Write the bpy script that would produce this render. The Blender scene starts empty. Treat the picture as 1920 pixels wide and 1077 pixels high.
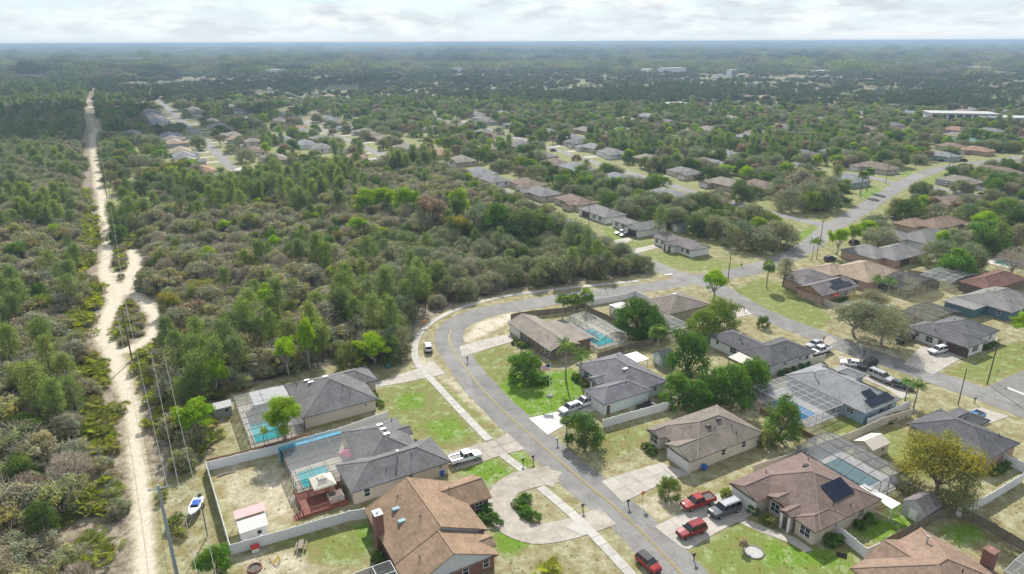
import bpy, math, random
import numpy as np
from mathutils import Vector, Matrix

SC = bpy.context.scene
COL = SC.collection
R = math.radians

# ------------------------------------------------------------------ camera, sky, sun, exposure
FPX, CAMH, ROLL = 1280.0, 68.0, 0.00417          # focal length in photo pixels, drone height, roll
PIT = math.atan(459.5 / FPX)
SP, CP = math.sin(PIT), math.cos(PIT)
cam = bpy.data.cameras.new('camera')
cam.sensor_width = 36.0
cam.lens = 24.0
cam.clip_start = 1.0
cam.clip_end = 60000.0
camo = bpy.data.objects.new('camera', cam)
COL.objects.link(camo)
_r, _u, _f = Vector((1, 0, 0)), Vector((0, SP, CP)), Vector((0, CP, -SP))
_cx = (_r - ROLL * _u).normalized()
_cy = (_u + ROLL * _r).normalized()
_m = Matrix((_cx, _cy, -_f)).transposed().to_4x4()
_m.translation = (0, 0, CAMH)
camo.matrix_world = _m
SC.camera = camo

SUN_EL, SUN_AZ = 38.0, -2.0                       # azimuth from the view direction (+Y), towards +X
sun = bpy.data.lights.new('sun', 'SUN')
sun.energy = 4.4
sun.angle = R(0.6)
sun.color = (1.0, 0.95, 0.87)
suno = bpy.data.objects.new('sun', sun)
COL.objects.link(suno)
_sd = Vector((math.sin(R(SUN_AZ)) * math.cos(R(SUN_EL)), math.cos(R(SUN_AZ)) * math.cos(R(SUN_EL)), math.sin(R(SUN_EL))))
suno.rotation_euler = _sd.to_track_quat('Z', 'Y').to_euler()

W = bpy.data.worlds.new('World')
SC.world = W
W.use_nodes = True
wn, wl = W.node_tree.nodes, W.node_tree.links
wn.clear()
def wnode(t, **k):
    n = wn.new(t)
    for a, b in k.items():
        setattr(n, a, b)
    return n
def wmath(op, a, b=None):
    n = wnode('ShaderNodeMath', operation=op)
    for i, v in enumerate((a, b)):
        if v is None:
            continue
        if isinstance(v, (int, float)):
            n.inputs[i].default_value = v
        else:
            wl.new(v, n.inputs[i])
    return n.outputs[0]
sky = wnode('ShaderNodeTexSky', sky_type='NISHITA')
sky.sun_disc = False
sky.sun_elevation = R(SUN_EL)
sky.sun_rotation = R(SUN_AZ)
sky.altitude = 50
sky.air_density = 1.0
sky.dust_density = 0.0
sky.ozone_density = 2.0
tc = wnode('ShaderNodeTexCoord')
sep = wnode('ShaderNodeSeparateXYZ')
wl.new(tc.outputs['Generated'], sep.inputs[0])
comb = wnode('ShaderNodeMapping')                                     # cumulus seen side-on: wider than tall
comb.inputs['Scale'].default_value = (7.0, 7.0, 26.0)
wl.new(tc.outputs['Generated'], comb.inputs[0])
no = wnode('ShaderNodeTexNoise')
no.inputs['Scale'].default_value = 1.0
no.inputs['Detail'].default_value = 9
no.inputs['Roughness'].default_value = 0.62
no.inputs['Distortion'].default_value = 0.3
wl.new(comb.outputs[0], no.inputs['Vector'])
cr = wnode('ShaderNodeValToRGB')
cr.color_ramp.elements[0].position = 0.36
cr.color_ramp.elements[1].position = 0.56
wl.new(no.outputs['Fac'], cr.inputs[0])
no2 = wnode('ShaderNodeTexNoise')
no2.inputs['Scale'].default_value = 1.7
no2.inputs['Detail'].default_value = 7
no2.inputs['Roughness'].default_value = 0.6
wl.new(comb.outputs[0], no2.inputs['Vector'])
cc = wnode('ShaderNodeValToRGB')                                     # cloud tops white, bases grey
cc.color_ramp.elements[0].position = 0.40
cc.color_ramp.elements[0].color = (6.3, 6.8, 7.2, 1)
cc.color_ramp.elements[1].position = 0.56
cc.color_ramp.elements[1].color = (9.0, 9.4, 9.7, 1)
wl.new(no2.outputs['Fac'], cc.inputs[0])
bg = wnode('ShaderNodeBackground')
hzn = wnode('ShaderNodeMixRGB')                                      # pale haze low over the horizon, all round
wl.new(wmath('POWER', 2.718, wmath('MULTIPLY', sep.outputs['Z'], -13.0)), hzn.inputs['Fac'])
wl.new(sky.outputs[0], hzn.inputs[1])
hzn.inputs[2].default_value = (6.2, 7.6, 8.9, 1)
mx = wnode('ShaderNodeMixRGB')
wl.new(cr.outputs[0], mx.inputs['Fac'])
wl.new(hzn.outputs[0], mx.inputs[1])
wl.new(cc.outputs[0], mx.inputs[2])
low = wnode('ShaderNodeMixRGB')                                      # the lowest degree is all haze
wl.new(wmath('POWER', 2.718, wmath('MULTIPLY', sep.outputs['Z'], -70.0)), low.inputs['Fac'])
wl.new(mx.outputs[0], low.inputs[1])
low.inputs[2].default_value = (7.7, 8.3, 8.7, 1)
bg.inputs['Strength'].default_value = 0.07
wl.new(low.outputs[0], bg.inputs['Color'])
wo = wnode('ShaderNodeOutputWorld')
wl.new(bg.outputs[0], wo.inputs['Surface'])

SC.view_settings.view_transform = 'Standard'
SC.view_settings.look = 'None'
SC.view_settings.gamma = 1
SC.view_settings.exposure = 0.68
SC.view_settings.use_curve_mapping = False
SC.render.engine = 'CYCLES'
SC.cycles.use_denoising = True
SC.cycles.use_adaptive_sampling = True
SC.cycles.adaptive_threshold = 0.02
SC.cycles.max_bounces = 6
SC.cycles.diffuse_bounces = 2
SC.cycles.glossy_bounces = 2
SC.cycles.transmission_bounces = 3
SC.cycles.transparent_max_bounces = 12
SC.cycles.volume_bounces = 0

# ------------------------------------------------------------------ helpers
rng = random.Random(7)
nrg = np.random.default_rng(11)

def G(px, py, z=0.0):
    """Where the line of sight through a photo pixel meets the height z: surveying the plan from the photograph."""
    dx, dy = px - 960.0, py - 538.5
    dx, dy = dx - ROLL * dy, dy + ROLL * dx
    d = (dx, FPX * CP - dy * SP, -FPX * SP - dy * CP)
    t = (CAMH - z) / -d[2]
    return (d[0] * t, d[1] * t)

def PX(x, y, z=0.0):
    v = Vector((x, y, z - CAMH))
    c = v.dot(_f)
    return (960 + FPX * v.dot(_cx) / c, 538.5 - FPX * v.dot(_cy) / c) if c > 1 else (-9999, -9999)

AG = R(29.6)                                        # the street grid
UX, UY = math.cos(AG), math.sin(AG)

def tag(o, label=None, cat=None, group=None, kind=None):
    if label: o['label'] = label
    if cat: o['category'] = cat
    if group: o['group'] = group
    if kind: o['kind'] = kind
    return o

def empty(name, loc, rz=0.0):
    o = bpy.data.objects.new(name, None)
    o.empty_display_size = 0.5
    o.location = loc
    o.rotation_euler = (0, 0, rz)
    COL.objects.link(o)
    return o

class MB:
    """Collects faces for one mesh object."""
    def __init__(s):
        s.v, s.f, s.m = [], [], []
    def face(s, pts, m=0):
        i = len(s.v)
        s.v += [tuple(p) for p in pts]
        s.f.append(tuple(range(i, i + len(pts))))
        s.m.append(m)
    def box(s, x0, x1, y0, y1, z0, z1, m=0):
        i = len(s.v)
        s.v += [(x0, y0, z0), (x1, y0, z0), (x1, y1, z0), (x0, y1, z0), (x0, y0, z1), (x1, y0, z1), (x1, y1, z1), (x0, y1, z1)]
        for q in ((0, 3, 2, 1), (4, 5, 6, 7), (0, 1, 5, 4), (1, 2, 6, 5), (2, 3, 7, 6), (3, 0, 4, 7)):
            s.f.append(tuple(i + k for k in q)); s.m.append(m)
    def bar(s, a, b, w, h=None, m=0):
        a, b = Vector(a), Vector(b)
        h = h or w
        d = (b - a).normalized()
        up = Vector((0, 0, 1)) if abs(d.z) < 0.9 else Vector((1, 0, 0))
        x = d.cross(up).normalized() * (w / 2)
        y = x.cross(d).normalized() * (h / 2)
        i = len(s.v)
        for p in (a, b):
            for q in (x + y, -x + y, -x - y, x - y):
                s.v.append(tuple(p + q))
        for q in ((0, 1, 2, 3), (7, 6, 5, 4), (0, 4, 5, 1), (1, 5, 6, 2), (2, 6, 7, 3), (3, 7, 4, 0)):
            s.f.append(tuple(i + k for k in q)); s.m.append(m)
    def tube(s, pts, rad, n=6, m=0, cap=True):
        rings = []
        for k, p in enumerate(pts):
            p = Vector(p)
            d = (Vector(pts[min(k + 1, len(pts) - 1)]) - Vector(pts[max(k - 1, 0)])).normalized()
            up = Vector((0, 0, 1)) if abs(d.z) < 0.9 else Vector((1, 0, 0))
            x = d.cross(up).normalized()
            y = x.cross(d)
            r = rad[k] if isinstance(rad, (list, tuple)) else rad
            i = len(s.v)
            for j in range(n):
                a = 2 * math.pi * j / n
                s.v.append(tuple(p + (x * math.cos(a) + y * math.sin(a)) * r))
            rings.append(i)
        for a, b in zip(rings, rings[1:]):
            for j in range(n):
                s.f.append((a + j, a + (j + 1) % n, b + (j + 1) % n, b + j)); s.m.append(m)
        if cap:
            s.f.append(tuple(rings[0] + j for j in range(n))[::-1]); s.m.append(m)
            s.f.append(tuple(rings[-1] + j for j in range(n))); s.m.append(m)
    def mesh(s, name, mats, smooth=False):
        me = bpy.data.meshes.new(name)
        me.from_pydata(s.v, [], s.f)
        for m in (mats if isinstance(mats, (list, tuple)) else [mats]):
            me.materials.append(m)
        if any(s.m):
            me.polygons.foreach_set('material_index', s.m)
        if smooth:
            me.polygons.foreach_set('use_smooth', [True] * len(s.f))
        me.update()
        return me
    def build(s, name, mats, parent=None, smooth=False):
        return put(name, s.mesh(name, mats, smooth), parent)

def put(name, me, parent=None, loc=None, rz=0.0):
    o = bpy.data.objects.new(name, me)
    COL.objects.link(o)
    if parent is not None:
        o.parent = parent
    if loc is not None:
        o.location = loc
    if rz:
        o.rotation_euler = (0, 0, rz)
    return o

# ------------------------------------------------------------------ materials
MATS = {}
def mat(name, col, rough=0.8, var=0.0, scale=1.0, col2=None, bump=0.0, bscale=20.0, metal=0.0, rnd=0.0, stretch=None, spec=0.3, fine=0.0):
    """Plain procedural surface: colour blotched by noise, optional relief, optional per-object tint."""
    if name in MATS:
        return MATS[name]
    m = bpy.data.materials.new(name)
    m.use_nodes = True
    n, l = m.node_tree.nodes, m.node_tree.links
    b = n['Principled BSDF']
    b.inputs['Roughness'].default_value = rough
    b.inputs['Metallic'].default_value = metal
    b.inputs['Specular IOR Level'].default_value = spec
    t = n.new('ShaderNodeTexCoord')
    mp = n.new('ShaderNodeMapping')
    l.new(t.outputs['Object'], mp.inputs[0])
    if stretch:
        mp.inputs['Scale'].default_value = stretch
    out = None
    if var or col2:
        x = n.new('ShaderNodeTexNoise')
        x.inputs['Scale'].default_value = scale
        x.inputs['Detail'].default_value = 6
        x.inputs['Roughness'].default_value = 0.65
        l.new(mp.outputs[0], x.inputs['Vector'])
        r = n.new('ShaderNodeValToRGB')
        r.color_ramp.elements[0].position = 0.33
        r.color_ramp.elements[1].position = 0.67
        c2 = col2 or tuple(min(1, c * (1 + var)) for c in col)
        c1 = col if col2 else tuple(c * (1 - var) for c in col)
        r.color_ramp.elements[0].color = (*c1, 1)
        r.color_ramp.elements[1].color = (*c2, 1)
        l.new(x.outputs['Fac'], r.inputs[0])
        out = r.outputs[0]
        if fine:
            x2 = n.new('ShaderNodeTexNoise')
            x2.inputs['Scale'].default_value = scale * 14
            x2.inputs['Detail'].default_value = 3
            l.new(mp.outputs[0], x2.inputs['Vector'])
            mr = n.new('ShaderNodeMapRange')
            mr.inputs[1].default_value = 0.3; mr.inputs[2].default_value = 0.7
            mr.inputs[3].default_value = 1 - fine; mr.inputs[4].default_value = 1 + fine
            l.new(x2.outputs['Fac'], mr.inputs[0])
            mm = n.new('ShaderNodeMixRGB'); mm.blend_type = 'MULTIPLY'; mm.inputs[0].default_value = 1
            l.new(out, mm.inputs[1]); l.new(mr.outputs[0], mm.inputs[2])
            out = mm.outputs[0]
    if rnd:
        oi = n.new('ShaderNodeObjectInfo')
        mr = n.new('ShaderNodeMapRange')
        mr.inputs[3].default_value = 1 - rnd; mr.inputs[4].default_value = 1 + rnd
        l.new(oi.outputs['Random'], mr.inputs[0])
        mm = n.new('ShaderNodeMixRGB'); mm.blend_type = 'MULTIPLY'; mm.inputs[0].default_value = 1
        if out is None:
            mm.inputs[1].default_value = (*col, 1)
        else:
            l.new(out, mm.inputs[1])
        l.new(mr.outputs[0], mm.inputs[2])
        out = mm.outputs[0]
    if out is None:
        b.inputs['Base Color'].default_value = (*col, 1)
    else:
        l.new(out, b.inputs['Base Color'])
    if bump:
        x = n.new('ShaderNodeTexNoise')
        x.inputs['Scale'].default_value = bscale
        x.inputs['Detail'].default_value = 4
        l.new(mp.outputs[0], x.inputs['Vector'])
        bp = n.new('ShaderNodeBump')
        bp.inputs['Strength'].default_value = bump
        bp.inputs['Distance'].default_value = 0.05
        l.new(x.outputs['Fac'], bp.inputs['Height'])
        l.new(bp.outputs[0], b.inputs['Normal'])
    MATS[name] = m
    return m

def leafmat(name, cols, trans=0.3, tint=1.0):
    """Leaf: colour by individual plant, tinted leaf by leaf, part of the light shining through."""
    m = bpy.data.materials.new(name)
    m.use_nodes = True
    n, l = m.node_tree.nodes, m.node_tree.links
    n.clear()
    oi = n.new('ShaderNodeObjectInfo')
    r = n.new('ShaderNodeValToRGB')
    e = r.color_ramp.elements
    while len(e) < len(cols):
        e.new(0.5)
    for i, c in enumerate(cols):
        e[i].position = i / max(1, len(cols) - 1)
        e[i].color = (*c, 1)
    l.new(oi.outputs['Random'], r.inputs[0])
    at = n.new('ShaderNodeAttribute')
    at.attribute_name = 'tint'
    mm = n.new('ShaderNodeMixRGB'); mm.blend_type = 'MULTIPLY'; mm.inputs[0].default_value = tint
    l.new(r.outputs[0], mm.inputs[1]); l.new(at.outputs['Color'], mm.inputs[2])
    d = n.new('ShaderNodeBsdfDiffuse')
    t = n.new('ShaderNodeBsdfTranslucent')
    hs = n.new('ShaderNodeHueSaturation')
    hs.inputs['Hue'].default_value = 0.485
    hs.inputs['Saturation'].default_value = 1.15
    hs.inputs['Value'].default_value = 1.25
    l.new(mm.outputs[0], d.inputs[0]); l.new(mm.outputs[0], hs.inputs['Color']); l.new(hs.outputs[0], t.inputs[0])
    mix = n.new('ShaderNodeMixShader')
    mix.inputs[0].default_value = trans
    l.new(d.outputs[0], mix.inputs[1]); l.new(t.outputs[0], mix.inputs[2])
    o = n.new('ShaderNodeOutputMaterial')
    l.new(mix.outputs[0], o.inputs[0])
    MATS[name] = m
    return m

# ------------------------------------------------------------------ plan: roads, lots, land cover (photo survey -> metres)
def GP(pts):
    return [G(*p) for p in pts]

def smooth_line(pts, step=2.0):
    """Catmull-Rom through the surveyed points, resampled."""
    P = [np.array(p, float) for p in pts]
    P = [2 * P[0] - P[1]] + P + [2 * P[-1] - P[-2]]
    out = []
    for i in range(1, len(P) - 2):
        a, b, c, d = P[i - 1:i + 3]
        n = max(2, int(np.linalg.norm(c - b) / step))
        for k in range(n):
            t = k / n
            out.append(0.5 * ((2 * b) + (-a + c) * t + (2 * a - 5 * b + 4 * c - d) * t * t + (-a + 3 * b - 3 * c + d) * t ** 3))
    out.append(P[-2])
    return [tuple(p) for p in out]

def offset_line(L, d):
    o = []
    for i, p in enumerate(L):
        a, b = L[max(0, i - 1)], L[min(len(L) - 1, i + 1)]
        dx, dy = b[0] - a[0], b[1] - a[1]
        q = math.hypot(dx, dy) or 1
        o.append((p[0] - dy / q * d, p[1] + dx / q * d))
    return o

def ribbon(L, w, z, mb=None, m=0, w2=None):
    mb = mb or MB()
    n = len(L)
    ww = [w if w2 is None else w + (w2 - w) * i / (n - 1) for i in range(n)] if not isinstance(w, (list, tuple)) else w
    nn = [(q[0] - p[0], q[1] - p[1]) for p, q in zip(L, offset_line(L, 1.0))]
    l = [(p[0] + k[0] * h / 2, p[1] + k[1] * h / 2) for p, k, h in zip(L, nn, ww)]
    r = [(p[0] - k[0] * h / 2, p[1] - k[1] * h / 2) for p, k, h in zip(L, nn, ww)]
    i0 = len(mb.v)
    for a, b in zip(l, r):
        mb.v += [(a[0], a[1], z), (b[0], b[1], z)]
    for i in range(n - 1):
        mb.f.append((i0 + 2 * i, i0 + 2 * i + 1, i0 + 2 * i + 3, i0 + 2 * i + 2)); mb.m.append(m)
    return mb

ROADS = {
 'front_street': (GP([(1400, 1210), (1290, 1090), (1238, 1034), (1170, 966), (1083, 894), (960, 786), (900, 725), (862, 675), (842, 640), (846, 618), (862, 604), (890, 592), (930, 581), (971, 574.5), (1072, 557), (1150, 547), (1254, 533), (1300, 524)]), 7.0),
 'cross_street': (GP([(1300, 524), (1336, 535), (1397, 572), (1471, 606), (1530, 628), (1590, 652), (1671, 680), (1752, 708), (1816, 730), (1865, 748), (1920, 770), (2040, 818), (2200, 885)]), 7.0),
 'avenue': (GP([(1300, 524), (1355, 517), (1400, 508), (1450, 493), (1478, 481), (1513, 463), (1540, 443), (1560, 425), (1590, 409), (1640, 378), (1690, 347), (1723, 330), (1766, 316), (1816, 308), (1920, 295), (2100, 275)]), 7.6),
 'back_street': (GP([(1560, 425), (1500, 412), (1430, 395), (1360, 377), (1292, 358), (1215, 335), (1130, 310), (1040, 281), (940, 250), (850, 226), (770, 206)]), 6.4),
 'wood_street': (GP([(1300, 524), (1247, 507), (1182, 477), (1125, 451), (1060, 415), (990, 380), (900, 337), (830, 303)]), 6.5),
 'straight_street': (GP([(440, 320), (416, 297), (395, 276), (363, 246), (329, 217), (310, 200), (296, 187)]), 6.2),
 'second_street': (GP([(740, 302), (680, 275), (620, 250), (560, 224), (520, 208)]), 6.0),
 'side_street': (GP([(1690, 347), (1725, 349), (1766, 355), (1831, 368), (1900, 384), (2000, 410)]), 6.5),
 'spur_street': (GP([(1690, 347), (1640, 335), (1590, 325)]), 6.0),
 'corner_street': (GP([(1865, 748), (1920, 722), (2000, 690)]), 7.0),
 'far_street': (GP([(1980, 262), (1850, 258), (1740, 252), (1640, 243)]), 6.5),
}
TRACK = [(276, 1130, 2.8), (274, 1074, 2.8), (270, 1005, 2.7), (266, 924, 2.7), (254, 843, 2.3), (251, 802, 2.3), (247, 762, 2.8), (231, 721, 3.2), (221, 689, 3.6), (209, 656, 3.8), (190, 630, 3.2), (198, 603, 3.6), (216, 564, 4.6), (211, 536, 4.4), (194, 509, 3.3), (201, 474, 3.1), (201, 443, 3.2), (193, 404, 3.3), (191, 365, 3.6), (182, 345, 3.3), (183, 326, 3.3), (177, 302, 3.3), (173.5, 271, 3.2), (173.5, 256, 3.2), (178, 244, 3.2), (174, 234, 3.4), (170, 214, 3.6), (172, 190, 3.4), (177, 167, 3.0)]
TRACKB = [[(211, 662, 4), (249, 654, 3.6), (286, 630, 3.0), (291, 596, 3.2), (273, 568, 3.0), (249, 548, 3.4), (224, 552, 3.0)],
          [(222, 552, 4), (248, 523, 4.6), (254, 490, 4.0), (246, 470, 3.0)],
          [(205, 514, 2.4), (232, 516, 2.6), (262, 500, 3.4)],
          [(195, 369, 2.4), (225, 372, 2.4), (252, 375, 3.2), (270, 384, 5.5), (266, 402, 4)]]

def pip(X, Y, poly):
    inside = np.zeros(X.shape, bool)
    n = len(poly)
    for i in range(n):
        x1, y1 = poly[i]; x2, y2 = poly[(i + 1) % n]
        c = ((y1 > Y) != (y2 > Y)) & (X < (x2 - x1) * (Y - y1) / ((y2 - y1) or 1e-9) + x1)
        inside ^= c
    return inside

def dist_line(X, Y, L):
    d = np.full(X.shape, 1e9)
    for (x1, y1), (x2, y2) in zip(L, L[1:]):
        dx, dy = x2 - x1, y2 - y1
        q = dx * dx + dy * dy or 1e-9
        t = np.clip(((X - x1) * dx + (Y - y1) * dy) / q, 0, 1)
        d = np.minimum(d, np.hypot(X - x1 - t * dx, Y - y1 - t * dy))
    return d

def sd_poly(X, Y, poly):
    """signed distance, negative inside"""
    d = dist_line(X, Y, list(poly) + [poly[0]])
    return np.where(pip(X, Y, poly), -d, d)

WOODS = {
 'left': GP([(-420, 1240), (262, 1240), (256, 1077), (252, 1000), (249, 924), (240, 843), (237, 802), (231, 762), (213, 721), (190, 656), (174, 632), (186, 603), (200, 564), (196, 536), (183, 509), (190, 474), (190, 443), (183, 404), (182, 365), (174, 345), (176, 326), (170, 302), (167, 271), (167, 244), (163, 214), (166, 190), (170, 160), (-200, 160), (-420, 400)]),
 'mid': GP([(302, 655), (300, 600), (262, 555), (262, 500), (258, 470), (280, 410), (300, 385), (330, 345), (400, 345), (480, 345), (560, 335), (640, 325), (720, 318), (800, 318), (850, 322), (900, 350), (985, 392), (1055, 425), (1115, 460), (1165, 485), (1215, 510), (1200, 517), (1140, 523), (1060, 535), (950, 546), (850, 574), (800, 602), (772, 640), (762, 682), (700, 684), (640, 684), (560, 696), (500, 712), (440, 736), (430, 742), (405, 725), (340, 690)]),
 'strip': GP([(258, 672), (300, 660), (340, 690), (405, 725), (428, 745), (415, 790), (395, 830), (388, 856), (350, 880), (300, 905), (287, 900), (272, 850), (268, 800), (266, 760), (262, 730)]),
}

# ------------------------------------------------------------------ ground sheet with land cover
def axis(segs):
    v = [segs[0][0]]
    for a, b, s0, s1 in segs:
        x, n = a, 0
        while x < b - 1e-6:
            t = (x - a) / (b - a)
            x = min(b, x + s0 + (s1 - s0) * t)
            v.append(x)
    return np.array(v)
gx = np.concatenate([-axis([(80, 420, 0.8, 3.2), (420, 1500, 4, 80), (1500, 30000, 200, 4000)])[::-1], axis([(-80, 130, 0.75, 0.75)])[1:-1], axis([(130, 420, 0.8, 3.2), (420, 1500, 4, 80), (1500, 30000, 200, 4000)])])
gy = axis([(-60, 66, 12, 2), (66, 210, 0.75, 0.75), (210, 520, 0.9, 3.2), (520, 1600, 4, 60), (1600, 32000, 150, 4000)])
NX, NY = len(gx), len(gy)
XX, YY = np.meshgrid(gx, gy)
XX, YY = XX.ravel(), YY.ravel()

def soft(poly, edge=1.2):
    xs, ys = [p[0] for p in poly], [p[1] for p in poly]
    out = np.zeros(XX.shape)
    k = (XX > min(xs) - 3) & (XX < max(xs) + 3) & (YY > min(ys) - 3) & (YY < max(ys) + 3)
    out[k] = np.clip(0.5 - sd_poly(XX[k], YY[k], poly) / edge, 0, 1)
    return out
green = np.full(XX.shape, 0.20)
sand = np.full(XX.shape, 0.26)
litter = np.zeros(XX.shape)
GREENS = [
 (1.15, [(932, 726), (991, 783), (1052, 771), (1094, 743), (1102, 723), (1077, 693), (1033, 698), (955, 701)]),
 (0.42, [(880, 672), (935, 642), (965, 655), (975, 690), (930, 722), (905, 700)]),
 (0.42, [(712, 728), (800, 710), (905, 825), (835, 846), (785, 822), (722, 775)]),
 (0.95, [(744, 742), (790, 738), (796, 762), (750, 768)]),
 (0.85, [(785, 795), (850, 780), (880, 812), (836, 830)]),
 (0.45, [(835, 712), (945, 812), (928, 818), (818, 722)]),
 (0.90, [(858, 884), (926, 856), (972, 890), (905, 912)]),
 (0.98, [(955, 850), (984, 842), (1006, 868), (985, 880)]),
 (0.97, [(922, 1000), (962, 985), (1015, 1008), (955, 1045), (930, 1030)]),
 (0.55, [(1290, 1040), (1345, 1000), (1402, 972), (1535, 1030), (1600, 1030), (1612, 1090), (1350, 1090)]),
 (0.98, [(1440, 1020), (1560, 1035), (1590, 1060), (1440, 1060)]),
 (0.97, [(1590, 1000), (1660, 962), (1700, 935), (1722, 985), (1655, 1020)]),
 (0.48, [(1765, 700), (1850, 722), (1925, 692), (1925, 640), (1870, 648), (1830, 672)]),
 (0.95, [(1760, 990), (1830, 978), (1852, 1012), (1795, 1024)]),
 (0.46, [(1375, 545), (1425, 520), (1500, 545), (1560, 600), (1530, 622), (1440, 590)]),
 (0.46, [(1205, 475), (1260, 470), (1400, 498), (1380, 507), (1290, 510), (1240, 495)]),
 (0.62, [(1125, 425), (1160, 430), (1178, 447), (1140, 455)]),
 (0.50, [(1175, 455), (1230, 450), (1240, 462), (1195, 472)]),
 (0.95, [(1670, 733), (1705, 748), (1690, 742), (1640, 712)]),
 (0.55, [(1540, 800), (1590, 780), (1630, 795), (1560, 822)]),
 (0.42, [(1640, 815), (1690, 800), (1720, 830), (1760, 905), (1700, 890), (1650, 850)]),
 (0.80, [(1490, 440), (1530, 420), (1532, 450), (1495, 470)]),
 (0.70, [(1685, 322), (1715, 320), (1700, 338)]), (0.65, [(1720, 340), (1775, 322), (1765, 345), (1735, 352)]),
 (0.70, [(1600, 365), (1640, 345), (1660, 360), (1620, 375)]),
 (0.36, [(1090, 825), (1140, 870), (1210, 830), (1260, 795), (1180, 800)]),
 (0.75, [(190, 300), (215, 295), (222, 330), (200, 340)]),
 (0.4, [(600, 770), (720, 735), (735, 760), (610, 800)]),
 (0.45, [(500, 1000), (600, 985), (690, 1000), (680, 1060), (520, 1050)]),
 (0.42, [(288, 900), (390, 885), (440, 1090), (292, 1090)]),
 (0.40, [(400, 880), (470, 858), (540, 990), (440, 1025)]),
 (0.92, [(660, 985), (700, 975), (705, 1040), (680, 1030)]),
]
for lv, poly in GREENS:
    m = soft(GP(poly), 2.0)
    green = green * (1 - m) + lv * m
    sand = sand * (1 - m) + 0.08 * m
SANDS = [
 (0.80, [(865, 640), (890, 605), (960, 585), (1000, 590), (945, 612), (880, 645)]),
 (0.55, [(1240, 980), (1180, 950), (1240, 920), (1290, 930), (1280, 965)]),
 (0.62, [(475, 880), (520, 865), (570, 935), (540, 985), (490, 960)]),
 (0.24, [(290, 905), (380, 890), (440, 1090), (300, 1090)]),
 (0.45, [(400, 870), (470, 855), (540, 990), (440, 1020)]),
 (0.60, [(1560, 660), (1700, 690), (1680, 660), (1600, 635)]),
 (0.62, [(800, 660), (770, 690), (820, 690)]),
 (0.60, [(845, 705), (1180, 1000), (1170, 1006), (825, 712)]),
 (0.36, [(1090, 1000), (1180, 1085), (1130, 1085), (1060, 1010)]),
 (0.55, [(445, 1040), (560, 1030), (600, 1085), (450, 1085)]),
 (0.50, [(1420, 700), (1480, 770), (1440, 790), (1380, 740)]),
 (0.45, [(1070, 600), (1130, 610), (1210, 660), (1150, 650)]),
 (0.9, [(252, 488), (275, 492), (272, 520), (255, 530), (240, 520)]),
 (0.8, [(232, 540), (262, 535), (280, 560), (262, 566)]),
 (0.85, [(262, 370), (288, 368), (284, 405), (268, 405)]),
]
for lv, poly in SANDS:
    m = soft(GP(poly), 2.5)
    sand = np.maximum(sand, lv * m)
    green = green * (1 - 0.6 * m)
blkm = np.clip((YY - 200) / 40, 0, 1) * (YY < 1700)
green = np.where(green <= .21, green + .16 * blkm, green); sand = np.where(sand >= .25, sand - .10 * blkm * (sand < .27), sand)
WOODS['loops'] = GP([(205, 475), (212, 400), (250, 380), (262, 395), (262, 480), (270, 520), (300, 570), (300, 625), (255, 660), (205, 640), (215, 590), (240, 545), (215, 500)])
for p in WOODS.values():
    m = soft(p, 2.5)
    litter = np.maximum(litter, m)
    green *= 1 - 0.6 * m
    sand = sand * (1 - m) + 0.30 * m
for L, hw in [(TRACK, 1.0)] + [(b, 1.0) for b in TRACKB]:
    ln = GP([(a, b) for a, b, c in L])
    wid = [c for a, b, c in L]
    k = (XX < -20) & (YY < 1300)
    d = np.full(XX.shape, 1e9)
    for (p, q, w1, w2) in zip(ln, ln[1:], wid, wid[1:]):
        d[k] = np.minimum(d[k], dist_line(XX[k], YY[k], [p, q]) - (w1 + w2) / 4 * .88)
    m = np.clip(0.5 - d / 1.1, 0, 1)
    sand = np.maximum(sand * (1 - m) + m, 0)
    litter *= 1 - m
    green *= 1 - m
far = np.clip((YY - 420) / 200, 0, 1)
green = green * (1 - far) + 0.45 * far
litter = np.maximum(litter, 0.55 * far)

gm = bpy.data.meshes.new('ground')
gv = np.zeros((NX * NY, 3)); gv[:, 0] = XX; gv[:, 1] = YY
ii, jj = np.meshgrid(np.arange(NX - 1), np.arange(NY - 1))
a = (jj * NX + ii).ravel()
gf = np.stack([a, a + 1, a + NX + 1, a + NX], 1)
def fast_mesh(me, v, f, tint=None, attr='tint'):
    k = f.shape[1]
    me.vertices.add(len(v)); me.vertices.foreach_set('co', np.ascontiguousarray(v, np.float32).ravel())
    me.loops.add(f.size); me.loops.foreach_set('vertex_index', np.ascontiguousarray(f, np.int32).ravel())
    me.polygons.add(len(f)); me.polygons.foreach_set('loop_start', np.arange(0, f.size, k, dtype=np.int32))
    if tint is not None:
        at = me.color_attributes.new(attr, 'FLOAT_COLOR', 'POINT')
        c = np.ones((len(v), 4), np.float32); c[:, :3] = tint
        at.data.foreach_set('color', c.ravel())
    me.update(calc_edges=True)
fast_mesh(gm, gv, gf, np.stack([green, sand, litter], 1), 'cover')

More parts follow.
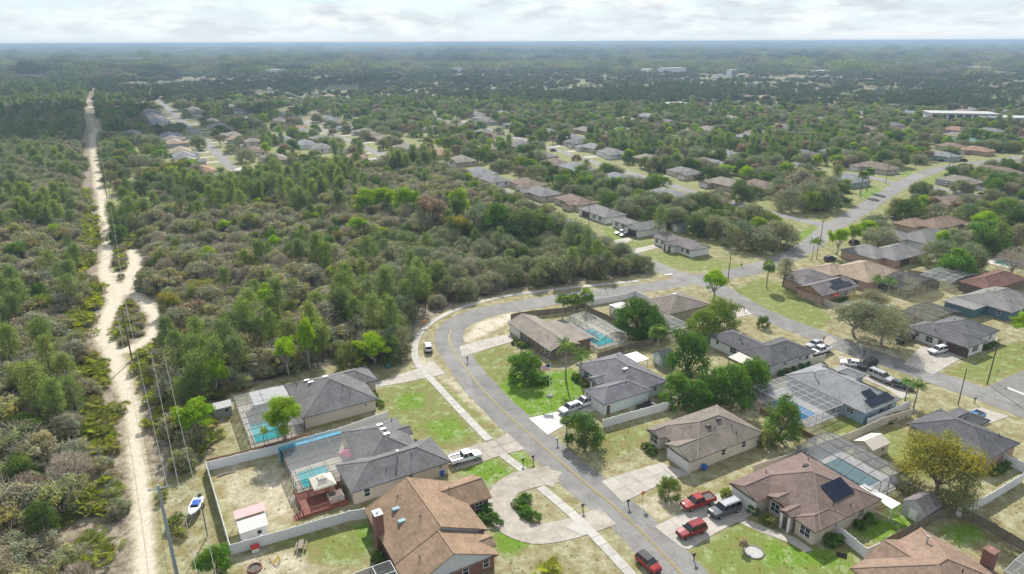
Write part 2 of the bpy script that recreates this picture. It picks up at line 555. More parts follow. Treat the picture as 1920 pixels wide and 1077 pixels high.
def ground_material():
    m = bpy.data.materials.new('ground_cover')
    m.use_nodes = True
    n, l = m.node_tree.nodes, m.node_tree.links
    b = n['Principled BSDF']; b.inputs['Roughness'].default_value = 0.95; b.inputs['Specular IOR Level'].default_value = 0.1
    t = n.new('ShaderNodeTexCoord')
    def noise(s, d=6, r=0.65):
        x = n.new('ShaderNodeTexNoise'); x.inputs['Scale'].default_value = s; x.inputs['Detail'].default_value = d; x.inputs['Roughness'].default_value = r
        l.new(t.outputs['Object'], x.inputs['Vector']); return x.outputs['Fac']
    def ramp(f, c1, c2, p1=0.35, p2=0.65):
        x = n.new('ShaderNodeValToRGB'); x.color_ramp.elements[0].position = p1; x.color_ramp.elements[1].position = p2
        x.color_ramp.elements[0].color = (*c1, 1); x.color_ramp.elements[1].color = (*c2, 1); l.new(f, x.inputs[0]); return x.outputs[0]
    def mixc(f, a_, b_):
        x = n.new('ShaderNodeMixRGB'); l.new(f, x.inputs[0]); l.new(a_, x.inputs[1]); l.new(b_, x.inputs[2]); return x.outputs[0]
    def thr(cov, nz, amp, w):
        """cover fraction -> patchy mask: cover + (noise-.5)*amp through a soft threshold"""
        x = n.new('ShaderNodeMath'); x.operation = 'MULTIPLY_ADD'; l.new(nz, x.inputs[0]); x.inputs[1].default_value = amp; x.inputs[2].default_value = -amp / 2
        y = n.new('ShaderNodeMath'); y.operation = 'ADD'; l.new(x.outputs[0], y.inputs[0]); l.new(cov, y.inputs[1])
        z = n.new('ShaderNodeMapRange'); z.inputs[1].default_value = 0.5 - w; z.inputs[2].default_value = 0.5 + w; l.new(y.outputs[0], z.inputs[0]); return z.outputs[0]
    at = n.new('ShaderNodeAttribute'); at.attribute_name = 'cover'
    s = n.new('ShaderNodeSeparateColor'); l.new(at.outputs['Color'], s.inputs[0])
    n1, n2, n3, n4 = noise(0.09), noise(0.45, 8, 0.7), noise(2.2, 6, 0.7), noise(0.22, 7, 0.7)
    dry = mixc(n3, ramp(n2, (0.265, 0.21, 0.10), (0.175, 0.155, 0.055)), ramp(n1, (0.145, 0.15, 0.055), (0.215, 0.18, 0.095)))
    grn = ramp(n3, (0.08, 0.165, 0.010), (0.145, 0.255, 0.022), 0.3, 0.7)
    snd = ramp(n3, (0.43, 0.38, 0.30), (0.66, 0.60, 0.49), 0.3, 0.7)
    lit = ramp(n3, (0.085, 0.07, 0.045), (0.19, 0.15, 0.10), 0.3, 0.7)
    c = mixc(thr(s.outputs[0], n2, 2.4, 0.4), dry, grn)
    c = mixc(thr(s.outputs[2], n4, 0.5, 0.25), c, lit)
    c = mixc(thr(s.outputs[1], n2, 2.0, 0.42), c, snd)
    f = noise(9, 3); mr = n.new('ShaderNodeMapRange'); mr.inputs[1].default_value = 0.3; mr.inputs[2].default_value = 0.7; mr.inputs[3].default_value = 0.62; mr.inputs[4].default_value = 1.38
    l.new(f, mr.inputs[0])
    mm = n.new('ShaderNodeMixRGB'); mm.blend_type = 'MULTIPLY'; mm.inputs[0].default_value = 1; l.new(c, mm.inputs[1]); l.new(mr.outputs[0], mm.inputs[2])
    l.new(mm.outputs[0], b.inputs['Base Color'])
    bp = n.new('ShaderNodeBump'); bp.inputs['Strength'].default_value = 0.7; bp.inputs['Distance'].default_value = 0.12
    l.new(n3, bp.inputs['Height']); l.new(bp.outputs[0], b.inputs['Normal'])
    return m
gm.materials.append(ground_material())
tag(put('ground', gm), kind='structure')

# ------------------------------------------------------------------ roads, kerbless verges, pavements, driveways
def asphalt():
    m = mat('asphalt', (0.17, 0.164, 0.157), 0.9, col2=(0.25, 0.243, 0.232), scale=0.3, bump=0.2, bscale=30, fine=0.16)
    n, l = m.node_tree.nodes, m.node_tree.links
    b = n['Principled BSDF']; src = b.inputs['Base Color'].links[0].from_socket
    t = n.new('ShaderNodeTexCoord')
    nz = n.new('ShaderNodeTexNoise'); nz.inputs['Scale'].default_value = .35; nz.inputs['Detail'].default_value = 5
    l.new(t.outputs['Object'], nz.inputs['Vector'])
    ad = n.new('ShaderNodeMixRGB'); ad.inputs[0].default_value = .85; ad.blend_type = 'ADD'
    l.new(t.outputs['Object'], ad.inputs[1]); l.new(nz.outputs['Color'], ad.inputs[2])
    v = n.new('ShaderNodeTexVoronoi'); v.feature = 'DISTANCE_TO_EDGE'; v.inputs['Scale'].default_value = .16
    l.new(ad.outputs[0], v.inputs['Vector'])
    r = n.new('ShaderNodeMapRange'); r.inputs[1].default_value = 0; r.inputs[2].default_value = .014; r.inputs[3].default_value = .80; r.inputs[4].default_value = 1
    l.new(v.outputs['Distance'], r.inputs[0])
    p = n.new('ShaderNodeTexVoronoi'); p.inputs['Scale'].default_value = .07; l.new(ad.outputs[0], p.inputs['Vector'])
    pr = n.new('ShaderNodeMapRange'); pr.inputs[3].default_value = .86; pr.inputs[4].default_value = 1.12; l.new(p.outputs['Color'], pr.inputs[0])
    for f in (r, pr):
        k = n.new('ShaderNodeMixRGB'); k.blend_type = 'MULTIPLY'; k.inputs[0].default_value = 1
        l.new(src, k.inputs[1]); l.new(f.outputs[0], k.inputs[2]); src = k.outputs[0]
    l.new(src, b.inputs['Base Color'])
    return m
ASPH = asphalt()
CONC = mat('concrete', (0.34, 0.31, 0.275), 0.85, col2=(0.44, 0.41, 0.365), scale=0.5, bump=0.1, fine=0.12, rnd=.08)
CONCW = mat('white_concrete', (0.52, 0.50, 0.47), 0.8, col2=(0.60, 0.58, 0.545), scale=0.5, fine=0.04)
CONCD = mat('stained_concrete', (0.26, 0.235, 0.195), 0.9, col2=(0.42, 0.38, 0.33), scale=0.45, fine=0.14, rnd=.1)
WALK = mat('pavement_concrete', (0.37, 0.355, 0.325), 0.85, col2=(0.47, 0.45, 0.415), scale=0.8, fine=0.1, rnd=.1)
YEL = mat('yellow_paint', (0.42, 0.31, 0.07), 0.7, col2=(0.30, 0.25, 0.14), scale=1.5)
WHT = mat('white_road_paint', (0.75, 0.75, 0.73), 0.7)
ROADL = {}
for k, (nm, (pts, w)) in enumerate(ROADS.items()):
    L = smooth_line(pts, 2.0)
    ROADL[nm] = (L, w)
    ph = rng.uniform(0, 9)
    wv = [w + .22 * math.sin(i * .7 + ph) + .18 * math.sin(i * 1.9 + 2 * ph) + rng.uniform(-.16, .16) for i in range(len(L))]     # ragged edges, sand and grass creep in
    o = ribbon(L, wv, 0.02 + 0.004 * k).build('road', ASPH)
    tag(o, kind='structure')
L = smooth_line(ROADS['front_street'][0][:10], 2.0)
for s in (-0.11, 0.11):
    tag(ribbon(offset_line(L, s), 0.12, 0.075).build('road_marking', YEL), kind='structure')
def stripe(p, q, w, m=WHT, z=0.08):
    a, b = G(*p), G(*q)
    tag(ribbon([a, b], w, z).build('road_marking', m), kind='structure')
stripe((1246, 516), (1261, 514), 0.6)
stripe((1889, 728), (1930, 744), 0.6)

SIDEWALKS = [
 [(1260, 1160), (1172, 1066), (1131, 1022), (1089, 979), (1050, 945), (1013, 914)],
 [(982, 883), (962, 868), (942, 853)],
 [(917, 826), (860, 767), (806, 709)],
 [(806, 709), (788, 690), (778, 668), (779, 645), (788, 625), (808, 606), (850, 583), (900, 567), (950, 555), (1010, 547), (1060, 541), (1130, 534), (1197, 527)],
]
WALKL = []
joint = mat('walk_joint', (0.2, 0.19, 0.17), 0.9)
for pts in SIDEWALKS:
    L = smooth_line(GP(pts), 1.8)
    WALKL.append(L)
    root = empty('pavement', (L[0][0], L[0][1], 0))
    tag(root, kind='structure')
    for a, b in zip(L, L[1:]):                       # each slab its own piece, with an open joint
        d = math.hypot(b[0] - a[0], b[1] - a[1])
        t = 0.03 / d
        p, q = (a[0] + (b[0] - a[0]) * t, a[1] + (b[1] - a[1]) * t), (b[0] - (b[0] - a[0]) * t, b[1] - (b[1] - a[1]) * t)
        mb = MB()
        nx, ny = -(q[1] - p[1]) / d * 0.8, (q[0] - p[0]) / d * 0.8
        lo, hi = 0.0, 0.085 + rng.uniform(-0.006, 0.006)
        c = [(p[0] + nx, p[1] + ny), (p[0] - nx, p[1] - ny), (q[0] - nx, q[1] - ny), (q[0] + nx, q[1] + ny)]
        c = [(x - L[0][0], y - L[0][1]) for x, y in c]
        mb.face([(x, y, hi) for x, y in c])
        for i in range(4):
            j = (i + 1) % 4
            mb.face([(*c[i], lo), (*c[j], lo), (*c[j], hi), (*c[i], hi)])
        mb.build('paving_slab', WALK, root)

DRIVES = []
def clip(P, k, c, keep_less):
    out = []
    for i in range(len(P)):
        p, q = P[i], P[(i + 1) % len(P)]
        ip, iq = (p[k] < c) == keep_less, (q[k] < c) == keep_less
        if ip: out.append(p)
        if ip != iq:
            t = (c - p[k]) / (q[k] - p[k])
            out.append((p[0] + (q[0] - p[0]) * t, p[1] + (q[1] - p[1]) * t))
    return out
def drive(pts, m=CONC, z=0.062, name='driveway', px=True, slab=3.1):
    P = GP(pts) if px else pts
    DRIVES.append(P)
    if sum(P[i][0] * P[(i + 1) % len(P)][1] - P[(i + 1) % len(P)][0] * P[i][1] for i in range(len(P))) < 0:
        P = P[::-1]
    o = P[0]
    def solid(Q):
        mb = MB()
        mb.face([(x, y, z) for x, y in Q])
        for i in range(len(Q)):
            j = (i + 1) % len(Q)
            mb.face([(*Q[i], 0), (*Q[j], 0), (*Q[j], z), (*Q[i], z)])
        return mb
    if not slab:
        ob = solid([(x - o[0], y - o[1]) for x, y in P]).build(name, m)
        ob.location = (o[0], o[1], 0)
        return tag(ob, kind='structure')
    ob = empty(name, (o[0], o[1], 0), AG)
    c, s_ = math.cos(AG), math.sin(AG)
    Q = [((x - o[0]) * c + (y - o[1]) * s_, -(x - o[0]) * s_ + (y - o[1]) * c) for x, y in P]
    u0, u1, v0, v1 = min(q[0] for q in Q), max(q[0] for q in Q), min(q[1] for q in Q), max(q[1] for q in Q)
    nu, nv = max(1, round((u1 - u0) / slab)), max(1, round((v1 - v0) / slab))
    for i in range(nu):
        for j in range(nv):
            g_ = .022
            B_ = Q
            for k, lo, hi in ((0, u0 + (u1 - u0) * i / nu + g_, u0 + (u1 - u0) * (i + 1) / nu - g_), (1, v0 + (v1 - v0) * j / nv + g_, v0 + (v1 - v0) * (j + 1) / nv - g_)):
                B_ = clip(B_, k, lo, False) if len(B_) > 2 else B_
                B_ = clip(B_, k, hi, True) if len(B_) > 2 else B_
            if len(B_) > 2:
                solid(B_).build('concrete_slab', m, ob)
    return tag(ob, kind='structure')
drive([(697, 720), (745, 704), (790, 690), (812, 677), (836, 702), (800, 709), (752, 719), (703, 727)], CONC)
drive([(841, 850), (934, 823), (951, 812), (978, 836), (985, 843), (937, 855), (899, 869), (855, 882)], CONCD)
drive([(991, 785), (1052, 771), (1100, 748), (1125, 764), (1062, 796), (1027, 816)], CONCW)
drive([(862, 650), (908, 637), (955, 626), (964, 640), (910, 656), (866, 670)], CONC)
drive([(1128, 903), (1190, 882), (1240, 868), (1292, 888), (1251, 904), (1215, 920), (1168, 943)], CONC)
drive([(1227, 988), (1290, 958), (1345, 926), (1414, 964), (1342, 1000), (1292, 1031), (1278, 1028)], CONC)
drive([(1694, 684), (1726, 651), (1775, 648), (1823, 665), (1794, 677), (1750, 703)], CONC)
drive([(1570, 668), (1600, 672), (1650, 690), (1690, 722), (1705, 745), (1690, 748), (1660, 728), (1620, 712), (1585, 690)], CONC)
drive([(1803, 775), (1836, 764), (1893, 781), (1844, 798)], CONC)
drive([(1540, 655), (1532, 640), (1556, 630), (1572, 640)], CONCD)
drive([(1182, 469), (1225, 459), (1238, 464), (1192, 476)], CONC)
drive([(1137, 459), (1150, 451), (1178, 446), (1186, 451), (1152, 462)], CONC)
drive([(1395, 577), (1410, 590), (1380, 596), (1360, 588)], CONC)
# the round drive in front of the brown house
o = ribbon(smooth_line(GP([(1046, 900), (1012, 893), (972, 901), (945, 922), (938, 950), (955, 982), (1000, 1001), (1055, 995), (1100, 982), (1140, 968)]), 1.0), 4.4, 0.056).build('driveway', CONCD)
tag(o, kind='structure'); DRIVES.append(GP([(1046, 880), (972, 885), (930, 910), (922, 950), (945, 990), (1000, 1012), (1060, 1008), (1140, 990), (1110, 965), (1060, 978), (1000, 985), (970, 972), (960, 945), (975, 922), (1030, 912)]))
drive([(921, 912), (985, 884), (1028, 874), (1050, 905), (1000, 915), (945, 935), (930, 935)], CONCD, 0.066)
drive([(1360, 966), (1402, 975), (1445, 993), (1490, 1008), (1525, 1032), (1510, 1036), (1480, 1018), (1430, 1000), (1395, 985)], CONC, 0.05, 'garden_path')
drive([(1060, 990), (1088, 968), (1118, 998), (1093, 1005)], WALK, 0.09, 'pavement_crossing')

# ------------------------------------------------------------------ plant kinds: one set of meshes for each, shared by the individuals
BARK = mat('bark', (0.17, 0.14, 0.11), 0.9, col2=(0.26, 0.22, 0.18), scale=3)
BARKD = mat('dark_bark', (0.085, 0.07, 0.055), 0.9, col2=(0.14, 0.115, 0.09), scale=3)
BARKG = mat('grey_bark', (0.27, 0.25, 0.225), 0.9, col2=(0.36, 0.335, 0.30), scale=3)
leafmat('scrub_leaf', [(0.25, 0.285, 0.12), (0.33, 0.325, 0.19), (0.27, 0.32, 0.11), (0.36, 0.33, 0.215), (0.30, 0.32, 0.21), (0.37, 0.36, 0.14), (0.24, 0.29, 0.14), (0.33, 0.33, 0.24)], 0.42)
leafmat('bare_twig', [(0.42, 0.37, 0.32), (0.50, 0.44, 0.37), (0.38, 0.33, 0.28), (0.46, 0.36, 0.28)], 0.0)
leafmat('pine_needle', [(0.15, 0.22, 0.075), (0.20, 0.275, 0.08), (0.16, 0.22, 0.095), (0.24, 0.31, 0.09)], 0.48)
leafmat('spring_leaf', [(0.25, 0.42, 0.03), (0.32, 0.47, 0.04), (0.21, 0.37, 0.04), (0.32, 0.42, 0.05)], 0.46)
leafmat('broad_leaf', [(0.085, 0.15, 0.04), (0.15, 0.25, 0.05), (0.10, 0.16, 0.05), (0.22, 0.30, 0.06), (0.12, 0.17, 0.065), (0.25, 0.25, 0.10), (0.13, 0.21, 0.05)], 0.42)
leafmat('oak_leaf', [(0.22, 0.25, 0.125), (0.27, 0.285, 0.17), (0.185, 0.235, 0.095), (0.31, 0.295, 0.20)], 0.45)
leafmat('glossy_leaf', [(0.105, 0.21, 0.04), (0.14, 0.265, 0.05), (0.09, 0.18, 0.04)], 0.42)
leafmat('amber_leaf', [(0.29, 0.265, 0.06), (0.27, 0.27, 0.065), (0.30, 0.30, 0.065)], 0.42)
leafmat('rust_leaf', [(0.33, 0.26, 0.17), (0.36, 0.28, 0.17), (0.31, 0.27, 0.19)], 0.35)
leafmat('palm_leaf', [(0.15, 0.24, 0.06), (0.19, 0.28, 0.075), (0.13, 0.20, 0.065)], 0.4)
leafmat('palmetto_leaf', [(0.19, 0.24, 0.05), (0.29, 0.33, 0.05), (0.15, 0.20, 0.06), (0.25, 0.25, 0.08), (0.21, 0.27, 0.045)], 0.45)
leafmat('far_leaf', [(0.095, 0.145, 0.055), (0.14, 0.18, 0.07), (0.19, 0.21, 0.085), (0.11, 0.14, 0.07), (0.20, 0.19, 0.115), (0.12, 0.17, 0.055), (0.23, 0.28, 0.07), (0.25, 0.215, 0.15)], 0.35)
leafmat('far_pine', [(0.065, 0.10, 0.05), (0.085, 0.125, 0.055), (0.07, 0.105, 0.05)], 0.3)

def unit(v):
    return v / (np.linalg.norm(v, axis=1, keepdims=True) + 1e-9)

def leaf_quads(c, nrm, size, asp=0.62, g=None):
    """rhombic leaf (or leaf spray) at each centre, lying across the given normal"""
    g = g or nrg
    n = len(c)
    t = unit(np.cross(nrm, g.normal(size=(n, 3))))
    b = np.cross(nrm, t)
    s = size[:, None]
    v = np.stack([c - t * s, c - b * s * asp + t * s * .15, c + t * s, c + b * s * asp + t * s * .15], 1)
    return v.reshape(-1, 3)

def clumps(g, centres, radii, n, size, out=0.68, up=0.3, hollow=0.55):
    n = int(n * 1.6); size = size * .78
    """leaves spread through clumps, denser towards each clump's skin; n leaves in all"""
    centres = np.array(centres, float); radii = np.array(radii, float)
    if radii.ndim == 1:
        radii = np.stack([radii, radii, radii * .8], 1)
    wgt = (radii.prod(1)) ** (2 / 3); wgt /= wgt.sum()
    k = g.choice(len(centres), n, p=wgt)
    d = unit(g.normal(size=(n, 3)))
    rr = hollow + (1 - hollow) * g.random(n) ** 0.7
    rr *= 1 + 0.18 * g.normal(size=n)
    c = centres[k] + d * radii[k] * rr[:, None]
    nrm = unit(d * out + unit(g.normal(size=(n, 3))) * (1 - out) + np.array([0, 0, up]))
    s = size * g.uniform(0.65, 1.35, n)
    v = leaf_quads(c, nrm, s, g=g)
    ct = g.uniform(0.75, 1.25, len(centres))
    t = ct[k] * g.uniform(0.85, 1.15, n)
    hue = g.normal(0, 0.07, len(centres))[k]
    tint = np.stack([t * (1 + hue), t, t * (1 - hue)], 1)
    return v, np.repeat(tint, 4, 0)

def crown_mesh(name, parts):
    """parts: list of (verts(4k,3), tint, material name)"""
    me = bpy.data.meshes.new(name)
    v = np.concatenate([p[0] for p in parts]); t = np.concatenate([p[1] for p in parts])
    fast_mesh(me, v, np.arange(len(v)).reshape(-1, 4), t)
    mi = np.concatenate([np.full(len(p[0]) // 4, i) for i, p in enumerate(parts)])
    for p in parts:
        me.materials.append(MATS[p[2]])
    me.polygons.foreach_set('material_index', mi.astype(np.int32))
    return me

def twigs(g, n, base, spread, h, ln=0.9, w=0.035):
    """thin bare sprays pointing up and out"""
    a = g.uniform(0, 2 * math.pi, n); r = np.sqrt(g.random(n))
    c = np.stack([np.cos(a) * r * spread, np.sin(a) * r * spread, base + (h - base) * g.random(n) ** 0.6 * (1 - 0.45 * r * r)], 1)
    d = unit(np.stack([np.cos(a) * r, np.sin(a) * r, 0.6 + 0.5 * g.random(n)], 1) + 0.5 * g.normal(size=(n, 3)))
    s = unit(np.cross(d, g.normal(size=(n, 3))))
    L = (ln * g.uniform(0.5, 1.3, n))[:, None]
    v = np.stack([c - d * L / 2 - s * w, c - d * L / 2 + s * w, c + d * L / 2 + s * w * .4, c + d * L / 2 - s * w * .4], 1).reshape(-1, 3)
    t = np.repeat(g.uniform(0.7, 1.3, n)[:, None] * np.ones((1, 3)), 4, 0)
    return v, t

def trunk_mesh(name, g, h, r, limbs, spread, top, m, lean=0.0, stems=1):
    mb = MB()
    for s in range(stems):
        a0 = g.uniform(0, 6.28)
        bx, by = (math.cos(a0) * r * 2.2, math.sin(a0) * r * 2.2) if stems > 1 else (0, 0)
        tx, ty = bx + g.normal() * lean + (math.cos(a0) * spread * .3 if stems > 1 else 0), by + g.normal() * lean + (math.sin(a0) * spread * .3 if stems > 1 else 0)
        mid = ((bx + tx) / 2 + g.normal() * r, (by + ty) / 2 + g.normal() * r, h * .5)
        mb.tube([(bx, by, -0.15), mid, (tx, ty, h)], [r * 1.15, r * .9, r * .7], 7)
        for k in range(limbs):
            a = 6.28 * (k + g.random() * .7) / limbs
            q = g.uniform(.55, 1.0)
            e = (tx + math.cos(a) * spread * q, ty + math.sin(a) * spread * q, h + (top - h) * g.uniform(.45, .85))
            z0 = h * g.uniform(.65, 1.0)
            f = z0 / h
            st = (bx + (tx - bx) * f, by + (ty - by) * f, z0)
            md = ((st[0] + e[0]) / 2, (st[1] + e[1]) / 2, (st[2] + e[2]) / 2 - 0.05 * spread)
            mb.tube([st, md, e], [r * .55, r * .38, r * .12], 5, cap=False)
    return mb.mesh(name, m, True)

KINDS = {}
def kind(key, protos):
    KINDS[key] = protos        # list of (trunk mesh, crown mesh, whole mesh, height, radius)

def join_meshes(name, ms):
    """one mesh out of trunk and crown, for trees too small in the picture to show parts"""
    vs, fs, mi, ti, mats_, off = [], [], [], [], [], 0
    for m in ms:
        base = len(mats_)
        mats_ += list(m.materials)
        n = len(m.vertices)
        co = np.zeros(n * 3, np.float32); m.vertices.foreach_get('co', co)
        vs += co.reshape(-1, 3).tolist()
        at = m.color_attributes.get('tint')
        if at:
            c = np.zeros(n * 4, np.float32); at.data.foreach_get('color', c); ti.append(c.reshape(-1, 4))
        else:
            ti.append(np.ones((n, 4), np.float32))
        for p in m.polygons:
            fs.append([off + i for i in p.vertices]); mi.append(base + p.material_index)
        off += n
    me = bpy.data.meshes.new(name)
    me.from_pydata(vs, [], fs)
    for m in mats_:
        me.materials.append(m)
    me.polygons.foreach_set('material_index', mi)
    at = me.color_attributes.new('tint', 'FLOAT_COLOR', 'POINT')
    at.data.foreach_set('color', np.concatenate(ti).ravel())
    me.update()
    return me

def dome(g, n, R_, h0, h1, flat=0.5, rmin=0.24, rmax=0.42):
    """clump centres over a dome-shaped crown of radius R_ between heights h0 and h1"""
    c, r = [], []
    for i in range(n):
        a = i * 2.39996 + g.uniform(-.4, .4)
        q = math.sqrt((i + .5) / n) * g.uniform(.85, 1.05)
        rad = R_ * g.uniform(rmin, rmax) * (1 - .25 * q)
        z = h0 + (h1 - h0) * (math.sqrt(max(0, 1 - q * q)) * (1 - flat) + flat * g.uniform(.2, 1)) - rad * .5
        c.append((math.cos(a) * q * (R_ - rad * .8), math.sin(a) * q * (R_ - rad * .8), max(rad * .5, z)))
        r.append((rad, rad, rad * .75))
    return c, r

def make_broad(key, n_var, H, R_, leaves, lsize, mats_, bark, h0=0.3, ncl=22, seed=1, stems=1, limbs=6, twig=0, flat=0.45, hollow=.5, low=False, trunk_r=0.035):
    out = []
    for k in range(n_var):
        g = np.random.default_rng(seed * 100 + k)
        H_, RR = H * g.uniform(.85, 1.15), R_ * g.uniform(.88, 1.12)
        c, r = dome(g, ncl, RR, H_ * h0, H_, flat)
        sq = g.uniform(.75, 1.25)
        c = [(x * sq, y / sq, z) for x, y, z in c]
        if low:                                             # skirt of lower clumps so the crown reaches the ground
            for i in range(ncl // 2):
                a = 6.28 * i / (ncl // 2) + g.uniform(-.3, .3)
                q = RR * g.uniform(.55, .85)
                rad = RR * g.uniform(.22, .34)
                c.append((math.cos(a) * q, math.sin(a) * q, rad * .7 + H_ * g.uniform(0, .25))); r.append((rad, rad, rad * .8))
        parts = []
        if len(mats_) > 1:                                   # two-tone crowns
            ct = np.array(c); sel = (ct[:, 2] - np.median(ct[:, 2])) / H_ + g.normal(0, .22, len(ct)) + .25 * ct[:, 0] / RR > 0
            for s, mn in ((sel, mats_[0]), (~sel, mats_[1])):
                v, t = clumps(g, ct[s], np.array(r)[s], leaves // 2, lsize, hollow=hollow)
                parts.append((v, t, mn))
        else:
            v, t = clumps(g, c, r, leaves, lsize, hollow=hollow)
            parts.append((v, t, mats_[0]))
        if twig:
            v, t = twigs(g, twig, H_ * .15, RR * .95, H_ * 1.03)
            parts.append((v, t, 'bare_twig'))
        cm = crown_mesh(key + '_crown', parts)
        tm = trunk_mesh(key + '_trunk', g, H_ * max(h0, .22), H_ * trunk_r, limbs, RR * .7, H_ * .9, bark, lean=.15, stems=stems)
        out.append((tm, cm, join_meshes(key, (tm, cm)), H_, RR))
    kind(key, out)

make_broad('scrub_oak', 6, 4.2, 2.7, 2200, 0.20, ['scrub_leaf'], BARK, .2, 20, 1, stems=3, limbs=3, twig=320, low=True, trunk_r=.025)
make_broad('bare_shrub', 3, 3.6, 2.4, 350, 0.16, ['rust_leaf'], BARKG, .2, 14, 2, stems=4, limbs=4, twig=900, low=True, trunk_r=.02)
make_broad('spring_tree', 4, 9.0, 3.9, 4200, 0.21, ['spring_leaf'], BARKG, .3, 26, 3, limbs=7, flat=.6)
make_broad('broad_tree', 5, 8.0, 4.2, 4400, 0.21, ['broad_leaf'], BARK, .2, 26, 4, limbs=7, flat=.5, low=True)
make_broad('live_oak', 5, 8.5, 6.3, 4200, 0.28, ['oak_leaf'], BARKG, .2, 34, 5, limbs=9, twig=300, flat=.5, low=True)
make_broad('street_oak', 3, 9.0, 6.3, 5200, 0.2, ['oak_leaf'], BARKG, .32, 30, 15, limbs=10, twig=500, flat=.6, hollow=.4)
leafmat('far_oak_leaf', [(0.095, 0.115, 0.06), (0.125, 0.14, 0.08), (0.085, 0.11, 0.05), (0.16, 0.155, 0.10)], .3)
make_broad('far_oak', 3, 8.0, 5.6, 420, 0.8, ['far_oak_leaf'], BARK, .2, 16, 14, limbs=3, flat=.5, hollow=.7)
make_broad('round_tree', 3, 6.2, 3.8, 4600, 0.18, ['glossy_leaf'], BARKD, .2, 30, 6, limbs=6, flat=.45, hollow=.5, low=True)
make_broad('amber_tree', 2, 11.0, 6.6, 9500, 0.2, ['amber_leaf', 'broad_leaf'], BARK, .2, 40, 7, limbs=9, flat=.55, low=True)
make_broad('rust_tree', 2, 9.0, 4.0, 2400, 0.26, ['rust_leaf'], BARKG, .3, 24, 8, limbs=7, twig=500, flat=.55)
make_broad('bush', 4, 1.5, 1.1, 700, 0.13, ['broad_leaf'], BARK, .2, 12, 9, stems=3, limbs=2, low=True, trunk_r=.03)
make_broad('dark_bush', 3, 1.4, 1.1, 900, 0.11, ['glossy_leaf'], BARKD, .2, 12, 10, stems=3, limbs=2, low=True, trunk_r=.03)
make_broad('far_tree', 5, 9.0, 4.6, 420, 0.75, ['far_leaf'], BARK, .25, 14, 11, limbs=4, flat=.5, hollow=.7)
make_broad('bare_tree', 2, 8.0, 4.0, 160, 0.2, ['rust_leaf'], BARKG, .3, 20, 12, limbs=9, twig=1500, flat=.55)

def make_pine(key, n_var, H, leafm, seed, tufts, ndl, r0=1.9, far=False, tip=0.42):
    out = []
    for k in range(n_var):
        g = np.random.default_rng(seed * 100 + k)
        H_ = H * g.uniform(.85, 1.15)
        base = H_ * g.uniform(.22, .42)
        mb = MB()
        lx, ly = g.normal() * .25, g.normal() * .25
        mb.tube([(0, 0, -.15), (lx * .4, ly * .4, H_ * .5), (lx, ly, H_ * .97)], [H_ * .016, H_ * .011, H_ * .003], 7)
        cs = []
        for t in range(tufts):
            f = (t + g.random()) / tufts
            z = base + (H_ - base) * f ** .85
            rad = r0 * (H_ / 9) * (math.sin(min(1, .25 + (1 - f) * 1.1) * math.pi * .5) ** .9) * g.uniform(.35, 1.05)
            a = t * 2.39996 + g.uniform(-.5, .5)
            e = (lx * f + math.cos(a) * rad, ly * f + math.sin(a) * rad, z + rad * g.uniform(-.05, .3))
            if not far and rad > .5 and t % 2 == 0:
                mb.tube([(lx * z / H_, ly * z / H_, z - rad * .1), e], [.05, .02], 4, cap=False)
            cs.append(e)
        n = tufts * ndl
        cs = np.array(cs)
        kk = np.repeat(np.arange(tufts), ndl)
        d = unit(g.normal(size=(n, 3)) + np.array([0, 0, .35]))
        L = tip * g.uniform(.7, 1.3, n)[:, None]
        c0 = cs[kk] + g.normal(size=(n, 3)) * tip * .55
        s = unit(np.cross(d, g.normal(size=(n, 3)))) * (tip * (.13 if not far else .3))
        v = np.stack([c0 - s * .5, c0 + d * L * .5 - s, c0 + d * L, c0 + d * L * .5 + s], 1).reshape(-1, 3)
        tt = g.uniform(.7, 1.3, tufts)[kk] * g.uniform(.8, 1.2, n)
        cm = crown_mesh(key + '_crown', [(v, np.repeat(np.stack([tt] * 3, 1), 4, 0), leafm)])
        tm = mb.mesh(key + '_trunk', BARKD, True)
        out.append((tm, cm, join_meshes(key, (tm, cm)), H_, r0))
    kind(key, out)
make_pine('sand_pine', 5, 9.0, 'pine_needle', 21, 120, 20)
make_pine('far_pine', 4, 12.0, 'far_pine', 22, 46, 8, 2.6, True, .9)
make_pine('conifer', 2, 7.0, 'oak_leaf', 23, 120, 18, 2.2)

def fan(g, c, d, r, n=9, spread=2.3, droop=.25):
    """one fan leaf: narrow segments radiating from the stalk end"""
    d = Vector(d).normalized()
    s = d.cross(Vector((0, 0, 1)))
    s = s.normalized() if s.length > .1 else Vector((1, 0, 0))
    u = s.cross(d)
    out = []
    for i in range(n):
        a = (i / (n - 1) - .5) * spread
        q = (d * math.cos(a) + s * math.sin(a)).normalized()
        w = (s * math.cos(a) - d * math.sin(a)) * r * .085
        e = Vector(c) + q * r - Vector((0, 0, 1)) * r * droop * (0.6 + abs(a) * .4)
        m = Vector(c) + q * r * .55
        out += [tuple(Vector(c)), tuple(m - w), tuple(e), tuple(m + w)]
    return out

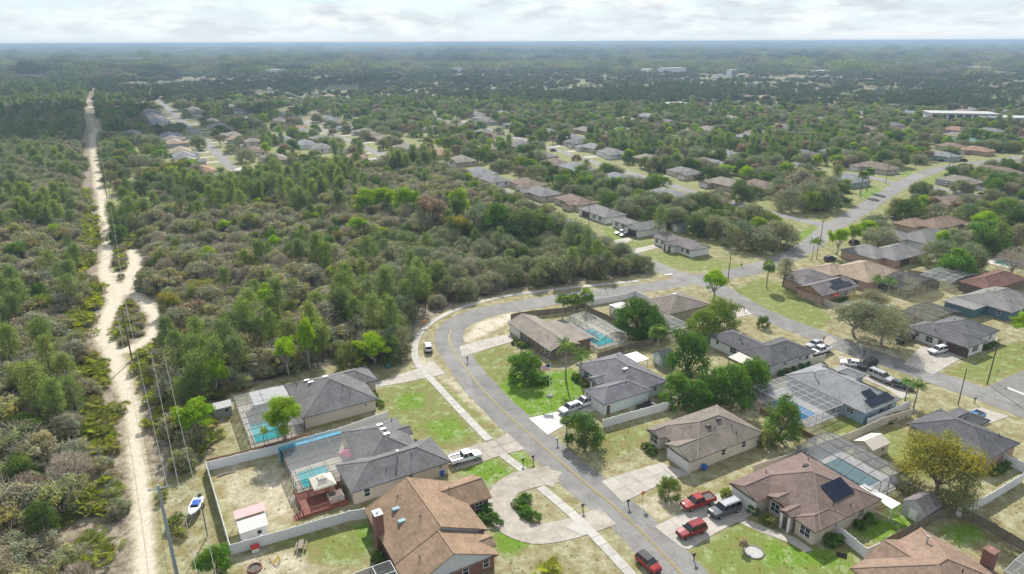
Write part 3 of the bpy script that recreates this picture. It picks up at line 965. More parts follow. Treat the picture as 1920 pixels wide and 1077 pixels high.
def make_fan_palm(key, n_var, H, leafm, fans, fr, seed, ground=False):
    out = []
    for k in range(n_var):
        g = np.random.default_rng(seed * 100 + k)
        H_ = H * g.uniform(.9, 1.12)
        mb = MB()
        v = []
        nst = 1 if not ground else 3
        for s in range(nst):
            bx, by = (0, 0) if not ground else (g.normal() * .5, g.normal() * .5)
            lx, ly = bx + g.normal() * .15, by + g.normal() * .15
            mb.tube([(bx, by, -.1), (lx, ly, H_)], [.17, .15] if not ground else [.07, .06], 8)
            for i in range(fans // nst):
                a = i * 2.39996 + g.uniform(-.3, .3)
                el = g.uniform(-.55, 1.25) if not ground else g.uniform(.1, 1.2)
                d = Vector((math.cos(a) * math.cos(el), math.sin(a) * math.cos(el), math.sin(el)))
                st = Vector((lx, ly, H_))
                c = st + d * fr * g.uniform(.5, .75)
                mb.bar(st, c, .03)
                v += fan(g, c, d + Vector((0, 0, -.15)), fr * g.uniform(.8, 1.1), 9 if not ground else 8, 2.6, .35 if not ground else .12)
        v = np.array(v)
        nq = len(v) // 4
        t = np.repeat((g.uniform(.7, 1.3, nq))[:, None] * np.ones((1, 3)), 4, 0)
        cm = crown_mesh(key + '_crown', [(v, t, leafm)])
        tm = mb.mesh(key + '_trunk', BARKG if not ground else BARK, True)
        out.append((tm, cm, join_meshes(key, (tm, cm)), H_ + fr, fr * 1.6))
    kind(key, out)
make_fan_palm('cabbage_palm', 3, 5.2, 'palm_leaf', 46, 1.3, 31)
make_fan_palm('palmetto', 5, .35, 'palmetto_leaf', 21, .75, 32, True)

def make_queen_palm(key, n_var, H, seed):
    out = []
    for k in range(n_var):
        g = np.random.default_rng(seed * 100 + k)
        H_ = H * g.uniform(.95, 1.05)
        mb = MB()
        mb.tube([(0, 0, -.1), (.1, .05, H_ * .5), (.05, .1, H_)], [.2, .16, .13], 9)
        v = []
        for i in range(22):
            a = i * 2.39996
            el = g.uniform(-.1, 1.2)
            L = g.uniform(2.6, 3.3)
            pts = []
            p = Vector((.05, .1, H_))
            dirv = Vector((math.cos(a) * math.cos(el), math.sin(a) * math.cos(el), math.sin(el)))
            for s in range(10):
                pts.append(p.copy())
                p = p + dirv * L / 9
                dirv = (dirv + Vector((0, 0, -.16))).normalized()
            for s in range(1, 10):
                f = s / 9
                d = (pts[s] - pts[s - 1]).normalized()
                side = d.cross(Vector((0, 0, 1))).normalized()
                for sg in (-1, 1):
                    for q in (0, .5):
                        b = pts[s - 1].lerp(pts[s], q)
                        ln = .85 * math.sin(math.pi * (.2 + .75 * f))
                        e = b + side * sg * ln * .8 + d * .3 - Vector((0, 0, 1)) * ln * .45
                        w = d * .085
                        m = b.lerp(e, .5)
                        v += [tuple(b), tuple(m - w), tuple(e), tuple(m + w)]
        v = np.array(v); nq = len(v) // 4
        t = np.repeat(g.uniform(.7, 1.3, nq)[:, None] * np.ones((1, 3)), 4, 0)
        cm = crown_mesh(key + '_crown', [(v, t, 'palm_leaf')])
        tm = mb.mesh(key + '_trunk', BARKG, True)
        out.append((tm, cm, join_meshes(key, (tm, cm)), H_ + 2, 3))
    kind(key, out)
make_queen_palm('queen_palm', 2, 9.0, 41)

def make_tuft(key, n_var, seed):
    out = []
    for k in range(n_var):
        g = np.random.default_rng(seed * 100 + k)
        n = 16
        a = g.uniform(0, 6.28, n); q = g.random(n) * .16
        c = np.stack([np.cos(a) * q, np.sin(a) * q, np.zeros(n)], 1)
        d = unit(np.stack([np.cos(a) * .8, np.sin(a) * .8, g.uniform(.5, 1.3, n)], 1))
        s = unit(np.cross(d, g.normal(size=(n, 3)))) * .025
        L = g.uniform(.12, .3, n)[:, None]
        v = np.stack([c - s, c + s, c + d * L + s * .3, c + d * L - s * .3], 1).reshape(-1, 3)
        t = np.repeat(g.uniform(.7, 1.3, n)[:, None] * np.ones((1, 3)), 4, 0)
        m = crown_mesh(key, [(v, t, 'weed_leaf')])
        out.append((m, m, m, .25, .3))
    kind(key, out)
leafmat('weed_leaf', [(0.12, 0.19, 0.03), (0.22, 0.21, 0.07), (0.30, 0.25, 0.12), (0.15, 0.22, 0.035), (0.26, 0.23, 0.10)], 0.3)
make_tuft('weed', 5, 61)

def plant(name, key, loc, h, label, cat, group=None, parts=True, var=None, r=None, rz=None, pr=None):
    """an individual plant: h its height, r its crown radius"""
    pr = pr or rng
    P_ = KINDS[key]
    tm, cm, wm, H_, R0 = P_[(var if var is not None else pr.randrange(len(P_))) % len(P_)]
    sz = h / H_
    sx = sz if r is None else r / R0
    rz = pr.uniform(0, 6.28) if rz is None else rz
    if parts:
        o = empty(name, (loc[0], loc[1], 0), rz)
        for nm, me in (('trunk', tm), ('crown', cm)):
            c = put(nm, me, o)
    else:
        o = put(name, wm, None, (loc[0], loc[1], 0), rz)
    o.scale = (sx * pr.uniform(.94, 1.06), sx * pr.uniform(.94, 1.06), sz)
    return tag(o, label, cat, group)

PLANTED = []
def tree(name, key, px, py, h, r, label, cat='tree', var=None, group=None):
    p = G(px, py)
    PLANTED.append((p[0], p[1], r))
    return plant(name, key, p, h, label, cat, group, True, var, r)

def scatter_stuff(name, label, keys, pts):
    """pts: (x, y, scale_xy, scale_z, rot, index) -> one object that instances whole plants on its points"""
    col = bpy.data.collections.new(name + '_kinds')
    i = 0
    for k in keys:
        for q in KINDS[k]:
            o = bpy.data.objects.new('%s_kind_%03d' % (name, i), q[2]); col.objects.link(o); i += 1
    P_ = np.array(pts, np.float32)
    me = bpy.data.meshes.new(name)
    me.vertices.add(len(P_))
    co = np.zeros((len(P_), 3), np.float32); co[:, :2] = P_[:, :2]
    me.vertices.foreach_set('co', co.ravel())
    for nm, tp, dat in (('scl', 'FLOAT_VECTOR', np.stack([P_[:, 2], P_[:, 2], P_[:, 3]], 1)), ('rot', 'FLOAT', P_[:, 4]), ('idx', 'INT', (P_[:, 5] % i).astype(np.int32))):
        a_ = me.attributes.new(nm, tp, 'POINT')
        a_.data.foreach_set('vector' if tp == 'FLOAT_VECTOR' else 'value', np.ascontiguousarray(dat).ravel())
    o = put(name, me)
    ng = bpy.data.node_groups.new(name, 'GeometryNodeTree')
    ng.interface.new_socket('Geometry', in_out='INPUT', socket_type='NodeSocketGeometry')
    ng.interface.new_socket('Geometry', in_out='OUTPUT', socket_type='NodeSocketGeometry')
    N, Lk = ng.nodes, ng.links
    gi, go = N.new('NodeGroupInput'), N.new('NodeGroupOutput')
    ip, ci = N.new('GeometryNodeInstanceOnPoints'), N.new('GeometryNodeCollectionInfo')
    ci.inputs['Collection'].default_value = col
    ci.inputs['Separate Children'].default_value = True
    ci.inputs['Reset Children'].default_value = True
    def attr(nm, tp):
        x = N.new('GeometryNodeInputNamedAttribute'); x.data_type = tp; x.inputs['Name'].default_value = nm; return x.outputs['Attribute']
    cx = N.new('ShaderNodeCombineXYZ'); Lk.new(attr('rot', 'FLOAT'), cx.inputs['Z'])
    er = N.new('FunctionNodeEulerToRotation'); Lk.new(cx.outputs[0], er.inputs[0])
    Lk.new(gi.outputs[0], ip.inputs['Points']); Lk.new(ci.outputs[0], ip.inputs['Instance'])
    ip.inputs['Pick Instance'].default_value = True
    Lk.new(attr('idx', 'INT'), ip.inputs['Instance Index']); Lk.new(er.outputs[0], ip.inputs['Rotation']); Lk.new(attr('scl', 'FLOAT_VECTOR'), ip.inputs['Scale'])
    Lk.new(ip.outputs[0], go.inputs[0])
    md = o.modifiers.new('plants', 'NODES'); md.node_group = ng
    return tag(o, label, kind='stuff')

# ------------------------------------------------------------------ houses
def shingle(name, c):
    m = mat('shingle_' + name, tuple(x * .80 for x in c), .9, col2=tuple(x * 1.20 for x in c), scale=1.6, bump=.35, bscale=9, fine=.2, stretch=(1, 1, 2.5), spec=.15)
    n, l = m.node_tree.nodes, m.node_tree.links                      # weathered, sun-bleached areas and runs
    b = n['Principled BSDF']; src = b.inputs['Base Color'].links[0].from_socket
    t = n.new('ShaderNodeTexCoord'); mp = n.new('ShaderNodeMapping'); mp.inputs['Scale'].default_value = (.32, .32, .1); l.new(t.outputs['Object'], mp.inputs[0])
    x = n.new('ShaderNodeTexNoise'); x.inputs['Scale'].default_value = 1; x.inputs['Detail'].default_value = 7; x.inputs['Roughness'].default_value = .7; l.new(mp.outputs[0], x.inputs['Vector'])
    r = n.new('ShaderNodeMapRange'); r.inputs[1].default_value = .35; r.inputs[2].default_value = .65; r.inputs[3].default_value = .8; r.inputs[4].default_value = 1.22; l.new(x.outputs['Fac'], r.inputs[0])
    k = n.new('ShaderNodeMixRGB'); k.blend_type = 'MULTIPLY'; k.inputs[0].default_value = 1; l.new(src, k.inputs[1]); l.new(r.outputs[0], k.inputs[2]); l.new(k.outputs[0], b.inputs['Base Color'])
    return m
ROOF = {k: shingle(k, c) for k, c in dict(
    slate=(.15, .147, .15), charcoal=(.12, .12, .127), taupe=(.185, .16, .14), brown=(.25, .175, .12), mauve=(.175, .13, .115), bluegrey=(.155, .152, .168),
    silver=(.225, .23, .24), dark=(.10, .10, .108), tan=(.31, .245, .185), umber=(.20, .155, .125), rust=(.225, .16, .12), clay=(.30, .19, .14), greybrown=(.24, .21, .18),
    dusk=(.165, .148, .15), oxblood=(.15, .085, .072), pewter=(.20, .195, .19)).items()}
CAPM = {}
for k_, m0 in list(ROOF.items()):
    c_ = tuple((x + y) / 2 * 1.16 for x, y in zip(*[e.color[:3] for e in next(q for q in m0.node_tree.nodes if q.type == 'VALTORGB').color_ramp.elements]))
    CAPM[k_] = mat('ridge_' + k_, c_, .9, var=.12, scale=3)
def stucco(name, c):
    return mat('stucco_' + name, tuple(x * .95 for x in c), .85, col2=tuple(min(1, x * 1.04) for x in c), scale=.8, bump=.1, bscale=40, fine=.03)
WALLM = {k: stucco(k, c) for k, c in dict(cream=(.56, .49, .40), white=(.72, .72, .71), beige=(.50, .44, .37), blue=(.26, .37, .44), paleblue=(.44, .54, .58), navy=(.06, .085, .125),
    grey=(.42, .42, .42), tan=(.42, .34, .27), peach=(.46, .32, .25), teal=(.10, .18, .22), brown=(.20, .155, .12), orange=(.36, .20, .11), sage=(.40, .44, .42), ivory=(.63, .59, .50), mint=(.5, .56, .54)).items()}
def brickmat():
    m = bpy.data.materials.new('brick_wall'); m.use_nodes = True
    n, l = m.node_tree.nodes, m.node_tree.links
    b = n['Principled BSDF']; b.inputs['Roughness'].default_value = .9
    t = n.new('ShaderNodeTexCoord'); x = n.new('ShaderNodeTexNoise'); x.inputs['Scale'].default_value = 5; x.inputs['Detail'].default_value = 5
    mp = n.new('ShaderNodeMapping'); mp.inputs['Scale'].default_value = (1, 1, 2.6)
    l.new(t.outputs['Object'], mp.inputs[0]); l.new(mp.outputs[0], x.inputs['Vector'])
    r = n.new('ShaderNodeValToRGB'); e = r.color_ramp.elements
    e[0].position = .3; e[0].color = (.11, .055, .045, 1); e[1].position = .7; e[1].color = (.30, .17, .13, 1)
    q = e.new(.5); q.color = (.20, .10, .08, 1)
    l.new(x.outputs['Fac'], r.inputs[0]); l.new(r.outputs[0], b.inputs['Base Color'])
    MATS['brick_wall'] = m
    return m
WALLM['brick'] = brickmat()
TRIM = mat('white_trim', (.76, .76, .75), .6)
DARKTRIM = mat('dark_trim', (.07, .065, .06), .6)
GLASS = mat('window_glass', (.03, .04, .05), .08, spec=.6)
DOORM = mat('white_door', (.70, .69, .67), .55)
DOORD = mat('dark_door', (.10, .07, .06), .5)
BLACK = mat('black_metal', (.03, .03, .032), .5)
STEEL = mat('galvanised', (.42, .43, .44), .5, metal=.6)
SOLAR = mat('solar_glass', (.012, .015, .028), .12, spec=.6)
FOOT = []                                            # footprints in world plan, kept clear of trees
WINC = {}

def window_meshes(w, h, mull=True):
    k = (round(w, 2), round(h, 2))
    if k not in WINC:
        f, t = MB(), .07
        f.box(-w / 2 - t, w / 2 + t, -.05, .02, -t, 0); f.box(-w / 2 - t, w / 2 + t, -.05, .02, h, h + t)
        f.box(-w / 2 - t, -w / 2, -.05, .02, 0, h); f.box(w / 2, w / 2 + t, -.05, .02, 0, h)
        f.box(-w / 2, w / 2, -.04, .02, h / 2 - .03, h / 2 + .03)
        if w > 1.1:
            n = 1 if w < 2 else 2
            for i in range(n):
                x = -w / 2 + w * (i + 1) / (n + 1)
                f.box(x - .03, x + .03, -.037, .02, 0, h / 2 - .03); f.box(x - .03, x + .03, -.037, .02, h / 2 + .03, h)
        p = MB(); p.box(-w / 2, w / 2, -.015, .01, 0, h)
        WINC[k] = (f.mesh('window', TRIM), p.mesh('pane', GLASS))
    return WINC[k]
GAR = {}
def garage_mesh(w, h, dark):
    k = (round(w, 2), dark)
    if k not in GAR:
        m = MB(); n = 4
        for i in range(n):
            m.box(-w / 2, w / 2, -.03 - (.006 if i % 2 else 0), .02, h * i / n + .012, h * (i + 1) / n - .012)
        m.box(-w / 2 - .1, -w / 2, -.05, .02, 0, h + .1); m.box(w / 2, w / 2 + .1, -.05, .02, 0, h + .1); m.box(-w / 2, w / 2, -.05, .02, h, h + .1)
        m.box(-w / 2, w / 2, -.012, .015, 0, h)
        GAR[k] = m.mesh('garage_door', DOORD if dark else DOORM)
    return GAR[k]

def wing_h(wg, u, v):
    u0, u1, v0, v1, ty, ax, e, p = wg
    if not (u0 <= u <= u1 and v0 <= v <= v1):
        return 0
    du, dv = min(u - u0, u1 - u), min(v - v0, v1 - v)
    return e + p * (min(du, dv) if ty == 'hip' else (dv if ax == 'u' else du) if ty == 'gable' else 0)

RIDGES = []
def add_roof(mb, gb, wg, oh, k):
    """closed roof body of one wing (mb) and its gable triangles (gb)"""
    u0, u1, v0, v1, ty, ax, e, p = wg
    e += .005 * k; u0 += .012 * k; u1 -= .012 * k; v0 += .012 * k; v1 -= .012 * k
    b = e - .2
    c = [(u0, v0), (u1, v0), (u1, v1), (u0, v1)]
    if ty == 'flat':
        mb.box(u0, u1, v0, v1, b, e); return
    sw = ax == 'v'
    def T(a, d, z):
        return (d, a, z) if sw else (a, d, z)
    A0, A1, D0, D1 = (v0, v1, u0, u1) if sw else (u0, u1, v0, v1)
    hw = (D1 - D0) / 2
    dm = (D0 + D1) / 2
    zr = e + p * hw
    if ty == 'hip':
        ins = min(hw, (A1 - A0) / 2)
        zr = e + p * ins
        ra, rb = A0 + ins, A1 - ins
        if ins < hw - 1e-6:                           # ridge would be too short: shallow end, treat as pyramid stretched
            ra = rb = (A0 + A1) / 2
        faces = [[T(A0, D0, e), T(A1, D0, e), T(rb, dm, zr), T(ra, dm, zr)], [T(A1, D1, e), T(A0, D1, e), T(ra, dm, zr), T(rb, dm, zr)],
                 [T(A1, D0, e), T(A1, D1, e), T(rb, dm, zr)], [T(A0, D1, e), T(A0, D0, e), T(ra, dm, zr)]]
    else:
        th = .16
        faces = [[T(A0, D0, e), T(A1, D0, e), T(A1, dm, zr), T(A0, dm, zr)], [T(A1, D1, e), T(A0, D1, e), T(A0, dm, zr), T(A1, dm, zr)]]
        faces += [[T(A0, D0, b), T(A0, D0, e), T(A0, dm, zr), T(A0, dm, zr - th)], [T(A0, D1, e), T(A0, D1, b), T(A0, dm, zr - th), T(A0, dm, zr)],
                  [T(A1, D0, e), T(A1, D0, b), T(A1, dm, zr - th), T(A1, dm, zr)], [T(A1, D1, b), T(A1, D1, e), T(A1, dm, zr), T(A1, dm, zr - th)]]
        for A, s in ((A0 + oh * .8, 1), (A1 - oh * .8, -1)):
            tri = [T(A, D0 + oh, e - .12 + p * oh), T(A, D1 - oh, e - .12 + p * oh), T(A, dm, zr - .14)]
            low = [T(A, D0 + oh, b - .02), T(A, D1 - oh, b - .02)]
            f = [low[0], low[1], tri[1], tri[2], tri[0]]
            gb.face(f if (s < 0) != sw else f[::-1])
    rl = [(T(ra, dm, zr), T(rb, dm, zr))] if ty == 'hip' else [(T(A0, dm, zr), T(A1, dm, zr))]
    if ty == 'hip':
        rl += [(T(A0, D0, e), T(ra, dm, zr)), (T(A0, D1, e), T(ra, dm, zr)), (T(A1, D0, e), T(rb, dm, zr)), (T(A1, D1, e), T(rb, dm, zr))]
    RIDGES.extend(q for q in rl if math.dist(*q) > .3)
    def ori(f):
        a_, b_, c_ = Vector(f[0]), Vector(f[1]), Vector(f[2])
        n = (b_ - a_).cross(c_ - a_)
        return f[::-1] if n.z < 0 else f
    for i, f in enumerate(faces):
        mb.face(ori(f) if (ty == 'hip' or i < 2) else f)
    for i in range(4):                                # fascia and soffit
        j = (i + 1) % 4
        if ty == 'gable' and ((not sw and i in (1, 3)) or (sw and i in (0, 2))):
            continue
        mb.face([(*c[i], b), (*c[j], b), (*c[j], e), (*c[i], e)])
    mb.face([(*q, b) for q in c[::-1]])

def house(label, org, wings, wall, roof, opens=(), bits=(), ang=AG, group=None, name='house', cat='house', oh=.45, gable=None, solar=(), caps=True):
    """wings: (u0,u1,v0,v1,type,ridge axis,eave height,pitch) measured at the eaves; opens: (wing, side, t, w, h, sill, kind)"""
    root = empty(name, (org[0], org[1], 0), ang)
    tag(root, label, cat, group)
    wings = [tuple(w) + ((2.6, .42)[len(w) - 6:] if len(w) < 8 else ()) for w in wings]
    wb, rb, gb = MB(), MB(), MB()
    for k, wg in enumerate(wings):
        u0, u1, v0, v1 = wg[:4]
        i = oh + .01 * k
        wb.box(u0 + i, u1 - i, v0 + i, v1 - i, -.05, wg[6] - .19 + .004 * k)
        add_roof(rb, gb, wg, i, k)
        c, s = math.cos(ang), math.sin(ang)
        FOOT.append([(org[0] + u * c - v * s, org[1] + u * s + v * c) for u, v in ((u0, v0), (u1, v0), (u1, v1), (u0, v1))])
    for f in gb.f:                                     # each gable a piece of its own
        g1 = MB(); g1.face([gb.v[i] for i in f]); g1.build('gable', gable or WALLM[wall], root)
    wb.build('wall', WALLM[wall], root)
    ro = rb.build('roof', ROOF[roof] if isinstance(roof, str) else roof, root)
    if caps and RIDGES:
        for a_, b_ in RIDGES:
            q_ = MB(); q_.bar((a_[0], a_[1], a_[2] + .005), (b_[0], b_[1], b_[2] + .005), .24, .05); q_.build('ridge_cap', CAPM[roof] if isinstance(roof, str) else roof, ro)
    RIDGES.clear()
    for wi, side, t, w, h, sill, kd in opens:
        u0, u1, v0, v1 = wings[wi][:4]
        i = oh + .01 * wi
        if side == 'u0': p, rz = (u0 + i, v0 + t), -math.pi / 2
        elif side == 'u1': p, rz = (u1 - i, v0 + t), math.pi / 2
        elif side == 'v0': p, rz = (u0 + t, v0 + i), 0
        else: p, rz = (u0 + t, v1 - i), math.pi
        if kd == 'window':
            f, pn = window_meshes(w, h)
            o = put('window', f, root, (*p, sill), rz); put('pane', pn, o)
        elif kd.startswith('garage'):
            put('garage_door', garage_mesh(w, h, kd.endswith('dark')), root, (*p, sill), rz)
        else:
            m = MB(); m.box(-w / 2, w / 2, -.04, .02, 0, h); m.box(-w / 2 - .08, -w / 2, -.06, .02, 0, h + .08, 1); m.box(w / 2, w / 2 + .08, -.06, .02, 0, h + .08, 1); m.box(-w / 2, w / 2, -.06, .02, h, h + .08, 1)
            o = m.build('door', [DOORD, TRIM], root); o.location = (*p, sill); o.rotation_euler.z = rz
    for b in bits:
        u, v, kd = b[:3]
        z = max(wing_h(w, u, v) for w in wings)
        m = MB()
        if kd == 'vent':
            m.box(-.45, .45, -.22, .22, -.25, .22); m.box(-.5, .5, -.27, .27, .22, .27); o = m.build('roof_vent', STEEL if len(b) < 4 else BLACK, root)
        elif kd == 'pipe':
            m.tube([(0, 0, -.2), (0, 0, .55)], .07, 8); o = m.build('vent_pipe', BLACK, root)
        elif kd == 'stack':
            m.tube([(0, 0, -.2), (0, 0, 1.0)], .11, 8); m.tube([(0, 0, 1.0), (0, 0, 1.25)], .2, 8); o = m.build('flue', STEEL, root)
        elif kd == 'skylight':
            m.box(-.75, .75, -.32, .32, -.3, .14); o = m.build('skylight', mat('skylight_pane', (.16, .30, .36), .15, spec=.6), root)
        o.location = (u, v, z)
    for sp in solar:
        wi, side, a0, a1, b0, b1, na, nb = sp
        u0, u1, v0, v1, ty, ax, e, pt = wings[wi]
        for i in range(na):
            for j in range(nb):
                x0, x1 = a0 + (a1 - a0) * i / na + .03, a0 + (a1 - a0) * (i + 1) / na - .03
                y0, y1 = b0 + (b1 - b0) * j / nb + .03, b0 + (b1 - b0) * (j + 1) / nb - .03
                m = MB()
                def Q(a_, b_, lift):
                    z = e + pt * b_ + lift
                    return {'v0': (u0 + a_, v0 + b_, z), 'u0': (u0 + b_, v0 + a_, z), 'u1': (u1 - b_, v0 + a_, z), 'v1': (u0 + a_, v1 - b_, z)}[side]
                top = [Q(x0, y0, .16), Q(x1, y0, .16), Q(x1, y1, .16), Q(x0, y1, .16)]
                bot = [Q(x0, y0, .08), Q(x1, y0, .08), Q(x1, y1, .08), Q(x0, y1, .08)]
                if side in ('u0', 'v1'):
                    top, bot = top[::-1], bot[::-1]
                m.face(top)
                for q in range(4):
                    r_ = (q + 1) % 4
                    m.face([bot[q], bot[r_], top[r_], top[q]])
                m.build('solar_panel', SOLAR, root)
    return root

def org_px(px, py, z=2.6):
    return G(px, py, z)

W_, D_ = 'window', 'door'
# tan-grey hip house in the middle right
house('grey-brown hip-roofed bungalow with white garage door beside the dry lawn', (29.3, 96.3),
      [(1.6, 17.8, 0, 11.6, 'hip', 'u'), (-.1, 8, .02, 6.3, 'gable', 'u'), (.3, 7, 7.9, 11.55, 'gable', 'u')], 'ivory', 'taupe',
      [(1, 'u0', 3.15, 4.9, 2.15, 0, 'garage'), (2, 'u0', 1.8, 1.7, 1.4, .8, W_), (0, 'u0', 7.1, 1, 2.1, 0, D_), (0, 'v0', 6.6, .9, 1.1, 1, W_), (0, 'v0', 11.5, .9, 1.1, 1, W_)],
      [(9, 3.6, 'pipe'), (12.5, 3, 'pipe'), (12.2, 1.6, 'pipe'), (11.2, 5.0, 'vent', 1), (8.3, 4.5, 'vent', 1)])
# mauve-brown house with solar panels
E_ = house('mauve-brown roofed cream house with black solar panels and an arched porch', (42.9, 78.9),
      [(.8, 14.9, 0, 14.5, 'hip', 'v', 2.7, .42), (-2.1, 9, 8.9, 14.47, 'gable', 'u', 2.7, .42), (.25, 7, 5.7, 9.2, 'gable', 'u', 2.9, .42), (-.3, 7, .03, 4.1, 'hip', 'u', 2.7, .42), (-.9, 3, 3.7, 5.9, 'gable', 'u', 2.9, .42)], 'cream', 'mauve',
      [(1, 'u0', 2.8, 4.6, 2.15, 0, 'garage'), (2, 'u0', 2.0, 1.5, 1.5, .7, W_), (3, 'u0', 1.9, 1.6, 1.5, .7, W_), (0, 'v0', 4.2, .5, .9, 1.3, W_), (0, 'v0', 10, 1.2, 1.2, .9, W_)],
      [(9.3, 9.6, 'vent', 1), (6.0, 2.0, 'pipe'), (8.7, 1.0, 'pipe'), (4, 12.6, 'pipe'), (12.6, 11.5, 'pipe')], solar=[(0, 'v0', 5.9, 10.6, 2.3, 5.0, 3, 1)])
m_ = MB()
for v in (4.15, 5.45):
    m_.box(-.75, -.45, v - .15, v + .15, 0, 2.7)
m_.build('porch_column', TRIM, E_)
m_ = MB(); m_.box(-.47, -.40, 4.35, 5.25, 0, 2.2); m_.build('porch_dark_slab', DOORD, E_)  # flat dark slab on the wall, its colour standing in for a shaded opening
# brown gabled brick house at the foot of the picture
F_ = house('brown-shingled brick house with a chimney beside the round drive', (-10.9, 71.3),
      [(-3.4, 9.6, -1.2, 4.0, 'gable', 'v', 2.5, .46), (-3.35, 10.7, 3.95, 17.0, 'gable', 'v', 2.6, .46), (5, 14.7, 10.2, 16.9, 'gable', 'u', 2.5, .46), (7, 10.2, .4, 3.2, 'gable', 'u', 2.6, .46)], 'brick', 'brown',
      [(0, 'v0', 11.3, .8, 1.4, .8, W_), (0, 'v0', 8.2, .8, 1.4, .8, W_), (0, 'v0', 4.2, 1.6, 1.0, 1.1, W_), (2, 'v0', 7.6, 1.2, 1.2, .9, W_)],
      [(.4, 12.6, 'skylight'), (.2, 9.8, 'skylight'), (2.2, 8.2, 'pipe'), (1.2, 14.5, 'pipe'), (-.5, 2, 'pipe'), (9, 13.4, 'pipe')], gable=mat('grey_siding', (.50, .52, .55), .7, col2=(.56, .58, .6), scale=.6))
m_ = MB(); m_.box(-3.7, -2.5, 10.2, 11.6, 0, 5.9); m_.box(-3.8, -2.4, 10.1, 11.7, 5.9, 6.05); m_.build('chimney', WALLM['brick'], F_)
m_ = MB(); m_.box(-3.72, -2.48, 10.18, 11.62, 6.052, 6.16); m_.tube([(-3.1, 10.9, 6.1), (-3.1, 10.9, 6.5)], .25, 8); m_.build('chimney_cap', TRIM, F_)
m_ = MB(); m_.box(3.9, 10.75, 3.78, 3.93, 2.55, 2.75); m_.build('rake_board', DARKTRIM, F_)
# dark grey L-shaped house with pool
house('dark grey shingled house with pool and red deck behind it', (-24.6, 88.6),
      [(-.4, 16.6, .0, 8.6, 'hip', 'u', 2.6, .42), (3.4, 13.6, 5, 18.0, 'hip', 'v', 2.6, .42), (9, 14.4, 11.3, 14.6, 'gable', 'u', 2.6, .42)], 'cream', 'slate',
      [(0, 'v0', 2.6, .9, 1.4, .8, W_), (0, 'v0', 15.2, .6, .5, 1.6, W_), (0, 'u0', 4, 1.8, 1.9, .1, W_), (0, 'u0', 7, 1.0, 1.2, .8, W_), (0, 'v0', 10.0, .8, .6, 1.6, W_)],
      [(9.2, 13.9, 'vent'), (9.2, 12.1, 'vent'), (9.2, 10.3, 'vent'), (8.6, 3.5, 'stack'), (6, 1.9, 'pipe'), (10.9, 3.1, 'pipe'), (12.2, 16.2, 'pipe')])
# dark roofed house above it
house('charcoal hip-roofed beige house with the lime tree before its pool cage', (-37.5, 111.6),
      [(-1.6, 13.0, 0, 15.1, 'hip', 'v', 2.6, .42), (6, 15.6, 7.6, 15.05, 'hip', 'u', 2.6, .42)], 'beige', 'slate',
      [(0, 'v0', 12.2, .4, .6, 1.4, W_), (1, 'u1', 3.6, 4.8, 2.1, 0, 'garage')],
      [(7.5, 4.6, 'pipe'), (8.3, 2.6, 'pipe'), (5.6, 10.2, 'vent'), (2.2, 11.6, 'vent'), (2.6, 9.8, 'vent'), (.2, 11.9, 'pipe')])
# blue-grey house with the vivid lawn
house('slate-roofed pale green house beside the vivid lawn with two palms', (18.2, 115.5),
      [(4.5, 16.5, 1.2, 17.1, 'hip', 'v', 2.7, .42), (-.9, 11, 0, 6.9, 'hip', 'u', 2.7, .42), (3.0, 9, 7.3, 10.9, 'gable', 'u', 2.6, .42)], 'mint', 'bluegrey',
      [(1, 'u0', 3.4, 4.8, 2.15, 0, 'garage'), (1, 'v0', 1.5, .9, 2.0, .0, D_), (0, 'u0', 12.5, 1.6, 1.3, .8, W_), (0, 'v0', 8.8, .9, .9, 1.2, W_), (2, 'u0', 1.8, 1.2, 1.9, .1, W_)],
      [(9.4, 6.6, 'vent'), (6.8, 2.9, 'pipe'), (12.4, 13.0, 'pipe')])
# low brown gable house with cage on the bend
house('low brown gable house inside the bend with a cage behind', (8.3, 139.3),
      [(.3, 8.6, 0, 19.8, 'gable', 'v', 2.5, .36), (8.0, 13.2, 1.5, 14.5, 'flat', 'v', 2.55, 0)], 'brown', 'greybrown',
      [(0, 'u0', 1.6, 1.0, 1.3, .8, W_), (0, 'u0', 3.6, 1.0, 1.3, .8, W_), (0, 'u0', 11.6, 1.8, 1.2, .9, W_), (0, 'u0', 8, 1, 2.1, 0, D_), (0, 'u0', 16.6, 4.6, 2.1, 0, 'garage')], [(2.8, 5, 'pipe')])
# house with dark roof next along the cross street
house('black-roofed white house with a lean-to awning and a white pickup alongside', (54.9, 131.5),
      [(.6, 8.4, 0, 18.4, 'hip', 'v', 2.6, .4), (.2, 15.0, -.2, 9.2, 'hip', 'u', 2.6, .4)], 'white', 'dark',
      [(0, 'u0', 11, 1.8, 1.2, .9, W_), (0, 'u0', 15.8, .8, .8, 1.3, W_), (1, 'v0', 5.2, .6, .6, 1.5, W_), (1, 'v0', 10, .6, .6, 1.5, W_), (1, 'v0', 12.4, .9, 2, 0, D_)],
      [(3.5, 11.6, 'stack'), (8, 2.6, 'pipe')])
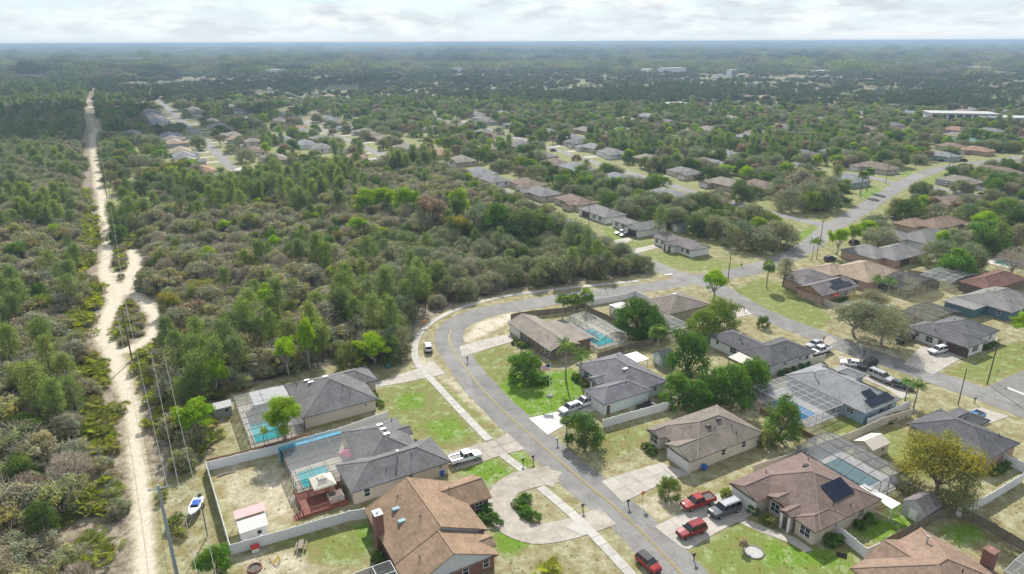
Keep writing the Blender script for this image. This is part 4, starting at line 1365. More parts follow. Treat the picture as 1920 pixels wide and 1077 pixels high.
# blue house with patchy solar panels
house('grey-roofed blue house carrying black solar panels in a stepped patch', (65.6, 111.4),
      [(0, 11.1, 0, 18.2, 'hip', 'v', 2.7, .4), (5, 14.6, 9.6, 15.2, 'hip', 'u', 2.7, .4)], 'blue', 'silver',
      [(0, 'u0', 3.3, 1.5, 1.0, 1.1, W_), (0, 'v0', 8.6, 1.6, 1.2, .9, W_), (0, 'v0', 5.8, 1.4, 2, 0, W_), (1, 'u1', 2.6, 4, 2.1, 0, 'garage')],
      [(2.6, 13.2, 'stack')], solar=[(0, 'v0', 2.6, 9.6, .5, 2.2, 6, 1), (0, 'v0', 3.8, 6.6, 2.25, 3.9, 3, 1), (0, 'u1', 11, 15.5, .8, 3.6, 4, 2), (0, 'u1', 2.0, 8.4, 1.2, 2.4, 6, 1)])
# near-black roofed house with white SUV
house('charcoal roofed white and navy house behind the parked white car', (102.4, 139.8),
      [(.4, 8.3, 0, 14.4, 'hip', 'v', 2.6, .4), (5, 17.6, 1.8, 12.8, 'hip', 'u', 2.6, .4)], 'white', 'charcoal',
      [(0, 'v0', 4.2, 2.4, 1.3, .7, W_), (0, 'u0', 2.4, 4.8, 2.1, 0, 'garage dark'), (0, 'u0', 6.2, 1.1, 2.1, 0, D_), (0, 'u0', 8.8, 1.6, 1.4, .6, W_), (0, 'u0', 11.8, 1.0, 1, 1.1, W_), (1, 'v0', 9.5, 1, 1, 1, W_)],
      [(2.2, 8.6, 'pipe'), (3.4, 11.2, 'pipe'), (11, 9.2, 'pipe')])
# house behind the amber tree
house('black-roofed peach house half hidden by the amber tree', (78.3, 96.3),
      [(-.3, 10.6, 0, 13.6, 'hip', 'v', 2.6, .4), (5, 14.2, 6.6, 12.2, 'hip', 'u', 2.6, .4)], 'peach', 'dark', [(0, 'v0', 7.5, 1.0, 1.1, 1, W_), (0, 'u0', 12, .9, 1, 1, W_)], [(8, 2.4, 'pipe'), (9.2, 8.5, 'pipe')])
# brown roof at the lower right corner
M_ = house('brown hip roof filling the lower right corner of the picture', (44.3, 72.2),
      [(0, 15.9, -14, -.1, 'hip', 'u', 2.6, .42), (3, 11, -9, .0, 'gable', 'v', 2.5, .42)], 'tan', 'rust', [], [(11.6, -3.2, 'stack'), (9.2, -9, 'pipe')])
m_ = MB(); m_.box(15.2, 16.5, -9.6, -8.3, 0, 5.2); m_.box(15.1, 16.6, -9.7, -8.2, 5.2, 5.35); m_.build('chimney', WALLM['brick'], M_)
# taupe house with the white porch roof at the bend
house('dark taupe house with a long white porch roof by the junction', G(1333, 571, 2.6),
      [(-14.5, 0, 0, 11.5, 'hip', 'v', 2.6, .38), (-17.5, -14.0, -2, 12.5, 'flat', 'v', 2.5, 0)], 'beige', 'taupe', [], [(-6, 7.5, 'vent'), (-4, 9.2, 'pipe')])
# orange gable house with solar
house('low house with an orange gable and rows of solar panels', G(1542, 556, 2.6),
      [(0, 16, 0, 8.8, 'gable', 'u', 2.6, .42), (3, 12, 8, 16, 'hip', 'v', 2.6, .4)], 'peach', 'dusk', [(0, 'v0', 11, 1.6, 1.2, .9, W_), (0, 'v0', 14, 1.2, 1.2, .9, W_)], [], gable=WALLM['orange'],
      solar=[(0, 'v0', 6, 14.5, 1.0, 2.5, 7, 1), (0, 'v0', 8, 12.5, 2.6, 4.0, 4, 1)])
house('broad tan-roofed house behind the orange gable house', G(1636, 529, 2.6),
      [(-2, 16, 0, 15, 'hip', 'u', 2.6, .4), (-6, 5, 9, 18, 'hip', 'u', 2.6, .4)], 'peach', 'tan', [(0, 'u0', 4, 1.6, 1.2, .9, W_)], [(4, 5, 'pipe'), (9, 3, 'pipe')])
house('grey-roofed house with shaded carport and pale walls by the dark car', G(1690, 487, 2.6),
      [(-3, 16, 0, 12, 'hip', 'u', 2.6, .4), (-7, 5, 4, 17, 'hip', 'v', 2.6, .4)], 'peach', 'pewter', [(0, 'v0', 6, 4.6, 2, 0, 'garage dark'), (0, 'v0', 13, 1.2, 1.2, .9, W_)], [(6, 6.2, 'vent')])
house('grey-roofed white house with a broad white chimney', G(1744, 457, 2.6),
      [(-2, 18, 0, 12, 'hip', 'u', 2.6, .45), (-6, 5, 7, 17, 'hip', 'u', 2.6, .4)], 'white', 'pewter', [(0, 'v0', 4, 1.2, 1.2, .9, W_), (0, 'v0', 12, 1.2, 1.2, .9, W_)], [])
house('wide brown-roofed house with white porch roof and red-leaved trees behind', G(1770, 428, 2.6),
      [(-4, 17, 0, 11, 'hip', 'u', 2.6, .42), (-9, 4, 6, 15, 'hip', 'u', 2.6, .4), (12, 18, -3, 1, 'flat', 'u', 2.5, 0)], 'tan', 'rust', [(0, 'v0', 5, 1.6, 1.2, .9, W_)], [(6, 6, 'stack')])
house('brown-roofed white house with a dark pool enclosure on its end', G(1800, 381, 2.6),
      [(-8, 10, 0, 11, 'hip', 'u', 2.6, .42), (-12, -2, 4, 13, 'gable', 'u', 2.6, .4)], 'white', 'umber', [(0, 'v0', 5, 1.6, 1.2, .9, W_), (0, 'v0', 10, 1.6, 1.2, .9, W_)], [])
house('white house with dark grey-brown roof alone on the green corner lot', G(1298, 470, 2.6),
      [(0, 8.6, 0, 20, 'gable', 'v', 2.6, .36), (-2.2, 4.6, 7, 13, 'gable', 'u', 2.6, .36)], 'white', 'dusk',
      [(0, 'u0', 2.5, 1.6, 1.3, .8, W_), (1, 'u0', 2, 1.5, 2, 0, W_), (1, 'u0', 4.4, .9, 2.0, 0, D_), (0, 'u0', 15, 1.6, 1.3, .8, W_), (0, 'u0', 18, 1.4, 1.3, .8, W_), (0, 'u0', 5, 1.2, 1.2, .9, W_)], [])
house('grey gable-fronted white house with dark garage above the lone white house', G(1197, 434, 2.6),
      [(0, 14, 0, 8.5, 'gable', 'u', 2.7, .42), (2, 9, 7, 19, 'hip', 'v', 2.6, .4)], 'white', 'pewter', [(0, 'u0', 4, 4.6, 2.1, 0, 'garage dark'), (1, 'u0', 5, 1.6, 1.3, .8, W_), (1, 'u0', 9, 1.6, 1.3, .8, W_)], [])
house('grey hip-roofed white house with a row of windows behind the woods', G(1135, 409, 2.6),
      [(0, 11, 0, 19, 'hip', 'v', 2.6, .4)], 'white', 'pewter', [(0, 'u0', 4, 1.6, 1.3, .8, W_), (0, 'u0', 8, 1.6, 1.3, .8, W_), (0, 'u0', 14, 4.6, 2.1, 0, 'garage dark')], [])
house('brown-roofed house with small gables third beyond the lone white house', G(1082, 386, 2.6),
      [(0, 11, 0, 19, 'hip', 'v', 2.6, .4), (-3, 5, 2, 8, 'gable', 'u', 2.6, .4)], 'beige', 'umber', [(0, 'u0', 13, 1.6, 1.3, .8, W_)], [])
house('dark blue-grey house with a white porch roof below the watermarked sky corner lot'.replace('watermarked sky corner lot', 'red-brown roof'), G(1897, 587, 2.6),
      [(0, 17, 0, 13.5, 'hip', 'u', 2.6, .42), (-6, 1, 6, 14, 'flat', 'u', 2.5, 0)], 'teal', 'pewter', [(0, 'u0', 3, .8, 1, 1, W_)], [(5, 3, 'pipe')])
house('dark red-brown roofed house with a pool enclosure at the picture edge', G(1858, 545, 2.6),
      [(0, 20, 0, 9, 'hip', 'u', 2.6, .42)], 'brown', 'oxblood', [], [])
house('small dusky brown-roofed house before the broad tan roof', G(1526, 529, 2.6),
      [(-1, 9, 0, 10, 'hip', 'u', 2.6, .38)], 'brown', 'dusk', [], [])

# ------------------------------------------------------------------ further houses, smaller in the picture
def clear_of(x, y, rad):
    for f in FOOT:
        cx = sum(p[0] for p in f) / 4; cy = sum(p[1] for p in f) / 4
        if (cx - x) ** 2 + (cy - y) ** 2 < rad * rad:
            return False
    return True
def far_house(label, px, py, roof, wall='beige', L=18, Wd=12, face='u0', group=None, z=3.4, wing=True, two=False):
    x, y = G(px, py, z)
    ws = [(-Wd / 2, Wd / 2, -L / 2, L / 2, 'hip', 'v', 2.7 if not two else 5.4, .4)]
    if wing:
        s = rng.choice((-1, 1))
        a, b = (-L / 2 + .3, -L / 2 + 7) if s < 0 else (L / 2 - 7, L / 2 - .3)
        ws.append((-Wd / 2 - 3.2, 1, a, b, 'gable' if rng.random() < .5 else 'hip', 'u', 2.6, .4) if face == 'u0' else (-1, Wd / 2 + 3.2, a, b, 'gable' if rng.random() < .5 else 'hip', 'u', 2.6, .4))
    ops = [(0, 'v0', 3.5, 1.3, 1.2, .9, W_), (0, 'v0', 8.5, 1.3, 1.2, .9, W_)]
    if wing:
        ops.append((1, face, 3.3, 4.6, 2.1, 0, 'garage'))
    ops += [(0, 'u0', L * .5, 1.6, 1.3, .9, W_)]
    dist_ = math.hypot(x, y)
    if dist_ > 480:                                    # too small there to show windows
        ops = [q for q in ops if q[6] == 'garage'] if dist_ < 650 else []
    if two:
        ops += [(0, 'v0', 4, 1.2, 1.3, 3.4, W_), (0, 'v0', 8, 1.2, 1.3, 3.4, W_), (0, 'u0', 6, 1.2, 1.3, 3.4, W_)]
    return house(label, (x, y), ws, wall, roof, ops, (), group=group, caps=dist_ < 300)
far_house('grey-roofed house among trees beside the white yard fence', 1016, 357, 'pewter')
far_house('brown-roofed house just beyond the dark trees left of that fence', 990, 341, 'umber')
far_house('blue-grey house at the end of the wooded street', 902, 320, 'silver', 'white')
far_house('grey house with a blue car parked before it at the wood edge', 925, 333, 'pewter', 'white')
far_house('brown-grey roofed house with small white porch above the blue-grey house', 869, 297, 'greybrown', 'tan')
far_house('long reddish-brown roof behind the bare grey trees', 825, 284, 'clay', 'tan', 22)
far_house('brown hip-roofed house left of the small green lawn', 914, 276, 'umber')
far_house('large grey-blue roof below the back street', 1084, 312, 'silver', 'white', 22, 13)
far_house('dark roof by the parked cars on the back street', 1018, 289, 'pewter', 'tan')
far_house('dark brown roof right of the parked cars on the back street', 1043, 303, 'umber', 'tan')
far_house('grey-blue roof with white end wall behind the round oak', 1255, 362, 'silver', 'white', 22, 13)
far_house('brown roof on the far side of the back street', 1218, 295, 'greybrown', 'tan', 20)
far_house('long tan roof under the trees beyond the back street', 1362, 340, 'greybrown', 'tan', 20)
far_house('brown roof beside a white carport among dark oaks', 1424, 344, 'umber', 'tan')
far_house('blue-grey hipped roof beside the two cabbage palms on the avenue', 1592, 333, 'silver', 'sage', 17, 13)
far_house('brown roof with shaded garage right of the avenue', 1800, 336, 'greybrown', 'grey', 18, 12)
far_house('long brown roof beyond the white vinyl fence', 1868, 318, 'umber', 'brown', 24, 12)
far_house('brown gabled house standing above the grey house at the avenue end', 1783, 272, 'rust', 'beige', 16, 11)
far_house('grey walled house at the end of the avenue', 1768, 289, 'silver', 'sage', 16, 11)
far_house('orange-brown gabled house beside the avenue', 1832, 279, 'clay', 'peach', 18, 11)
far_house('dark teal metal-roofed house in the trees', 1815, 262, mat('teal_metal_roof', (.03, .13, .12), .5), 'teal', 18, 10, wing=False)
far_house('blue-grey roofed house below the flat white school', 1745, 256, 'silver', 'white', 18, 11)
far_house('pale grey roof half hidden in the trees centre right', 1642, 253, 'pewter', 'white')
far_house('dark roof by a bare sandy lot in the woods', 1507, 286, 'dusk', 'white')
far_house('grey roof with white end beside the yellow-green tree', 1568, 281, 'pewter', 'white', 15)
far_house('tan-roofed long house below the treeline', 1600, 219, 'tan', 'white', 26, 10)
far_house('long low grey roof in the middle distance', 1534, 222, 'pewter', 'tan', 30, 11)
far_house('grey roofed houseback with white fascia left of the school', 1408, 202, 'silver', 'white', 28, 12)
far_house('dark red roof below the white-edged house', 1430, 216, 'oxblood', 'tan', 22, 11)
far_house('tan roof with white wall in the trees past the back street', 1175, 222, 'tan', 'white')
far_house('white-gabled grey roof past the back street', 1168, 242, 'silver', 'white')
far_house('grey roofed house with pale fence on the back street corner', 1030, 246, 'pewter', 'white', 20, 13)
far_house('second grey roof along the pale fence', 1072, 256, 'silver', 'white', 20, 13)
far_house('brown roof with a pickup on its sandy yard', 967, 233, 'pewter', 'grey', 20)
far_house('dark roof at the left end of the back street', 914, 226, 'dusk', 'grey')
far_house('long roof along the pine wood edge', 893, 213, 'pewter', 'grey', 22)
far_house('small grey roof in the pines', 944, 210, 'pewter', 'grey', 20, 9)
far_house('grey roof beside the second street with blue pool cover', 655, 238, 'silver', 'white', 18)
far_house('long brown roof by the second street', 702, 252, 'umber', 'brown', 22)
far_house('white flat-roofed house at the end of the straight street', 455, 322, mat('white_roof', (.66, .66, .65), .7, var=.08), 'white', 22, 10, wing=False)
far_house('second white-roofed house beside the pines', 418, 327, mat('white_roof', (.66, .66, .65), .7), 'white', 18, 9, wing=False)
far_house('orange-brown roof peeping over the pines', 534, 318, 'clay', 'tan', 15)
far_house('red-brown roof by the yellow-green trees', 380, 316, 'clay', 'tan', 16)
far_house('two-storey beige house with grey roof', 474, 270, 'greybrown', 'cream', 12, 10, two=True)
far_house('light tan house with grey hip roof and white garage', 519, 294, 'greybrown', 'cream', 19, 12)
far_house('pair of grey roofs right of the two-storey house', 574, 267, 'silver', 'white', 20, 12)
far_house('grey roof with dark enclosure near the second street', 604, 274, 'pewter', 'white', 18)
# rows along the straight streets
ROWCOL = ['pewter', 'silver', 'greybrown', 'pewter', 'umber', 'slate', 'silver', 'greybrown', 'clay', 'dusk', 'tan']
def row(street, side, s0, s1, step, where):
    L = ROADL[street][0]
    acc, last = 0, L[0]
    nxt = s0
    num = 0
    ORD = 'first second third fourth fifth sixth seventh eighth ninth tenth eleventh twelfth thirteenth fourteenth fifteenth sixteenth seventeenth eighteenth nineteenth twentieth'.split()
    for p, q in zip(L, L[1:]):
        d = math.dist(p, q)
        while acc + d >= nxt and nxt <= s1:
            t = (nxt - acc) / d
            x, y = p[0] + (q[0] - p[0]) * t, p[1] + (q[1] - p[1]) * t
            dx, dy = (q[0] - p[0]) / d, (q[1] - p[1]) / d
            nx, ny = -dy * side, dx * side
            hx, hy = x + nx * 21, y + ny * 21
            fx, fy = PX(hx, hy, 3)
            if clear_of(hx, hy, 19) and -30 < fx < 1950:
                rc = rng.choice(ROWCOL)
                wl_ = rng.choice(['white', 'beige', 'tan', 'cream', 'grey'])
                rn = {'pewter': 'grey', 'silver': 'pale grey', 'greybrown': 'grey-brown', 'umber': 'dark brown', 'slate': 'dark grey', 'clay': 'terracotta', 'dusk': 'dusky', 'tan': 'tan'}[rc]
                num += 1
                far_house('%s-roofed house, %s in the row on the %s' % (rn, ORD[(num - 1) % 20], where), *PX(hx, hy, 3.4), rc, wl_, rng.uniform(16, 20), rng.uniform(10.5, 13), 'u0' if nx * UX + ny * UY > 0 else 'u1', group='houses in the row on the ' + where)
                # its drive, from the road's edge to the garage
                w2 = 2.6
                a0, a1 = 3.4, 14.5
                drive([(x + nx * a0 + dx * w2 + dx * 4, y + ny * a0 + dy * w2 + dy * 4), (x + nx * a0 + dx * (4 - w2), y + ny * a0 + dy * (4 - w2)), (x + nx * a1 + dx * (4 - w2), y + ny * a1 + dy * (4 - w2)), (x + nx * a1 + dx * (4 + w2), y + ny * a1 + dy * (4 + w2))], CONC, .05, px=False, slab=0)
            nxt += step
        acc += d
row('straight_street', 1, 10, 420, 23, 'near side of the straight left-hand street')
row('straight_street', -1, 10, 420, 23, 'far side of the straight left-hand street')
row('second_street', 1, 10, 260, 24, 'near side of the second street')
row('second_street', -1, 10, 260, 24, 'far side of the second street')
row('back_street', 1, 60, 420, 25, 'near side of the long back street')
row('back_street', -1, 60, 420, 25, 'far side of the long back street')
row('avenue', -1, 150, 330, 27, 'right of the avenue')
row('far_street', 1, 10, 330, 27, 'near side of the distant cross street')
row('far_street', -1, 10, 330, 27, 'far side of the distant cross street')
# roofs of the farther suburb, set on the street grid
infill = []
for k in range(4000):
    y = 330 + 1250 * rng.random() ** 1.5
    x = rng.uniform(-.62, .80) * y
    if x < -.545 * y - 22 + 16 or (y < 470 and x < 40): continue
    if -.16 * y - 40 < x < .12 * y + 10 and 560 < y < 900: continue          # the pine wood
    if not clear_of(x, y, 25 if y < 900 else 34): continue
    if min(min(math.hypot(x - p[0], y - p[1]) for p in L[::4]) for L, w in ROADL.values()) < 15: continue
    infill.append((x, y))
    rc = rng.choice(['pewter', 'silver', 'greybrown', 'tan', 'silver', 'dusk', 'umber', 'pewter', 'slate'])
    fx, fy = PX(x, y, 3.4)
    if not (-20 < fx < 1940): continue
    far_house('%s roof of the suburb showing between the trees %s' % ({'pewter': 'grey', 'silver': 'pale grey', 'greybrown': 'grey-brown', 'umber': 'dark brown', 'slate': 'dark grey', 'dusk': 'dusky', 'tan': 'tan'}[rc], 'at the left' if fx < 640 else 'in the middle' if fx < 1280 else 'at the right'), fx, fy, rc, rng.choice(['white', 'beige', 'cream']), rng.uniform(17, 24), rng.uniform(11, 14), group='roofs between the suburb trees', wing=y < 800)
    if len(infill) > 230: break
# flat-roofed school and pale sheds far off
def flat_block(label, px, py, L, Wd, h, wall='white', name='flat_building', rz=AG):
    x, y = G(px, py, h)
    o = empty(name, (x, y, 0), rz); tag(o, label, 'building', 'pale buildings of the far plain' if name == 'far_building' else None)
    m = MB(); m.box(-L / 2, L / 2, -Wd / 2, Wd / 2, -.1, h); m.build('wall', WALLM[wall], o)
    m = MB(); m.box(-L / 2 - 1, L / 2 + 1, -Wd / 2 - 1, Wd / 2 + 1, h + .01, h + .7); m.build('roof', mat('pale_flat_roof', (.42, .42, .41), .8, var=.08, scale=.1), o)
    n = int(L / 6) if y < 1500 else 0
    for i in range(n):
        xx = -L / 2 + L * (i + .5) / n
        m = MB(); m.box(xx - 2.2, xx + 2.2, -Wd / 2 - .06, -Wd / 2 + .02, .8, h - .8); m.build('window', GLASS, o)
    FOOT.append([(x - L / 2, y - L / 2), (x + L / 2, y - L / 2), (x + L / 2, y + L / 2), (x - L / 2, y + L / 2)] if Wd > L * .6 else [(x + a_ * L / 2 * math.cos(rz) - b_ * Wd / 2 * math.sin(rz), y + a_ * L / 2 * math.sin(rz) + b_ * Wd / 2 * math.cos(rz)) for a_, b_ in ((-1, -1), (1, -1), (1, 1), (-1, 1))])
flat_block('long white flat-roofed school building at upper right', 1800, 212, 50, 22, 9, 'white', 'school_building', R(-14))
flat_block('lower white flat-roofed wing right of the school', 1878, 220, 36, 18, 7, 'white', 'school_building', R(-14))
flat_block('white peaked hall beyond the trees centre right', 1266, 194, 26, 16, 5)
for i, (px, py, L) in enumerate([(250, 106, 160), (350, 108, 130), (300, 108, 110), (150, 95, 160), (210, 107, 90), (385, 109, 90), (1110, 89, 120), (1830, 77.5, 200), (480, 104, 80), (1383, 106, 70)]):
    flat_block('long pale roof in the far haze, %s' % ['by the left-hand far town', 'at the right end of the far town', 'in the middle of the far town', 'farthest left near the horizon', 'left part of the far town', 'rightmost of the far town', 'a speck on the central horizon', 'on the far right horizon', 'past the far town', 'centre right of the plain'][i], px, py, L, L * .4, 8, 'white', 'warehouse', R(rng.uniform(-20, 20)))

for k in range(70):
    d = rng.uniform(1600, 5200); a = R(rng.uniform(-35, 35))
    L = rng.uniform(18, 60)
    flat_block('small pale building specking the far plain under the haze', *PX(d * math.sin(a), d * math.cos(a), 9), L, L * rng.uniform(.4, .7), rng.uniform(8, 13), 'white', 'far_building', R(rng.uniform(0, 90)))
# ------------------------------------------------------------------ fences
VINYL = mat('white_vinyl', (.70, .71, .73), .5, rnd=.03)
VINYLT = mat('tan_vinyl', (.56, .52, .46), .5, rnd=.03)
WOODF = mat('weathered_fence_wood', (.16, .135, .105), .9, col2=(.27, .235, .19), scale=2, rnd=.12, stretch=(3, 3, .5))
WOODR = mat('brown_fence_wood', (.19, .115, .07), .9, col2=(.28, .175, .11), scale=2, rnd=.1, stretch=(3, 3, .5))
PANEL = {}
def fence(label, pts, m, h=1.8, wood=False, px=True, cat='fence', name=None, step=2.4):
    P = GP(pts) if px else pts
    root = empty(name or ('wooden_fence' if wood else 'vinyl_fence'), (P[0][0], P[0][1], 0))
    tag(root, label, cat)
    for a, b in zip(P, P[1:]):
        d = math.dist(a, b)
        n = max(1, round(d / step))
        rz = math.atan2(b[1] - a[1], b[0] - a[0])
        s = d / n
        k = (m.name, round(h, 2), wood)
        if k not in PANEL:
            q = MB()
            if wood:
                for i in range(14):
                    q.box(i / 14 + .003, (i + 1) / 14 - .003, -.012 + (i % 3) * .003, .012 + (i % 3) * .003, .05, h - .02 - ((i * 37) % 5) * .012)
                q.box(0, 1, .014, .06, .35, .44); q.box(0, 1, .014, .06, h - .45, h - .36)
            else:
                for i in range(12):
                    q.box(i / 12 + .002, (i + 1) / 12 - .002, -.02, .02, .12, h - .1)
                q.box(0, 1, -.014, .014, .1, h - .1)
                q.box(0, 1, -.035, .035, .04, .16); q.box(0, 1, -.035, .035, h - .14, h - .02)
            po = MB(); po.box(-.065, .065, -.065, .065, -.05, h + (.04 if not wood else -.03))
            if not wood:
                po.box(-.085, .085, -.085, .085, h + .041, h + .08)
            PANEL[k] = (q.mesh('fence_panel', m), po.mesh('post', m))
        for i in range(n):
            x, y = a[0] + (b[0] - a[0]) * i / n - P[0][0], a[1] + (b[1] - a[1]) * i / n - P[0][1]
            o = put('fence_panel', PANEL[k][0], root, (x, y, 0), rz); o.scale = (s, 1, rng.uniform(.99, 1.01))
            put('post', PANEL[k][1], root, (x, y, 0), rz)
    put('post', PANEL[k][1], root, (P[-1][0] - P[0][0], P[-1][1] - P[0][1], 0), rz)
    return root
fence('white vinyl fence around the yard with the red deck', [(764, 959), (656, 977), (550, 1008), (434, 1041), (389, 884), (525, 850), (640, 818), (728, 786)], VINYL)
fence('brown wooden fence between the two pool cages', [(390, 877), (470, 858), (530, 842), (585, 823)], WOODR, 1.7, True)
fence('white vinyl fence along the pale green house', [(1130, 803), (1200, 783), (1262, 766)], VINYL)
fence('grey wooden fence around the yard inside the bend', [(958, 601), (976, 597), (1060, 588), (1094, 578), (1110, 590), (1160, 612), (1225, 648), (1180, 657), (1120, 676)], WOODF, 1.8, True)
fence('white vinyl fence facing the bend by the taupe house', [(1098, 574), (1160, 565), (1190, 556), (1216, 568)], VINYL)
fence('tan vinyl fence behind the mauve-brown house', [(1412, 889), (1480, 868), (1530, 848), (1600, 824), (1650, 800), (1708, 782)], VINYLT)
fence('white vinyl fence crossing behind the grey shed', [(1668, 903), (1720, 932), (1760, 958), (1800, 970), (1850, 945), (1915, 905)], VINYL)
fence('short white fence on the corner of the mauve-brown house', [(1562, 1000), (1600, 1030), (1622, 1048), (1645, 1038)], VINYL)
fence('weathered wooden fence behind the corner brown roof', [(1645, 1036), (1700, 1005), (1760, 974), (1796, 966), (1850, 995), (1930, 1042)], WOODF, 1.8, True)
fence('white vinyl fence by the black-roofed house', [(1425, 712), (1480, 695), (1545, 678)], VINYLT, 1.7)
fence('white vinyl fence at the right edge behind the peach house', [(1880, 868), (1930, 892)], VINYL)
fence('white fence in front of the blue house patio', [(1625, 800), (1690, 772), (1705, 765)], VINYL, 1.7)
fence('pale wooden fence beside the striped lawn', [(1700, 515), (1745, 523), (1790, 505)], WOODF, 1.7, True)
fence('long white vinyl fence at the upper right', [(1805, 352), (1860, 362), (1900, 350), (1930, 345)], VINYL)
fence('second white vinyl fence beyond it at the upper right', [(1843, 330), (1890, 336), (1930, 332)], VINYL)
fence('low white fence between the orange gable house and the pool', [(1537, 568), (1562, 578), (1600, 585)], VINYLT, 1.6)
fence('pale fence in the yards past the woods', [(1020, 368), (1060, 362), (1080, 350)], VINYL)
fence('pale fence at the end of the clearing by the track', [(248, 352), (275, 364), (300, 360)], VINYL)
fence('dark low wooden fence behind the tree by the blue house', [(1425, 775), (1475, 800), (1530, 830)], WOODR, 1.2, True)
fence('long pale fence on the back street corner', [(1004, 258), (1050, 268), (1090, 264)], VINYL)

# ------------------------------------------------------------------ pool cages and pools
def screenmat(name, c, tr):
    m = bpy.data.materials.new(name); m.use_nodes = True
    n, l = m.node_tree.nodes, m.node_tree.links; n.clear()
    d = n.new('ShaderNodeBsdfDiffuse'); d.inputs[0].default_value = (*c, 1)
    t = n.new('ShaderNodeBsdfTransparent'); x = n.new('ShaderNodeMixShader'); x.inputs[0].default_value = tr
    o = n.new('ShaderNodeOutputMaterial'); l.new(d.outputs[0], x.inputs[1]); l.new(t.outputs[0], x.inputs[2]); l.new(x.outputs[0], o.inputs[0])
    return m
SCREEN = screenmat('insect_screen', (.30, .31, .32), .66)
SCREEND = screenmat('dark_insect_screen', (.10, .105, .11), .5)
ALU = mat('bronze_frame', (.10, .095, .09), .5)
ALUW = mat('white_frame', (.50, .50, .50), .5)
ALUB = mat('blue_frame', (.05, .30, .45), .5)
def cage(label, org, u0, u1, v0, v1, h=2.5, rise=.9, nu=4, nv=6, prof='mansard', frame=None, screen=None, ang=AG, open_=''):
    """screened pool enclosure: bars and screen panels of its own; ridge along v"""
    frame, screen = frame or ALU, screen or SCREEN
    root = empty('pool_cage', (org[0], org[1], 0), ang); tag(root, label, 'pool cage')
    us = [u0 + (u1 - u0) * i / nu for i in range(nu + 1)]
    vs = [v0 + (v1 - v0) * i / nv for i in range(nv + 1)]
    def hz(u):
        f = (u - u0) / (u1 - u0)
        if prof == 'flat': return h + rise * (1 - abs(2 * f - 1)) * .3
        if prof == 'dome': return h + rise * math.sin(math.pi * f)
        return h + rise * min(1, 3.2 * min(f, 1 - f))
    def bar(a, b, w=.065):
        m = MB(); m.bar(a, b, w, w * 1.3); m.build('beam', frame, root)
    def pan(p):
        m = MB(); m.face(p); m.build('screen_panel', screen, root)
    for v in vs:
        for a, b in zip(us, us[1:]):
            bar((a, v, hz(a)), (b, v, hz(b)))
        for u in (u0, u1):
            bar((u, v, 0), (u, v, hz(u) - .06))
    for u in us:
        bar((u, v0, hz(u)), (u, v1, hz(u)), .08)
        for v in (v0, v1):
            if u0 < u < u1:
                bar((u, v, 0), (u, v, hz(u) - .06))
    for v in (v0, v1):
        bar((u0, v, 1), (u1, v, 1), .06)
    for a, b in zip(us, us[1:]):
        for c, d in zip(vs, vs[1:]):
            pan([(a, c, hz(a)), (b, c, hz(b)), (b, d, hz(b)), (a, d, hz(a))])
        for v in (v0, v1):
            pan([(a, v, .05), (b, v, .05), (b, v, hz(b)), (a, v, hz(a))])
    for c, d in zip(vs, vs[1:]):
        for u in (u0, u1):
            pan([(u, c, .05), (u, d, .05), (u, d, hz(u)), (u, c, hz(u))])
    c, s = math.cos(ang), math.sin(ang)
    FOOT.append([(org[0] + u * c - v * s, org[1] + u * s + v * c) for u, v in ((u0, v0), (u1, v0), (u1, v1), (u0, v1))])
    return root
WATER = mat('pool_water', (.03, .42, .46), .06, col2=(.05, .52, .56), scale=.6, bump=.1, bscale=3, spec=.5)
WATERG = mat('green_pool_water', (.02, .30, .24), .06, spec=.5)
DECKC = mat('pool_deck_concrete', (.50, .45, .38), .85, col2=(.60, .55, .48), scale=.9)
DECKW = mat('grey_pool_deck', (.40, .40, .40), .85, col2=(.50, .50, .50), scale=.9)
def pool(label, org, u0, u1, v0, v1, water=None, deck=None, d=(0, 0, 0, 0), ang=AG, shape=None):
    """deck rectangle u0..v1; basin inset by d; water below the coping"""
    root = empty('swimming_pool', (org[0], org[1], 0), ang); tag(root, label, 'pool')
    a0, a1, b0, b1 = u0 + d[0], u1 - d[1], v0 + d[2], v1 - d[3]
    m = MB()
    z = .09
    for r_ in ((u0, u1, v0, b0), (u0, u1, b1, v1), (u0, a0, b0, b1), (a1, u1, b0, b1)):
        if r_[1] - r_[0] > .05 and r_[3] - r_[2] > .05:
            m.box(*r_, 0, z)
    m.build('pool_deck', deck or DECKC, root)
    w = MB(); w.face([(a0, b0, .07), (a1, b0, .07), (a1, b1, .07), (a0, b1, .07)]); w.build('pool_water', water or WATER, root)
    k = MB(); t = .3
    k.box(a0 - t, a1 + t, b0 - t, b0, .05, .13); k.box(a0 - t, a1 + t, b1, b1 + t, .05, .13); k.box(a0 - t, a0, b0, b1, .05, .13); k.box(a1, a1 + t, b0, b1, .05, .13)
    k.build('coping', deck or DECKC, root)
    return root
B0 = (-24.6, 88.6)
pool('teal pool under the cage beside the red deck', B0, -7.0, 3.2, 7.4, 18.3, d=(1.2, 4.2, 1.2, 5.0))
cage('pool cage of the dark grey house beside the red deck', B0, -7.2, 3.3, 7.2, 18.3, 2.5, .35, 4, 6, 'flat', ALU)
A0_ = (-37.5, 111.6)
m_ = MB()
m_.box(-7.5, 3.3, 18.5, 18.56, .2, 2.55); m_.box(-7.5, -7.44, 16.9, 18.5, .2, 2.5); m_.box(-7.5, 3.3, 17.6, 18.5, 2.56, 2.62)
bo = m_.build('privacy_screen', mat('blue_tarp', (.05, .24, .36), .7, var=.15)); bo.location = (*B0, 0); bo.rotation_euler.z = AG
tag(bo, 'bright blue privacy screen along the pool cage by the white fence', 'screen')
